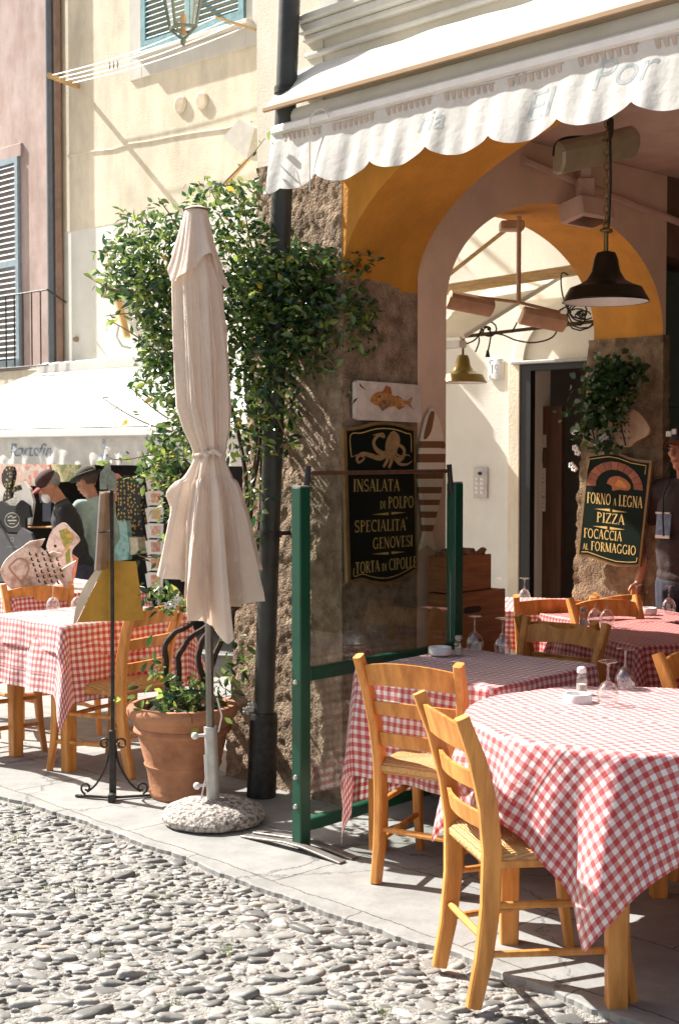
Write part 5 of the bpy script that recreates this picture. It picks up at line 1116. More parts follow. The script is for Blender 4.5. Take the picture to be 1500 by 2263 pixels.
for dx, dy in ((-.9, .25), (.9, .3)):
    ax = V((dx, dy, 0)).normalized(); o0 = V((X0, Y0, 0)); mb = MB()
    mb.beam([o0 + V((0, 0, .012)), o0 + ax * .19 + V((0, 0, .008))], .016, .010, ax.cross(V((0, 0, 1))))
    pts = [o0 + ax * .012 + V((0, 0, .27)), o0 + ax * .03 + V((0, 0, .17)), o0 + ax * .08 + V((0, 0, .075)), o0 + ax * .13 + V((0, 0, .03))] ; q = []
    for i in range(24):
        t = i / 23 * 3; j = min(2, int(t)); f = t - j; p0, p1, p2, p3 = pts[max(0, j - 1)], pts[j], pts[j + 1], pts[min(3, j + 2)]
        q.append(.5 * ((2 * p1) + (p2 - p0) * f + (2 * p0 - 5 * p1 + 4 * p2 - p3) * f * f + (3 * p1 - p0 - 3 * p2 + p3) * f ** 3))
    mb.tube(q, .0055, 6); mb.tube(spiral(o0 + ax * .135 + V((0, 0, .048)), .030, .008, 1.1, R(-80), ax), .005, 6)
    mb.tube(spiral(o0 + ax * .04 + V((0, 0, .262)), .028, .010, 1.15, R(180), ax, sgn=-1), .005, 6); mb.build('scroll_foot', m_iron, MS)
m_board = M('weathered_menu_board', (.30, .19, .12), .6, .2, 10, .1, 30)
mbo = MB(); mbo.X = Matrix.Translation((X0 - .026, Y0 + .01, 1.26)) @ Matrix.Rotation(R(4), 4, 'Y') @ Matrix.Rotation(R(80), 4, 'Z'); mbo.box((0, 0, .09), (.15, .026, .175), None, .005); mbo.box((0, 0, -.095), (.15, .026, .175), None, .005); bo = mbo.build('board', m_board, MS)
mb = MB(); mb.X = mbo.X; mb.box((0, .015, 0), (.14, .004, .36)); mb.build('lit_board_edge', m_white, bo)  # sunlit edge of the board, its light put in as white
m_carv = M('carved_green_leaf', (.22, .24, .19), .6, .3, 25, .3, 50)
mb = MB()
for k, (x, z, h) in enumerate(((-.018, 1.50, .09), (.0, 1.525, .11), (.022, 1.495, .08))):
    mb.X = Matrix.Translation((X0 + x - .012, Y0 - .004 * k, z)); mb.prism([(-.016, -.05), (.016, -.05), (.018, 0), (.012, h * .35), (.0, h * .5), (-.012, h * .35), (-.018, 0)], .018, Matrix.Rotation(R(90), 4, 'X'))
mb.build('leaf_finial', m_carv, MS)
m_och = M('ochre_menu_leaf', (.50, .27, .035), .75, .12, 14, .15, 50)
mb = MB()
def leafm(u, v):
    z = 1.115 - .285 * v; xl, xr = -.025 + (-.140) * v, .112 + .03 * v
    return (X0 + xl + (xr - xl) * u, Y0 + .03 + .05 * v - .06 * (1 - u) * v + .010 * math.sin(u * 5), z + .006 * (u - .3) * v)
mb = MB(); mb.grid(leafm, 12, 12); mb.grid(lambda u, v: V(leafm(u, v)) + V((0, .005, 0)), 12, 12); mb.build('menu_leaf', m_och, MS)
def leafm2(u, v):
    p = V(leafm(0, v)); return p + V((-.002 - .040 * (1 - u) * math.sin(3.1 * min(1, v * .9 + .08)), -.004 - .05 * (1 - u), .0))
mb = MB(); mb.grid(leafm2, 12, 12); mb.build('menu_leaf_lit_side', M('sunlit_menu_paper', (.78, .74, .64), .7), MS)  # pale strip: sunlight on the leaf's left side put into the colour
# ------------------------------------------------------------------ flat painted things laid out on a plane
class PX:                                    # a plane in the world addressed by photo pixels
    def __init__(s, P, n): s.P, s.n = V(P), V(n).normalized()
    def p(s, px, py, off=0.0): q = onp(px, py, s.P, s.n); return q + s.n * off
    def poly(s, mb, pts, th, off=0.0):
        a = [s.p(*q, off) for q in pts]; n = len(a); b_ = [q + s.n * th for q in a]
        mb.add(a + b_, [tuple(range(n - 1, -1, -1)), tuple(range(n, 2 * n))] + [(i, (i + 1) % n, n + (i + 1) % n, n + i) for i in range(n)])
    def face(s, mb, pts, off): mb.add([s.p(*q, off) for q in pts], [tuple(range(len(pts)))])
    def line(s, mb, pts, ws, off):           # ws in metres
        a = [s.p(*q, off) for q in pts]; n = len(a); ws = ws if isinstance(ws, (list, tuple)) else [ws] * n; vs = []
        for i in range(n):
            t = (a[min(n - 1, i + 1)] - a[max(0, i - 1)]).normalized(); b_ = s.n.cross(t); vs += [a[i] + b_ * ws[i] / 2, a[i] - b_ * ws[i] / 2]
        mb.add(vs, [(2 * i, 2 * i + 1, 2 * i + 3, 2 * i + 2) for i in range(n - 1)])
    def text(s, mb, txt, x0, y0, x1, y1, hpx, off):
        a, b_ = s.p(x0, y0, off), s.p(x1, y1, off); h = hpx * a.y / FPX; nat = 0
        for ch in txt: nat += (GL[ch.upper()][0] + .06) * (.66 if ch.islower() else 1)
        xd = (b_ - a); wx = xd.length / (nat * h); X = fr(a, xd, s.n.cross(xd)); lettering(mb, txt, 0, 0, h, wx, X, 0)
def smooth2(pts, k=5):
    n = len(pts); out = []
    for i in range(n - 1):
        p0, p1, p2, p3 = pts[max(0, i - 1)], pts[i], pts[i + 1], pts[min(n - 1, i + 2)]
        for j in range(k):
            f = j / k; out.append(tuple(.5 * (2 * p1[c] + (p2[c] - p0[c]) * f + (2 * p0[c] - 5 * p1[c] + 4 * p2[c] - p3[c]) * f * f + (3 * p1[c] - p0[c] - 3 * p2[c] + p3[c]) * f ** 3) for c in (0, 1)))
    return out + [pts[-1]]
m_tan = M('tan_sign_paint', (.33, .20, .08), .6, .25, 30); m_goldf = M('gilt_frame', (.24, .135, .045), .5, .2, 20)
# octopus salad board on the near jamb
JP = PX(B(SJ + .014, 0, 0), RR)
def sign(name, label, pl, outline, inner, border, board_m=m_sign):
    c = sum((pl.p(*q) for q in outline), V()) / len(outline); o = thing(name, label, 'sign', c)
    mb = MB(); pl.poly(mb, outline, .020); mb.build('frame', m_goldf, o, smooth=False)
    mb = MB(); pl.poly(mb, inner, .004, .0202); mb.build('panel', board_m, o, smooth=False)
    mb = MB(); pl.line(mb, border, .0045, .0248); mb.build('gold_line', m_gold, o, smooth=False); return o
ou = smooth2([(752, 946), (785, 942), (815, 934), (842, 932), (870, 936), (895, 943), (911, 945)]) + smooth2([(916, 1262), (893, 1276), (868, 1287), (842, 1293), (815, 1290), (790, 1284), (762, 1289)])
inn = smooth2([(759, 953), (788, 949), (817, 941), (842, 939), (868, 942), (893, 950), (905, 952)]) + smooth2([(910, 1255), (890, 1268), (867, 1279), (842, 1285), (815, 1282), (792, 1276), (768, 1281)])
bd = smooth2([(768, 1010), (766, 962), (790, 957), (818, 949), (842, 947), (867, 950), (890, 958), (899, 962), (900, 1000)], 4)
SG = sign('octopus_menu_board', 'dark sign on the near jamb with an octopus and gold words INSALATA DI POLPO', JP, ou, inn, bd)
mb = MB(); JP.line(mb, smooth2([(774, 1255), (774, 1273), (792, 1268), (815, 1274), (842, 1277), (867, 1271), (888, 1261), (905, 1250), (905, 1236)], 4), .004, .0249); mb.build('gold_line', m_gold, SG, smooth=False)
mb = MB()
for a in (("INSALATA", 772, 1086, 875, 1085, 27), ("di POLPO", 831, 1124, 906, 1121, 26), ("SPECIALITA'", 775, 1176, 893, 1171, 26), ("GENOVESI", 815, 1213, 904, 1206, 25), ("TORTA di CIPOLLE", 777, 1268, 913, 1253, 26)): JP.text(mb, *a, .0252)
mb.build('lettering', M('gold_lettering', (.66, .46, .15), .45, .15, 30), SG, smooth=False)
mb = MB()
for y in (1135, 1222):
    for q in ([(812, y + 2), (850, y - 3), (850, y + 3)], [(888, y - 3), (856, y - 4), (856, y + 2)]): JP.face(mb, q, .0252)
mb.build('gold_divider', m_gold, SG, smooth=False)
mb = MB(); k = 0
def tent(pts, w0, w1):
    global k
    q = smooth2(pts, 7); n = len(q); JP.line(mb, q, [w0 + (w1 - w0) * i / (n - 1) for i in range(n)], .0253 + k * .0002); k += 1
JP.face(mb, smooth2([(861, 952), (871, 960), (875, 975), (868, 990), (862, 1003), (848, 1003), (842, 990), (845, 972), (853, 957), (861, 952)], 4)[:-1], .0262)
tent([(852, 996), (838, 1003), (822, 992), (817, 976), (828, 962), (840, 966), (836, 958), (815, 962)], .030, .004)
tent([(850, 998), (832, 1012), (808, 1006), (792, 1003), (780, 1012), (784, 1022), (796, 1012), (782, 1006), (768, 1010)], .028, .003)
tent([(858, 1000), (866, 1015), (880, 1012), (884, 994), (872, 984), (866, 1000), (876, 1008), (892, 1005), (898, 1010)], .028, .003)
tent([(852, 1000), (846, 1018), (838, 1032)], .028, .012); tent([(856, 1000), (856, 1018), (850, 1034)], .026, .014); tent([(860, 1004), (872, 1024), (890, 1026), (902, 1018)], .022, .003)
mb.build('octopus_painting', m_tan, SG, smooth=False)
# fish tile above it
o = thing('painted_fish_tile', 'white stone tile with a painted orange fish above the octopus board', 'tile', JP.p(848, 930)); mb = MB(); JP.poly(mb, [(777, 845), (781, 841), (912, 851), (919, 856), (921, 930), (916, 934), (783, 928), (777, 924)], .024, .004); mb.build('tile', M('worn_white_tile', (.62, .52, .43), .6, .14, 12, .15, 50, c2=(.74, .64, .55)), o, smooth=False)
m_fish = M('orange_fish_paint', (.42, .15, .035), .6, .3, 40, c2=(.60, .30, .10)); mb = MB()
JP.face(mb, smooth2([(807, 886), (815, 872), (828, 866), (845, 867), (862, 876), (878, 884), (888, 886)], 4) + [(902, 877), (897, 893), (904, 907), (888, 893)] + smooth2([(880, 897), (870, 905), (862, 899), (845, 901), (830, 899), (815, 893), (807, 886)], 4)[:-1], .0285)
mb.build('fish_painting', m_fish, o, smooth=False); mb = MB(); JP.face(mb, [(834, 868), (843, 852), (853, 856), (856, 872)], .0287); JP.face(mb, [(862, 877), (868, 874), (884, 885)], .0287); JP.face(mb, [(866, 900), (872, 906), (888, 897)], .0290); mb.build('fins', M('dark_orange_fin', (.36, .12, .03), .6, .3, 60), o, smooth=False)
mb = MB(); JP.face(mb, [(834, 885), (848, 884), (857, 887), (846, 902), (835, 909), (828, 900)], .0290); mb.build('pectoral_fin', M('blue_orange_fin', (.16, .12, .13), .6, .5, 60, c2=(.45, .2, .06)), o, smooth=False)
mb = MB(); JP.face(mb, [(826, 876), (829, 874), (831, 877), (828, 880)], .0292); mb.build('eye', m_black, o, smooth=False)
# striped wooden fish hung on the strip beside
SP_ = PX(B(SJ + .022, 0, 0), RR); o = thing('striped_wooden_fish', 'long brown and cream striped wooden fish hanging head up by the octopus board', 'wooden fish', SP_.p(948, 1216))
L = [(949, 903), (937, 925), (927, 971), (921, 1013), (920, 1060), (927, 1120), (932, 1179), (921, 1216)]; Rr_ = [(949, 903), (962, 925), (969, 949), (977, 1000), (972, 1056), (963, 1115), (947, 1179), (957, 1216)]
def xi(T, y): return float(np.interp(y, [q[1] for q in T], [q[0] for q in T]))
m_fc = M('cream_wood_stripe', (.80, .66, .48), .6, .12, 20, stretch=(3, 3, 20)); m_fb = M('brown_wood_stripe', (.22, .095, .035), .6, .2, 20, stretch=(3, 3, 20))
ys = [903, 925, 950, 975, 990, 1003, 1022, 1040, 1058, 1076, 1090, 1104, 1116, 1130, 1144, 1160, 1174, 1216]
for i in range(len(ys) - 1):
    a, b_ = ys[i], ys[i + 1]; yy = [a + (b_ - a) * j / 4 for j in range(5)]; m_ = m_fc if (i < 3 or i % 2 == 0) else m_fb
    mb = MB(); pts = [(xi(L, y), y) for y in yy] + [(xi(Rr_, y), y) for y in reversed(yy)]
    if i == 0: pts = pts[1:]
    if i == len(ys) - 2: pts.insert(5, (939, 1200))
    SP_.poly(mb, pts, .022); mb.build('striped_band', m_, o, smooth=False)
mb = MB(); SP_.face(mb, smooth2([(946, 908), (952, 912), (950, 930), (944, 955), (934, 970), (928, 968), (932, 945), (940, 918), (946, 908)], 4)[:-1], .0225); mb.build('mouth', m_fb, o, smooth=False); mb = MB(); mb.tube([SP_.p(969, 984, .02), SP_.p(969, 984, .03)], .016, 12); mb.build('eye', m_fb, o)
# pizza board on the far jamb
FP = PX(B(.2, D1 - .088, 0), -WW); ou = smooth2([(1301, 1003), (1322, 1001), (1350, 998), (1372, 1002), (1398, 1012), (1422, 1016), (1444, 1018)]) + smooth2([(1417, 1252), (1396, 1253), (1365, 1251), (1340, 1244), (1318, 1236), (1300, 1231), (1278, 1230)])
inn = smooth2([(1306, 1010), (1325, 1007), (1350, 1004), (1372, 1008), (1398, 1018), (1420, 1022), (1437, 1024)]) + smooth2([(1413, 1246), (1396, 1247), (1366, 1245), (1342, 1238), (1320, 1230), (1302, 1225), (1284, 1224)])
FS = sign('pizza_menu_board', 'tilted green sign with a brick oven and gold words FORNO A LEGNA', FP, ou, inn, [(1303, 1035), (1307, 1015), (1326, 1012), (1350, 1009), (1372, 1013), (1398, 1023), (1432, 1029), (1429, 1048)], M('dark_green_sign_paint', (.004, .011, .006), .6, .25, 10, spec=.1))
mb = MB(); FP.line(mb, [(1412, 1232), (1410, 1241), (1394, 1242), (1366, 1240), (1342, 1233), (1320, 1225), (1302, 1219), (1289, 1219)], .004, .0249); mb.build('gold_line', m_gold, FS, smooth=False)
mb = MB()
for a in (("FORNO a LEGNA", 1301, 1111, 1424, 1123, 24), ("PIZZA", 1322, 1153, 1385, 1160, 22), ("FOCACCIA", 1294, 1187, 1379, 1196, 21), ("al FORMAGGIO", 1292, 1213, 1410, 1227, 20)): FP.text(mb, *a, .0252)
mb.build('lettering', MATS['gold_lettering'], FS, smooth=False); mb = MB()
for q in ([(1318, 1124), (1352, 1124), (1352, 1130)], [(1391, 1132), (1358, 1126), (1358, 1131)], [(1314, 1162), (1346, 1163), (1346, 1169)], [(1386, 1170), (1352, 1164), (1352, 1170)]): FP.face(mb, q, .0252)
mb.build('gold_divider', m_gold, FS, smooth=False)
for i in range(11):
    mb = MB(); a0, a1 = R(183 - 186 * i / 11), R(183 - 186 * (i + .94) / 11); q = []
    for r, a in ((1.0, a0), (1.0, a1), (.68, a1), (.68, a0)): x, y = 62 * r * math.cos(a), -56 * r * math.sin(a); q.append((1363 + x + 0, 1076 + y + x * .10))
    FP.face(mb, q, .0252); mb.build('oven_brick', M('brick_paint_%d' % (i % 3), ((.27, .075, .028), (.22, .06, .025), (.31, .095, .035))[i % 3], .6, .2, 40), FS, smooth=False)
for k, (q, c2) in enumerate(((smooth2([(1345, 1068), (1352, 1056), (1370, 1052), (1388, 1060), (1398, 1074), (1392, 1084), (1372, 1082), (1358, 1084), (1356, 1074), (1345, 1068)], 3)[:-1], (.34, .10, .02)), (smooth2([(1362, 1072), (1372, 1060), (1384, 1068), (1390, 1078), (1376, 1078), (1362, 1072)], 3)[:-1], (.50, .19, .03)))):
    mb = MB(); FP.face(mb, q, .0252 + .0003 * k); mb.build('painted_flame', M('flame_%d' % k, c2, .6, .3, 40), FS, smooth=False)
# cream pierced fish on the jamb and hanging ivy
def pierced_fish(label, pl, body, tail, holes, mcol, th, grp, ring=None, spots=None):
    c = pl.p(sum(q[0] for q in body) / len(body), max(q[1] for q in body)); o = thing('carved_fish', label, 'carved fish', c, 0, grp)
    mb = MB(); pl.poly(mb, smooth2(body + [body[0]], 4)[:-1], th); mb.build('body', mcol, o, smooth=False)
    if tail:
        for t_ in tail: mb = MB(); pl.poly(mb, t_, th * .8, th * .1); mb.build('fin', mcol, o, smooth=False)
    mh = M('pierced_shadow', (.07, .045, .03), .9)
    for (x, y, r) in holes:
        mb = MB(); pl.face(mb, [(x + r * math.cos(a), y + r * 1.2 * math.sin(a)) for a in np.linspace(.6, 3.9, 7)] + [(x + r * .5 + r * .62 * math.cos(a), y - r * .2 + r * .8 * math.sin(a)) for a in np.linspace(3.7, .9, 6)], th + .0008); mb.build('scale_hole', mh, o, smooth=False)
    if ring:
        mb = MB(); pl.line(mb, smooth2(ring, 4), .012, th + .001); mb.build('carved_line', M('carved_line_wash', (.46, .30, .22), .8), o, smooth=False)
    return o
m_cf = M('whitewashed_wood', (.46, .34, .26), .7, .12, 14, .3, 40, c2=(.80, .73, .66), fac2=(.38, .56)); m_cf2 = M('old_cream_wood', (.42, .30, .19), .7, .2, 12, .1, 40)
FP2 = PX(B(.2, D1 - .10, 0), -WW)
pierced_fish('cream pierced wooden fish behind the ivy above the pizza board', FP2, [(1362, 930), (1378, 908), (1400, 905), (1420, 918), (1438, 945), (1432, 962), (1408, 975), (1392, 988), (1374, 984), (1360, 965)], None, [(1376 + 9 * i, 925 + 14 * j, 3.0) for j in range(4) for i in range(3)], m_cf2, .02, 'carved wooden fish')
IV = thing('hanging_ivy', 'trailing ivy with white blossom hanging on the far jamb', 'hanging plant', FP.p(1370, 990, .1)); cen = []
for (bx_, by_, rx, ry, n) in ((1370, 830, 52, 40, 300), (1345, 880, 40, 45, 230), (1335, 930, 25, 40, 90), (1392, 850, 40, 50, 200), (1375, 910, 28, 40, 90), (1318, 945, 18, 30, 40), (1355, 985, 40, 12, 40), (1420, 815, 22, 16, 50), (1280, 915, 20, 10, 10)):
    for i in range(n):
        a, b_ = rng.normal(0, .5, 2); cen.append((FP.p(bx_ + a * rx, by_ + b_ * ry, .06 + .10 * rng.random()), .01))
leaves('foliage', cen, IV, m_ivy, (.035, .06), .75); mb = MB(); 
for x in (1335, 1370, 1400): mb.tube([FP.p(x, 800, .02), FP.p(x - 5, 860, .10), FP.p(x - 12, 940, .08), FP.p(x - 10, 985, .04)], .005, 5)
mb.build('stem', m_bark, IV); mb = MB()
for (x, y, s_) in ((1285, 955, 1), (1290, 948, 1), (1286, 990, 1), (1291, 1000, 1), (1278, 1028, 1), (1284, 1035, 1), (1345, 970, 1), (1352, 965, 1), (1358, 978, 1), (1335, 985, .8)):
    for k in range(5): a = k * 1.2566; mb.ell(FP.p(x + 4.5 * math.cos(a), y + 4.5 * math.sin(a), .07), (.010, .010, .010), 6, 4)
mb.build('blossom', MATS['white_petal'], IV)
# ------------------------------------------------------------------ crates
m_crate = M('reddish_crate_wood', (.34, .125, .04), .6, .25, 5, .15, 30, stretch=(1, 1, 14)); CRG = 'stacked wooden wine crates'
def crate(label, s0, s1, d0, d1, z0, z1, slot=True):
    o = thing('wooden_crate', label, 'crate', B((s0 + s1) / 2, (d0 + d1) / 2, z0), 0, CRG); rot = Matrix.Rotation(math.atan2(RR.y, RR.x), 3, 'Z'); tk = .014
    def pb(nm, a0, a1, b0, b1, c0, c1): mb = MB(); mb.box(B((a0 + a1) / 2, (b0 + b1) / 2, (c0 + c1) / 2), (a1 - a0, b1 - b0, c1 - c0), rot, .003); return mb.build(nm, m_crate, o, smooth=False)
    pb('side_panel', s0, s0 + tk, d0, d1, z0, z1); f = pb('side_panel', s1 - tk, s1, d0, d1, z0, z1); pb('end_panel', s0 + tk, s1 - tk, d0 + .002, d0 + tk, z0, z1 - .002); pb('end_panel', s0 + tk, s1 - tk, d1 - tk, d1 - .002, z0, z1 - .002); pb('base_panel', s0 + tk, s1 - tk, d0 + tk, d1 - tk, z0 + .002, z0 + .016)
    if slot:
        mb = MB(); q = B(s1 + .0012, d0 + (d1 - d0) * .42, z1 - .085); mb.X = fr(q, WW, (0, 0, 1)); mb.prism(arc(.045, 0, .016, .016, 90, -90, 6) + arc(-.045, 0, .016, .016, 270, 90, 6), .002); mb.build('handle_slot', m_black, f, smooth=False)
        mb = MB(); X = fr(B(s1 + .002, d0 + (d1 - d0) * .5, z1 - .23), WW, (0, 0, 1)); strip(mb, arc(0, .02, .02, .012, 200, -20, 8), .006, X, 0)
        for i in range(8): strip(mb, [(-.06 + .016 * i, -.015), (-.06 + .016 * i, .0)], .008, X, .0003)
        mb.build('burnt_mark', M('burnt_brand', (.14, .05, .02), .8), f, smooth=False)
    return o
crate('bottom wooden crate of the stack, half hidden behind the table', .53, .66, .52, .95, .002, .46)
crate('middle wooden crate with a dark handle slot and burnt mark', .53, .66, .52, .95, .465, .95)
crate('small top crate heaped with brown corks', .525, .645, .53, .86, .954, 1.125, False)
mb = MB()
for i in range(190):
    p = B(rng.uniform(.548, .625), rng.uniform(.56, .835), 1.085 + .055 * rng.random()); q = V(rng.normal(0, 1, 3)).normalized() * .02; mb.tube([p - q, p + q], .011, 7)
tag(mb.build('cork_heap', M('brown_corks', (.26, .11, .04), .8, .35, 30)), 'heap of brown corks in the top crate', 'corks'); bpy.data.objects['cork_heap']['kind'] = 'stuff'
# ------------------------------------------------------------------ lamps and heaters
m_blacke = M('black_green_enamel', (.012, .010, .006), .3, .2, 8, spec=.3); m_whitein = M('white_lamp_inside', (.80, .74, .70), .4)
def pendant(name, label, c, dia, mout, grp, top=None):
    o = thing(name, label, 'lamp', c, 0, grp); r = dia / 2; h = r * .98; X = c
    prof = [(r, 0), (r * 1.01, .006), (r * .985, h * .06), (r * .83, h * .34), (r * .62, h * .42), (r * .45, h * .52), (r * .33, h * .72), (r * .28, h * 1.0), (r * .22, h * 1.16), (r * .10, h * 1.20)]
    mb = MB(); mb.lathe(prof, X, 48, False, True); mb.build('lamp_shade', mout, o)
    mb = MB(); mb.lathe([(rr * .985 - .002, z + .001) for rr, z in prof[:-2]] + [(.004, h * .95)], X, 48, False, True); mb.build('shade_lining', m_whitein, o)
    mb = MB(); mb.ell(X + V((0, 0, h * .35)), (r * .17, r * .17, r * .24)); mb.build('bulb', m_white, o)
    mb = MB(); mb.tube([X + V((0, 0, h * 1.18)), X + V((0, 0, h * 1.65))], r * .055, 8); mb.ell(X + V((0, 0, h * 1.68)), (r * .16, r * .16, r * .07)); mb.ell(X + V((0, 0, h * 1.80)), (r * .09, r * .09, r * .10)); mb.build('stem', M('aged_brass', (.22, .15, .06), .4, .2, 20, metal=.7), o)
    return o, X + V((0, 0, h * 1.85))
o, tp = pendant('pendant_lamp', 'black enamel pendant lamp on a chain in front of the arch', at(1337, 668, 6.0), .378, m_blacke, 'enamel pendant lamps')
mb = MB(); z = tp.z; i = 0
while z < 3.20:
    a = i % 2; c = V((tp.x, tp.y, z)); ring = [c + V(((.011 * math.cos(t)) * (1 - a), (.011 * math.cos(t)) * a, .020 * math.sin(t))) for t in np.linspace(0, 6.283, 13)]; mb.tube(ring, .0035, 5, False); z += .031; i += 1
mb.build('chain', MATS['aged_brass'], o); mb = MB(); mb.tube([tp + V((.012, 0, 0)), V((tp.x + .018, tp.y, 2.8)), V((tp.x + .01, tp.y, 3.22))], .006, 6); mb.build('cord', m_black, o)
o, tp2 = pendant('pendant_lamp', 'small brass pendant lamp hanging by the number tile', at(1022, 846, 9.8), .345, M('brass_enamel', (.22, .15, .035), .3, .2, 8, metal=.55), 'enamel pendant lamps')
rod0, rod1 = at(1022, 744, 9.8), at(1330, 708, 9.75)
mb = MB(); mb.tube([tp2, V((tp2.x, tp2.y, rod0.z))], .006, 6); mb.build('hanger', m_black, o)
RD = thing('cable_rod', 'thin rod with loops of tangled black cable crossing the arch', 'cable', (rod0 + rod1) / 2); mb = MB(); mb.tube([rod0 - (rod1 - rod0) * .02, rod1], .013, 8); mb.build('rod', M('dark_brass_rod', (.12, .08, .035), .5, .2, 10, metal=.4), RD)
def loops(c, r, n, seed):
    q = []; g = np.random.default_rng(seed)
    for i in range(n * 12):
        t = i / 12 * 6.283; k = i / (n * 12); rr = r * (.55 + .45 * math.sin(t * .37 + seed)) ; q.append(c + V((rr * math.cos(t) * (1 + .3 * math.sin(k * 9)), .02 * math.sin(t * .7), rr * math.sin(t) * .9 * (1 + .3 * math.cos(k * 7 + seed)))))
    return q
for c, r, n, sd_ in ((at(1282, 695, 9.75), .12, 7, 3), (at(1078, 728, 9.8), .05, 4, 5)):
    mb = MB(); mb.tube(loops(c, r, n, sd_), .006, 5); mb.build('cable_coil', m_black, RD)
for pts in ([(1078, 735), (1110, 740), (1140, 752), (1180, 757), (1220, 745), (1236, 715)], [(1085, 737), (1080, 765), (1077, 776)], [(1255, 608), (1240, 605), (1242, 650), (1262, 700), (1285, 710)], [(1030, 760), (1050, 750), (1062, 730)], [(1050, 778), (1058, 755), (1056, 738)], [(1130, 735), (1138, 720), (1142, 712)], [(1228, 690), (1262, 672), (1280, 668)]):
    mb = MB(); mb.tube([at(x, y, 9.75) for x, y in smooth2(pts, 5)], .006, 5); mb.build('cable', m_black, RD)
mb = MB(); e = at(1077, 780, 9.75); mb.tube([e + V((0, 0, .02)), e - V((0, 0, .03))], [.008, .018], 8); mb.build('plug', m_black, RD)
m_heat = M('tan_heater_metal', (.52, .34, .21), .5, .15, 10, metal=.1); m_heatg = M('olive_heater_metal', (.34, .27, .17), .45, .15, 10, metal=.2); m_elem = M('heater_element', (.10, .05, .03), .4, .3, 30)
def heater(par, a, b_, r, mbody, down=(0, .8, .55)):
    a, b_ = V(a), V(b_); ax = (b_ - a).normalized(); dn = V(down); dn = (dn - ax * dn.dot(ax)).normalized(); sd2 = ax.cross(dn)
    pr = [(-1, .35), (-.97, -.25), (-.7, -.72), (0, -.9), (.7, -.72), (.97, -.25), (1, .35)]
    mb = MB(); rings = []
    for t in (0, .03, .97, 1): sc = .82 if t in (0, 1) else 1; rings.append([a + (b_ - a) * t + sd2 * r * x * sc + dn * r * y * .8 * sc for x, y in pr])
    vs = sum(rings, []); n = 7; fs = [(i * n + j, i * n + j + 1, (i + 1) * n + j + 1, (i + 1) * n + j) for i in range(3) for j in range(n - 1)] + [tuple(range(n)), tuple(range(27, 20, -1))]; mb.add(vs, fs)
    o = mb.build('heater_head', mbody, par, auto=30); mb = MB(); q = [a + (b_ - a) * t + sd2 * r * x * .86 + dn * r * .06 for t, x in ((.06, -1), (.94, -1), (.94, 1), (.06, 1))]; q2 = [p + dn * r * .05 for p in q]
    mb.add(q + q2, [(0, 3, 2, 1), (4, 5, 6, 7), (0, 1, 5, 4), (1, 2, 6, 5), (2, 3, 7, 6), (3, 0, 4, 7)]); mb.build('element_panel', m_elem, o, smooth=False); return o
HG = 'tube shaped infrared heaters'
h = thing('infrared_heater', 'olive tube heater hung under the vault beside the lamp chain', 'heater', at(1315, 335, 6.3), 0, HG); heater(h, at(1228, 352, 6.25), at(1400, 314, 6.45), .075, m_heatg)
mb = MB(); c = at(1345, 320, 6.38); mb.tube([c, V((c.x, c.y, 3.22))], .014, 8); mb.build('drop_pole', m_black, h); mb = MB(); mb.tube([at(x, y, 6.3) for x, y in smooth2([(1222, 345), (1228, 318), (1250, 305), (1300, 303), (1335, 312), (1350, 300), (1352, 262)], 5)], .007, 6); mb.build('cable', m_black, h)
T_ = 7.45; h = thing('twin_infrared_heater', 'pair of tan tube heaters on a T shaped bar hanging in the inner arch', 'heater', at(1145, 668, T_), 0, HG)
mb = MB(); mb.tube([at(1145, 668, T_), at(1146, 478, T_)], .013, 8); mb.build('drop_pole', m_heat, h); mb = MB(); mb.tube([at(1000, 650, T_ - .1), at(1145, 668, T_), at(1236, 690, T_ + .1)], .009, 8); mb.build('cross_bar', m_heat, h)
heater(h, at(988, 662, T_ - .1), at(1087, 682, T_ - .02), .052, m_heat); heater(h, at(1150, 697, T_ + .02), at(1247, 716, T_ + .1), .052, m_heat)
mb = MB(); mb.box(at(1130, 500, T_ + .05), (.13, .10, .05), None, .006); mb.build('junction_box', m_heat, h)
h = thing('wall_speaker', 'mauve painted box speaker fixed to the vault above the inner arch', 'speaker', at(1295, 470, 7.2)); mb = MB(); mb.X = Matrix.Translation(at(1295, 468, 7.15)) @ Matrix.Rotation(R(40), 4, 'Z') @ Matrix.Rotation(R(-12), 4, 'X'); mb.box((0, 0, 0), (.26, .16, .11), None, .008); mb.build('cabinet', m_mauve, h); mb2 = MB(); mb2.X = mb.X; mb2.box((0, -.0, -.0565), (.20, .11, .004), None, .001); mb2.build('grille', m_elem, h)
mb = MB(); mb.box(at(1292, 418, 7.2), (.09, .10, .11), None, .008); mb.box(at(1292, 395, 7.2), (.05, .05, .12)); mb.build('mount', m_mauve, h)
# awning arm bracket on the white wall at left
c = wal(255, 650, .0); h = thing('bracket_arm', 'ochre awning bracket with a hanging chain on the white wall', 'bracket', c); mb = MB(); mb.box(c + N2 * .06, (.14, .12, .09), rotW, .01); mb.build('bracket', M('rusty_bracket', (.30, .20, .13), .6, .2, 20), h); mb = MB(); mb.beam([wal(260, 655, .08), wal(282, 745, .10)], .07, .03, N2); mb.build('strap', MATS['ochre_arm'], h); mb = MB(); mb.tube([wal(262, 720, .1), wal(258, 745, .2), wal(270, 765, .2), wal(290, 770, .12)], .012, 6); mb.build('hook', m_grey, h)
mb = MB(); mb.tube([wal(246, 645, .12) + V((.012 * math.cos(t), 0, -.06 + .035 * math.sin(t))) for t in np.linspace(0, 6.28, 12)] , .006, 5); mb.tube([wal(246, 640, .12), wal(246, 655, .12)], .006, 5); mb.build('chain_link', m_grey, h)
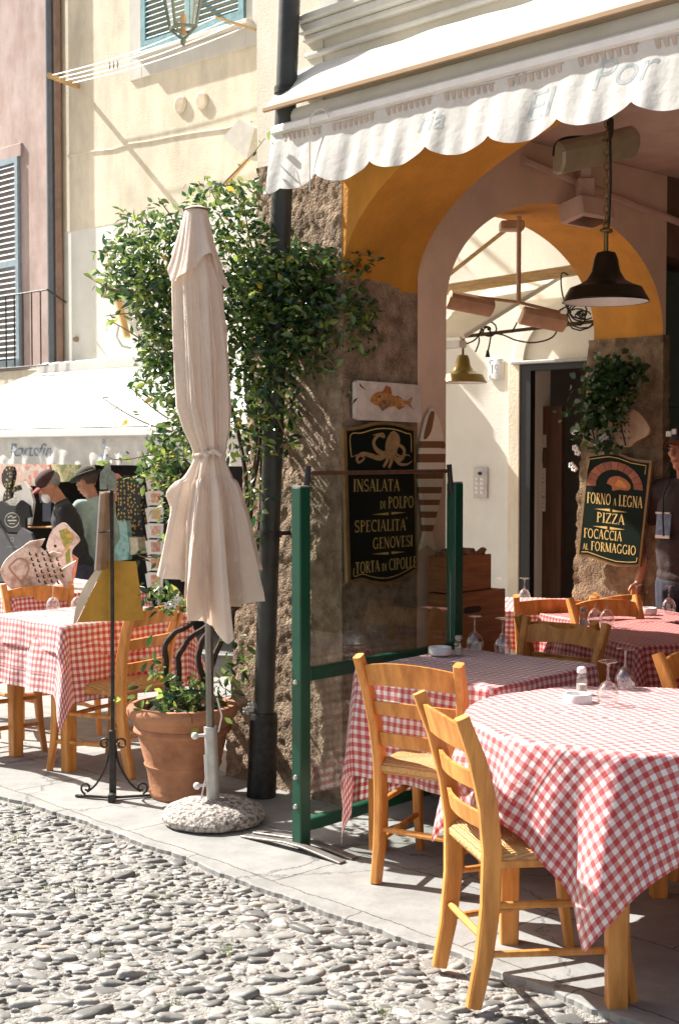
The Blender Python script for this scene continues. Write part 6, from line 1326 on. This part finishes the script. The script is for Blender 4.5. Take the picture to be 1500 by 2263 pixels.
c = wal(171, 750, .0); h = thing('rusty_wall_plug', 'small rusty round plug in the white wall at left', 'wall plug', c); mb = MB(); mb.tube([c, c + N2 * .04], [.03, .024], 10); mb.build('plug', MATS['rusty_bracket'], h)
# ------------------------------------------------------------------ people
m_skin = M('skin', (.40, .17, .09), .5, .1, 20)
def remesh(o, vs): md = o.modifiers.new('r', 'REMESH'); md.mode = 'VOXEL'; md.voxel_size = vs; md.use_smooth_shade = True; s_ = o.modifiers.new('s', 'SMOOTH'); s_.iterations = 4; s_.factor = .5
FT = bpy.data.textures.new('cloth_folds', 'CLOUDS'); FT.noise_scale = .07; FT.noise_depth = 2
def folds(o, st): md = o.modifiers.new('f', 'DISPLACE'); md.texture = FT; md.strength = st; md.mid_level = .5; md.texture_coords = 'LOCAL'
def person(label, loc, rz, J, cols, hat=None, extra=None, head_pitch=0.0, vox=.007):
    # local frame: faces -y, z up.  J holds the pose: elbows, wrists, lean of the trunk
    o = thing('person', label, 'person', loc, rz); PM[o.name] = Matrix.Identity(4)
    ln = J.get('lean', 0.0); rl = Matrix.Rotation(ln, 3, 'X'); hip = V((0, 0, .93))
    def tr(p): return hip + rl @ (V(p) - hip)
    sh = [tr((s * .185, .01, 1.43)) for s in (-1, 1)]; nk0, nk1 = tr((0, .015, 1.45)), tr((0, -.005, 1.56)); rh = rl @ Matrix.Rotation(head_pitch, 3, 'X'); hc = nk1 + rh @ V((0, -.01, .10))
    mb = MB()
    mb.ell(tr((0, .005, 1.28)), (.168, .115, .20), rot=rl); mb.ell(tr((0, -.005, 1.08)), (.150, .118, .18), rot=rl); mb.ell((0, .01, .93), (.165, .125, .14)); mb.cap(sh[0], sh[1], .062, .062); mb.cap(nk0, nk1 + (hc - nk1) * .3, .060, .052)
    hips = [V((s * .092, .01, .90)) for s in (-1, 1)]; kn = [V((s * .10, -.015, .49)) for s in (-1, 1)]; an = [V((s * .105, .02, .085)) for s in (-1, 1)]
    for i in (0, 1):
        mb.cap(hips[i], kn[i], .088, .056); mb.cap(kn[i], an[i], .056, .038); mb.cap(an[i] + V((0, .03, -.04)), an[i] + V((0, -.14, -.055)), .036, .030)
    hands = []
    for i in (0, 1):
        e, w_ = V(J['el'][i]), V(J['wr'][i]); e, w_ = tr(e), tr(w_); mb.cap(sh[i], e, .050, .040); mb.cap(e, w_, .041, .027)
        d = (w_ - e).normalized(); d = (d + V((0, -.12, -.25))).normalized(); sgn = -1 if i == 0 else 1; side = V((0, 1, 0)).cross(d).normalized(); pal = d.cross(side).normalized()
        # palm across y, fingers along d
        ac = (V((0, 1, 0)) - d * d.y).normalized()
        mb.cap(w_, w_ + d * .055, .026, .030); 
        for k, (off, ln_) in enumerate(((-.030, .070), (-.011, .080), (.009, .075), (.028, .060))):
            b0 = w_ + d * .070 + ac * off; b1 = b0 + d * ln_ * .5 + pal * (.006 * (-sgn)); b2 = b1 + (d + pal * (-sgn) * .45).normalized() * ln_ * .5; mb.cap(w_ + d * .04 + ac * off * .8, b0, .013, .0105); mb.cap(b0, b1, .0105, .009); mb.cap(b1, b2, .009, .0075)
        t0 = w_ + d * .02 - ac * .024; t1 = t0 + (d * .6 - ac * .8).normalized() * .035; mb.cap(t0, t1, .013, .011); mb.cap(t1, t1 + (d * .95 - ac * .3).normalized() * .032, .011, .008)
    # head
    def hp(p): return hc + rh @ V(p)
    mb.ell(hp((0, .015, .045)), (.076, .097, .088), 16, 12, rh); mb.ell(hp((0, -.025, -.02)), (.062, .070, .085), 16, 12, rh); mb.ell(hp((0, -.055, -.085)), (.034, .030, .026), rot=rh); mb.cap(hp((0, -.090, .025)), hp((0, -.112, -.018)), .010, .015); mb.ell(hp((0, -.085, -.055)), (.028, .016, .010), rot=rh); mb.ell(hp((0, -.082, .036)), (.055, .016, .012), rot=rh)
    for s in (-1, 1): mb.ell(hp((s * .078, .015, .0)), (.012, .022, .034), rot=rh); mb.ell(hp((s * .042, -.065, -.012)), (.022, .020, .020), rot=rh)
    body = mb.build('body', m_skin, o, local=True); remesh(body, vox)
    for s in (-1, 1):
        mb = MB(); mb.ell(hp((s * .032, -.086, .018)), (.013, .010, .008), rot=rh); e_ = mb.build('eye', M('eye_white', (.6, .55, .5), .3), body, local=True); mb = MB(); mb.ell(hp((s * .032, -.094, .018)), (.006, .004, .006), rot=rh); mb.build('iris', m_black, body, local=True)
    mb = MB(); mb.ell(hp((0, -.099, -.056)), (.024, .006, .005), rot=rh); mb.build('lips', M('lips', (.34, .11, .07), .5), body, local=True)
    # hair round the back of the head
    mb = MB(); mb.ell(hp((0, .028, .050)), (.084, .098, .088), 18, 12, rh); hb = mb.build('hair', M('hair_' + cols['hairn'], cols['hair'], .6, .3, 60, .5, 200), o, local=True)
    # clothes
    mb = MB(); mb.ell(tr((0, .005, 1.28)), (.188, .135, .215), rot=rl); mb.ell(tr((0, -.008, 1.08)), (.176, .145, .20), rot=rl); mb.ell((0, .008, .95), (.180, .142, .10)); mb.cap(sh[0], sh[1], .076, .076); mb.cap(nk0 - (nk1 - nk0) * .3, nk0 + (nk1 - nk0) * .18, .085, .072)
    for i in (0, 1):
        e = tr(V(J['el'][i])); f = cols.get('sleeve', .6)
        if f <= 1: mb.cap(sh[i], sh[i] + (e - sh[i]) * f, .066, .060)
        else: w_ = tr(V(J['wr'][i])); mb.cap(sh[i], e, .068, .056); mb.cap(e, e + (w_ - e) * .93, .056, .042)
    s_ = mb.build(cols.get('topn', 'shirt'), cols['top'], o, local=True); remesh(s_, .009); folds(s_, .013)
    mb = MB(); mb.ell((0, .01, .92), (.178, .138, .13))
    for i in (0, 1): mb.cap(hips[i], kn[i], .102, .076); mb.cap(kn[i], an[i] + V((0, 0, .01)), .074, .062)
    t_ = mb.build('trousers', cols['legs'], o, local=True); remesh(t_, .010); folds(t_, .010)
    for i in (0, 1): mb = MB(); mb.ell(an[i] + V((0, -.055, -.045)), (.046, .135, .040)); mb.build('shoe', m_brown, o, local=True)
    if hat:
        mb = MB(); mb.ell(hp((0, .012, .072)), (.090, .106, .078), 22, 12, rh); 
        if hat == 'brim': mb.lathe([(.085, .0), (.15, -.012), (.152, -.008), (.09, .012)], (0, 0, 0), 28, False, False); nb = 28 * 4; mb.v[-nb:] = [hp(V((p.x * .95, p.y * 1.05 + .01, p.z + .070))) for p in mb.v[-nb:]]
        c_ = mb.build('cap' if hat == 'cap' else 'hat', cols['hat'], o, local=True, auto=60)
        if hat == 'cap':
            mb = MB(); mb.grid(lambda u, v: hp(V(((2 * u - 1) * .078 * (1 - .25 * v * v), -.078 - .085 * v * math.sqrt(max(0.05, 1 - (2 * u - 1) ** 2 * .9)) , .066 - .018 * v - .022 * (2 * u - 1) ** 2))), 16, 8); mb.grid(lambda u, v: hp(V(((2 * u - 1) * .078 * (1 - .25 * v * v), -.078 - .085 * v * math.sqrt(max(0.05, 1 - (2 * u - 1) ** 2 * .9)), .061 - .018 * v - .022 * (2 * u - 1) ** 2))), 16, 8); mb.build('peak', cols.get('peak', cols['hat']), c_, local=True)
    return o, hp, tr
m_dkshirt = M('dark_brown_tee', (.030, .016, .013), .9, .2, 10, .15, 90); m_jean = M('dark_jeans', (.030, .030, .045), .9, .3, 20, .2, 90); m_capd = M('dark_cap', (.020, .017, .015), .85, .2, 20); m_blk = M('black_jacket', (.016, .014, .014), .85, .2, 10, .15, 90); m_grn = M('pale_green_shirt', (.30, .38, .33), .9, .15, 6, .2, 60)
pm = at(1512, 1300, 7.74)
o, hp, tr = person('man in dark cap and brown tee standing at the right edge by the shutter', (pm.x, pm.y, gz(7.74)), R(-52), dict(el=((-.275, .05, 1.13), (.275, .02, 1.13)), wr=((-.300, -.04, .89), (.29, -.09, .89))), dict(top=m_dkshirt, topn='tee_shirt', legs=m_jean, hat=m_capd, hair=(.05, .03, .02), hairn='brown', sleeve=.55, peak=M('dark_orange_peak', (.20, .055, .02), .8)), 'cap')
mb = MB(); mb.box((-.045, -.140, 1.235), (.10, .006, .14), Matrix.Rotation(R(-6), 3, 'X')); pn = mb.build('shirt_print', M('blue_grey_print', (.16, .20, .28), .8, .3, 30), o, local=True); mb = MB(); mb.box((-.045, -.1485, 1.175), (.10, .004, .018)); mb.box((-.045, -.1485, 1.31), (.10, .004, .010)); mb.build('print_bar', m_trim, pn, local=True)
mb = MB(); mb.tube([(-.07, -.06, 1.50), (-.06, -.13, 1.40), (-.03, -.165, 1.28), (-.02, -.168, 1.18)], .006, 6); mb.build('lanyard', m_black, o, local=True)
mb = MB(); mb.box(hp((-.045, -.085, .098)), (.035, .01, .03)); mb.box(hp((.0, -.095, .11)), (.03, .008, .03)); mb.build('cap_badge', m_trim, [c for c in o.children if c.name.startswith('cap')][0], local=True)
p2_ = at(172, 1300, 11.7)
o, hp, tr = person('man in black cap and black jacket bending to look at the shop goods', (p2_.x, p2_.y, gz(11.7) - .02), R(-75), dict(lean=R(14), el=((-.23, -.06, 1.16), (.23, -.06, 1.16)), wr=((-.20, -.24, 1.05), (.20, -.24, 1.05))), dict(top=m_blk, topn='jacket', legs=m_jean, hat=M('maroon_black_cap', (.045, .014, .012), .85, .3, 12), hair=(.22, .19, .17), hairn='grey', sleeve=2, peak=M('red_peak', (.22, .03, .02), .8)), 'cap', head_pitch=R(22), vox=.01)
mb = MB(); mb.ell(hp((0, -.075, -.05)), (.058, .045, .055)); mb.build('face_mask', M('white_mask', (.75, .72, .68), .8), o, local=True)
p3_ = at(222, 1300, 12.1)
person('person in dark brimmed hat and pale green shirt beside the man in black', (p3_.x, p3_.y, gz(12.1) - .0), R(-120), dict(lean=R(8), el=((-.24, .0, 1.15), (.24, .0, 1.15)), wr=((-.24, -.15, .98), (.24, -.15, .98))), dict(top=m_grn, topn='shirt', legs=m_grn, hat=M('dark_olive_hat', (.035, .03, .02), .85), hair=(.06, .04, .03), hairn='dark', sleeve=2), 'brim', head_pitch=R(15), vox=.01)
# ------------------------------------------------------------------ souvenir shop goods
def dots_mat(name, base, dot, sc):
    m = M(name, base, .85); nt = m.node_tree; L = nt.links; tc = nd(nt, 'ShaderNodeTexCoord'); v = nd(nt, 'ShaderNodeTexVoronoi'); v.inputs['Scale'].default_value = sc; v.inputs['Randomness'].default_value = .6; L.new(tc.outputs['Object'], v.inputs['Vector'])
    lt = nd(nt, 'ShaderNodeMath', operation='LESS_THAN'); lt.inputs[1].default_value = .32; L.new(v.outputs['Distance'], lt.inputs[0]); mx = nd(nt, 'ShaderNodeMixRGB'); mx.inputs[1].default_value = (*base, 1); mx.inputs[2].default_value = (*dot, 1); L.new(lt.outputs[0], mx.inputs[0]); L.new(mx.outputs[0], nt.nodes['Principled BSDF'].inputs['Base Color']); return m
def water_mat(name, cols, sc):
    m = M(name, cols[0], .8); nt = m.node_tree; L = nt.links; tc = nd(nt, 'ShaderNodeTexCoord'); n = nd(nt, 'ShaderNodeTexNoise'); n.inputs['Scale'].default_value = sc; n.inputs['Detail'].default_value = 4; L.new(tc.outputs['Object'], n.inputs['Vector']); cr = nd(nt, 'ShaderNodeValToRGB'); e = cr.color_ramp.elements
    e[0].position = .3; e[1].position = .7; e[0].color = (*cols[0], 1); e[1].color = (*cols[-1], 1)
    for i, c in enumerate(cols[1:-1]): k = e.new(.3 + .4 * (i + 1) / (len(cols) - 1)); k.color = (*c, 1)
    L.new(n.outputs['Fac'], cr.inputs[0]); L.new(cr.outputs[0], nt.nodes['Principled BSDF'].inputs['Base Color']); return m
def goods(name, label, cat, pts, d, m, th=.03, grp=None, extra=None):
    pl = PX(W(0, d, 0), N2); o = thing(name, label, cat, pl.p(sum(q[0] for q in pts) / len(pts), max(q[1] for q in pts)), 0, grp); mb = MB(); pl.poly(mb, pts, th); mb.build('cloth' if cat != 'bag' else 'bag_body', m, o, smooth=False); return o, pl
m_tee = M('black_tee', (.018, .016, .018), .9); m_teeg = M('grey_tee', (.085, .08, .085), .9); m_teew = M('white_tee', (.55, .52, .48), .9, .1, 8); m_logo = M('logo_print', (.45, .42, .33), .8)
SGp = 'printed T-shirts hanging in the shop front'
o, pl = goods('tee_shirt', 'black T-shirt with a round pale logo at left edge', 't-shirt', [(-16, 1122), (10, 1106), (22, 1116), (40, 1118), (52, 1105), (70, 1118), (74, 1142), (62, 1146), (62, 1176), (-4, 1176), (-16, 1150)], .28, m_tee, grp=SGp)
def ring_logo(o, pl, x, y, r, off):
    mb = MB(); pl.line(mb, [(x + r * math.cos(a), y + r * math.sin(a)) for a in np.linspace(0, 6.283, 24)], .008, off); pl.line(mb, [(x - r * .6, y + 1), (x + r * .6, y + 1)], .012, off + .0003); pl.line(mb, smooth2([(x - r * .6, y - r * .3), (x - r * .1, y - r * .6), (x + r * .1, y - r * .3), (x + r * .6, y - r * .5)], 4), .01, off + .0006); pl.line(mb, [(x - r * .4, y + r * .5), (x + r * .4, y + r * .5)], .008, off + .0003); mb.build('round_logo', m_logo, o, smooth=False)
ring_logo(o, pl, 33, 1149, 16, .031)
o, pl = goods('tee_shirt', 'dark grey T-shirt with a tiny chest emblem below the black one', 't-shirt', [(-16, 1180), (10, 1166), (22, 1180), (42, 1181), (54, 1166), (74, 1178), (84, 1204), (70, 1208), (72, 1285), (-8, 1285), (-8, 1210), (-16, 1205)], .30, m_teeg, grp=SGp)
mb = MB(); pl.line(mb, [(33 + 4 * math.cos(a), 1192 + 4 * math.sin(a)) for a in np.linspace(0, 6.283, 12)], .006, .031); pl.line(mb, [(22, 1208), (46, 1208)], .004, .031); mb.build('chest_emblem', M('grey_emblem', (.3, .29, .28), .8), o, smooth=False)
o, pl = goods('tee_shirt', 'white T-shirt with a round grey logo above the black one', 't-shirt', [(-4, 1078), (16, 1066), (30, 1074), (44, 1074), (58, 1064), (72, 1080), (80, 1110), (72, 1160), (62, 1160), (58, 1122), (-4, 1122)], .20, m_teew, grp=SGp)
ring_logo(o, pl, 36, 1105, 14, .031)
goods('tee_shirt', 'faded white printed T-shirt at the top left of the shop front', 't-shirt', [(-10, 1016), (62, 1016), (62, 1072), (-10, 1082)], .10, water_mat('faint_print', [(.60, .55, .5), (.55, .35, .28), (.62, .58, .54)], 9), grp=SGp)
BG = 'printed canvas bags hung under the awning'
goods('tote_bag', 'canvas bag printed with red harbour houses under the awning', 'bag', [(63, 1018), (118, 1016), (116, 1073), (62, 1074)], .16, water_mat('harbour_print', [(.30, .34, .36), (.60, .52, .45), (.55, .16, .12), (.58, .45, .38)], 14), .04, BG)
goods('tote_bag', 'canvas bag with a yellow green print beside the harbour bag', 'bag', [(119, 1022), (150, 1018), (182, 1024), (176, 1062), (130, 1066)], .17, water_mat('garden_print', [(.34, .28, .14), (.60, .50, .30), (.22, .30, .14), (.55, .40, .25)], 12), .04, BG)
goods('white_blouse', 'white blouse hanging above the two shoppers', 'blouse', [(178, 1018), (208, 1020), (214, 1050), (212, 1066), (196, 1058), (186, 1050)], .15, m_teew)
pl = PX(W(0, .34, 0), N2); o = thing('hanging_cloth_fish', 'dark yellow dotted cloth fish hanging before the white T-shirt', 'cloth fish', pl.p(25, 1110)); m_dot = dots_mat('navy_yellow_dots', (.018, .015, .022), (.42, .30, .05), 26)
mb = MB(); pl.poly(mb, smooth2([(24, 1030), (34, 1032), (38, 1048), (32, 1074), (22, 1080), (14, 1066), (14, 1046), (24, 1030)], 4)[:-1], .05); mb.build('body', m_dot, o, smooth=False); mb = MB(); pl.poly(mb, [(20, 1080), (30, 1078), (48, 1072), (50, 1082), (32, 1088), (30, 1100), (12, 1108), (14, 1092)], .03); mb.build('tail', m_dot, o, smooth=False)
goods('dotted_dress', 'dark dress with yellow dots hanging right of the green shirted person', 'dress', [(268, 1060), (286, 1050), (300, 1058), (314, 1050), (326, 1066), (322, 1110), (328, 1190), (300, 1196), (268, 1188), (272, 1110)], .08, m_dot, .06)
o, pl = goods('teal_bag', 'teal and white printed shopping bag under the dotted dress', 'bag', [(262, 1152), (288, 1150), (296, 1215), (292, 1236), (258, 1240)], .26, water_mat('teal_print', [(.05, .22, .20), (.28, .40, .38), (.05, .24, .21)], 12), .05)
o, pl = goods('straw_basket', 'cream straw basket at the foot of the dotted dress', 'basket', [(294, 1186), (322, 1188), (326, 1222), (296, 1226)], .20, M('straw', (.50, .42, .30), .8, .2, 30, .3, 60), .10)
mb = MB(); mb.tube([wal(-60, 1166, .18), wal(300, 1163, .18)], .012, 6); HR = thing('hanging_rail', 'brown wooden rail across the dark shop front', 'rail', wal(120, 1166, .18)); mb.build('rail', m_chair, HR)
pl = PX(W(0, .42, 0), N2); c = pl.p(352, 1285); o = thing('postcard_rack', 'tall wire rack of postcards standing behind the parasol', 'postcard rack', (c.x, c.y, gz(c.y))); mb = MB(); mb.tube([(c.x, c.y, gz(c.y)), pl.p(352, 1035)], .018, 8); mb.lathe([(.22, 0), (.22, .02), (.03, .04)], (c.x, c.y, gz(c.y)), 20); mb.build('stand', m_grey, o)
cc = [[(.62, .38, .26), (.5, .2, .1), (.66, .5, .4)], [(.62, .52, .48), (.55, .16, .07), (.66, .58, .52)], [(.3, .4, .38), (.62, .3, .06), (.6, .52, .3)], [(.64, .55, .5), (.55, .22, .12), (.66, .6, .55)], [(.62, .5, .42), (.42, .14, .08), (.6, .48, .4)]]
for r_ in range(7):
    y = 1048 + 36 * r_
    for q in ([(333, y), (368, y + 1), (366, y + 33), (336, y + 32)], [(324, y + 4), (332, y + 2), (335, y + 33), (329, y + 35)]):
        mb = MB(); pl.poly(mb, q, .006, .03 if q[0][0] > 330 else .01); k = (r_ + (0 if q[0][0] > 330 else 2)) % 5; cd = mb.build('postcard', M('card_paper', (.66, .60, .55), .6), o, smooth=False)
        if q[0][0] > 330: mb = MB(); pl.face(mb, [(340, y + 6), (362, y + 6), (361, y + 27), (342, y + 27)], .0365); mb.build('picture', water_mat('postcard_art_%d' % k, cc[k], 22), cd, smooth=False)
# more stock in the shade of the shop
m_navy = M('navy_cotton', (.03, .035, .06), .9, .2, 12); m_rust = M('rust_cotton', (.22, .07, .035), .9, .2, 12); m_sand = M('sand_cotton', (.36, .29, .20), .9, .2, 12)
for lab, x0, y0, m_ in (('navy T-shirt hanging in shade behind the man in the black cap', 92, 1090, m_navy), ('rust T-shirt hanging in shade between the shoppers and the dotted dress', 238, 1046, m_rust)):
    goods('tee_shirt', lab, 't-shirt', [(x0, y0 + 10), (x0 + 10, y0), (x0 + 16, y0 + 5), (x0 + 24, y0), (x0 + 34, y0 + 10), (x0 + 30, y0 + 22), (x0 + 26, y0 + 20), (x0 + 26, y0 + 62), (x0 + 8, y0 + 62), (x0 + 8, y0 + 20), (x0 + 3, y0 + 22)], -.15, m_, grp=SGp)
pl = PX(W(0, -.1, 0), N2)
for k, (x0, m_) in enumerate(((84, m_sand), (112, m_navy), (140, m_rust), (215, m_sand), (240, m_teeg))):
    c = pl.p(x0 + 12, 1290); o = thing('folded_shirts', ('sand', 'navy', 'rust', 'pale sand', 'grey')[k] + ' stack of folded shirts on the low counter in the shop', 'folded shirts', c, 0, 'stacks of folded shirts in the shop')
    for j in range(4): mb = MB(); mb.box(c + V((rng.normal(0, .006), 0, .03 + .045 * j)), (.26, .22, .042), rotW, .016); mb.build('folded_shirt', m_ if j % 2 == 0 else m_teew, o)
# carved fish standing on the far left table
FLP = PX((-1.84, 8.45, 0), V((.25, -1, 0)))
holes = [(68 + 14 * i + 4 * j, 1222 + 12 * j + (i % 2) * 3, 4.2) for j in range(6) for i in range(5 - (j > 4)) if not (j == 0 and i > 3)]
pierced_fish('big whitewashed carved fish with pierced scales on the far left table', FLP, [(0, 1262), (14, 1236), (45, 1212), (80, 1204), (108, 1226), (132, 1256), (140, 1268), (120, 1290), (90, 1306), (50, 1312), (22, 1298), (8, 1280)], [[(40, 1216), (66, 1196), (100, 1190), (92, 1206), (80, 1208)], [(104, 1226), (116, 1218), (136, 1222), (128, 1234), (116, 1240)], [(128, 1262), (168, 1238), (158, 1262), (164, 1306), (150, 1308), (130, 1278)]], holes, m_cf, .035, 'carved wooden fish', ring=[(20, 1252), (40, 1234), (58, 1238), (64, 1256), (54, 1278), (46, 1282), (30, 1266), (20, 1252)])
FLP2 = PX((-1.80, 8.85, 0), V((.1, -1, 0))); o = thing('carved_fish', 'carved fish with yellow and green painted flank behind the big white one', 'carved fish', FLP2.p(140, 1290), 0, 'carved wooden fish')
mb = MB(); FLP2.poly(mb, smooth2([(104, 1206), (114, 1176), (132, 1158), (146, 1156), (160, 1170), (178, 1192), (166, 1208), (160, 1222), (164, 1248), (150, 1258), (130, 1260), (116, 1240), (104, 1206)], 4)[:-1], .035); mb.build('body', m_cf, o, smooth=False)
mb = MB(); FLP2.poly(mb, [(160, 1224), (174, 1234), (168, 1270), (160, 1292), (150, 1290), (150, 1256)], .03, .002); mb.build('tail', M('red_washed_wood', (.62, .25, .16), .7, .2, 20), o, smooth=False)
mb = MB(); FLP2.face(mb, [(132, 1172), (150, 1166), (164, 1184), (158, 1200), (148, 1218), (140, 1200)], .0355); mb.build('yellow_flank', water_mat('yellow_green_paint', [(.66, .40, .06), (.60, .45, .12), (.22, .32, .08), (.66, .42, .1)], 18), o, smooth=False); mb = MB(); FLP2.face(mb, [(146, 1222), (156, 1210), (158, 1240), (148, 1246)], .0357); mb.build('green_flank', M('green_flank_paint', (.28, .34, .06), .7), o, smooth=False)
mb = MB(); FLP2.face(mb, [(124 + 3.5 * math.cos(a), 1206 + 3.5 * math.sin(a)) for a in np.linspace(0, 5.8, 10)], .0358); mb.build('eye', m_black, o, smooth=False)
mb = MB(); q = at(138, 1302, 8.83); mb.box(q, (.07, .10, .05), None, .006); mb.build('stand', m_crate, o)
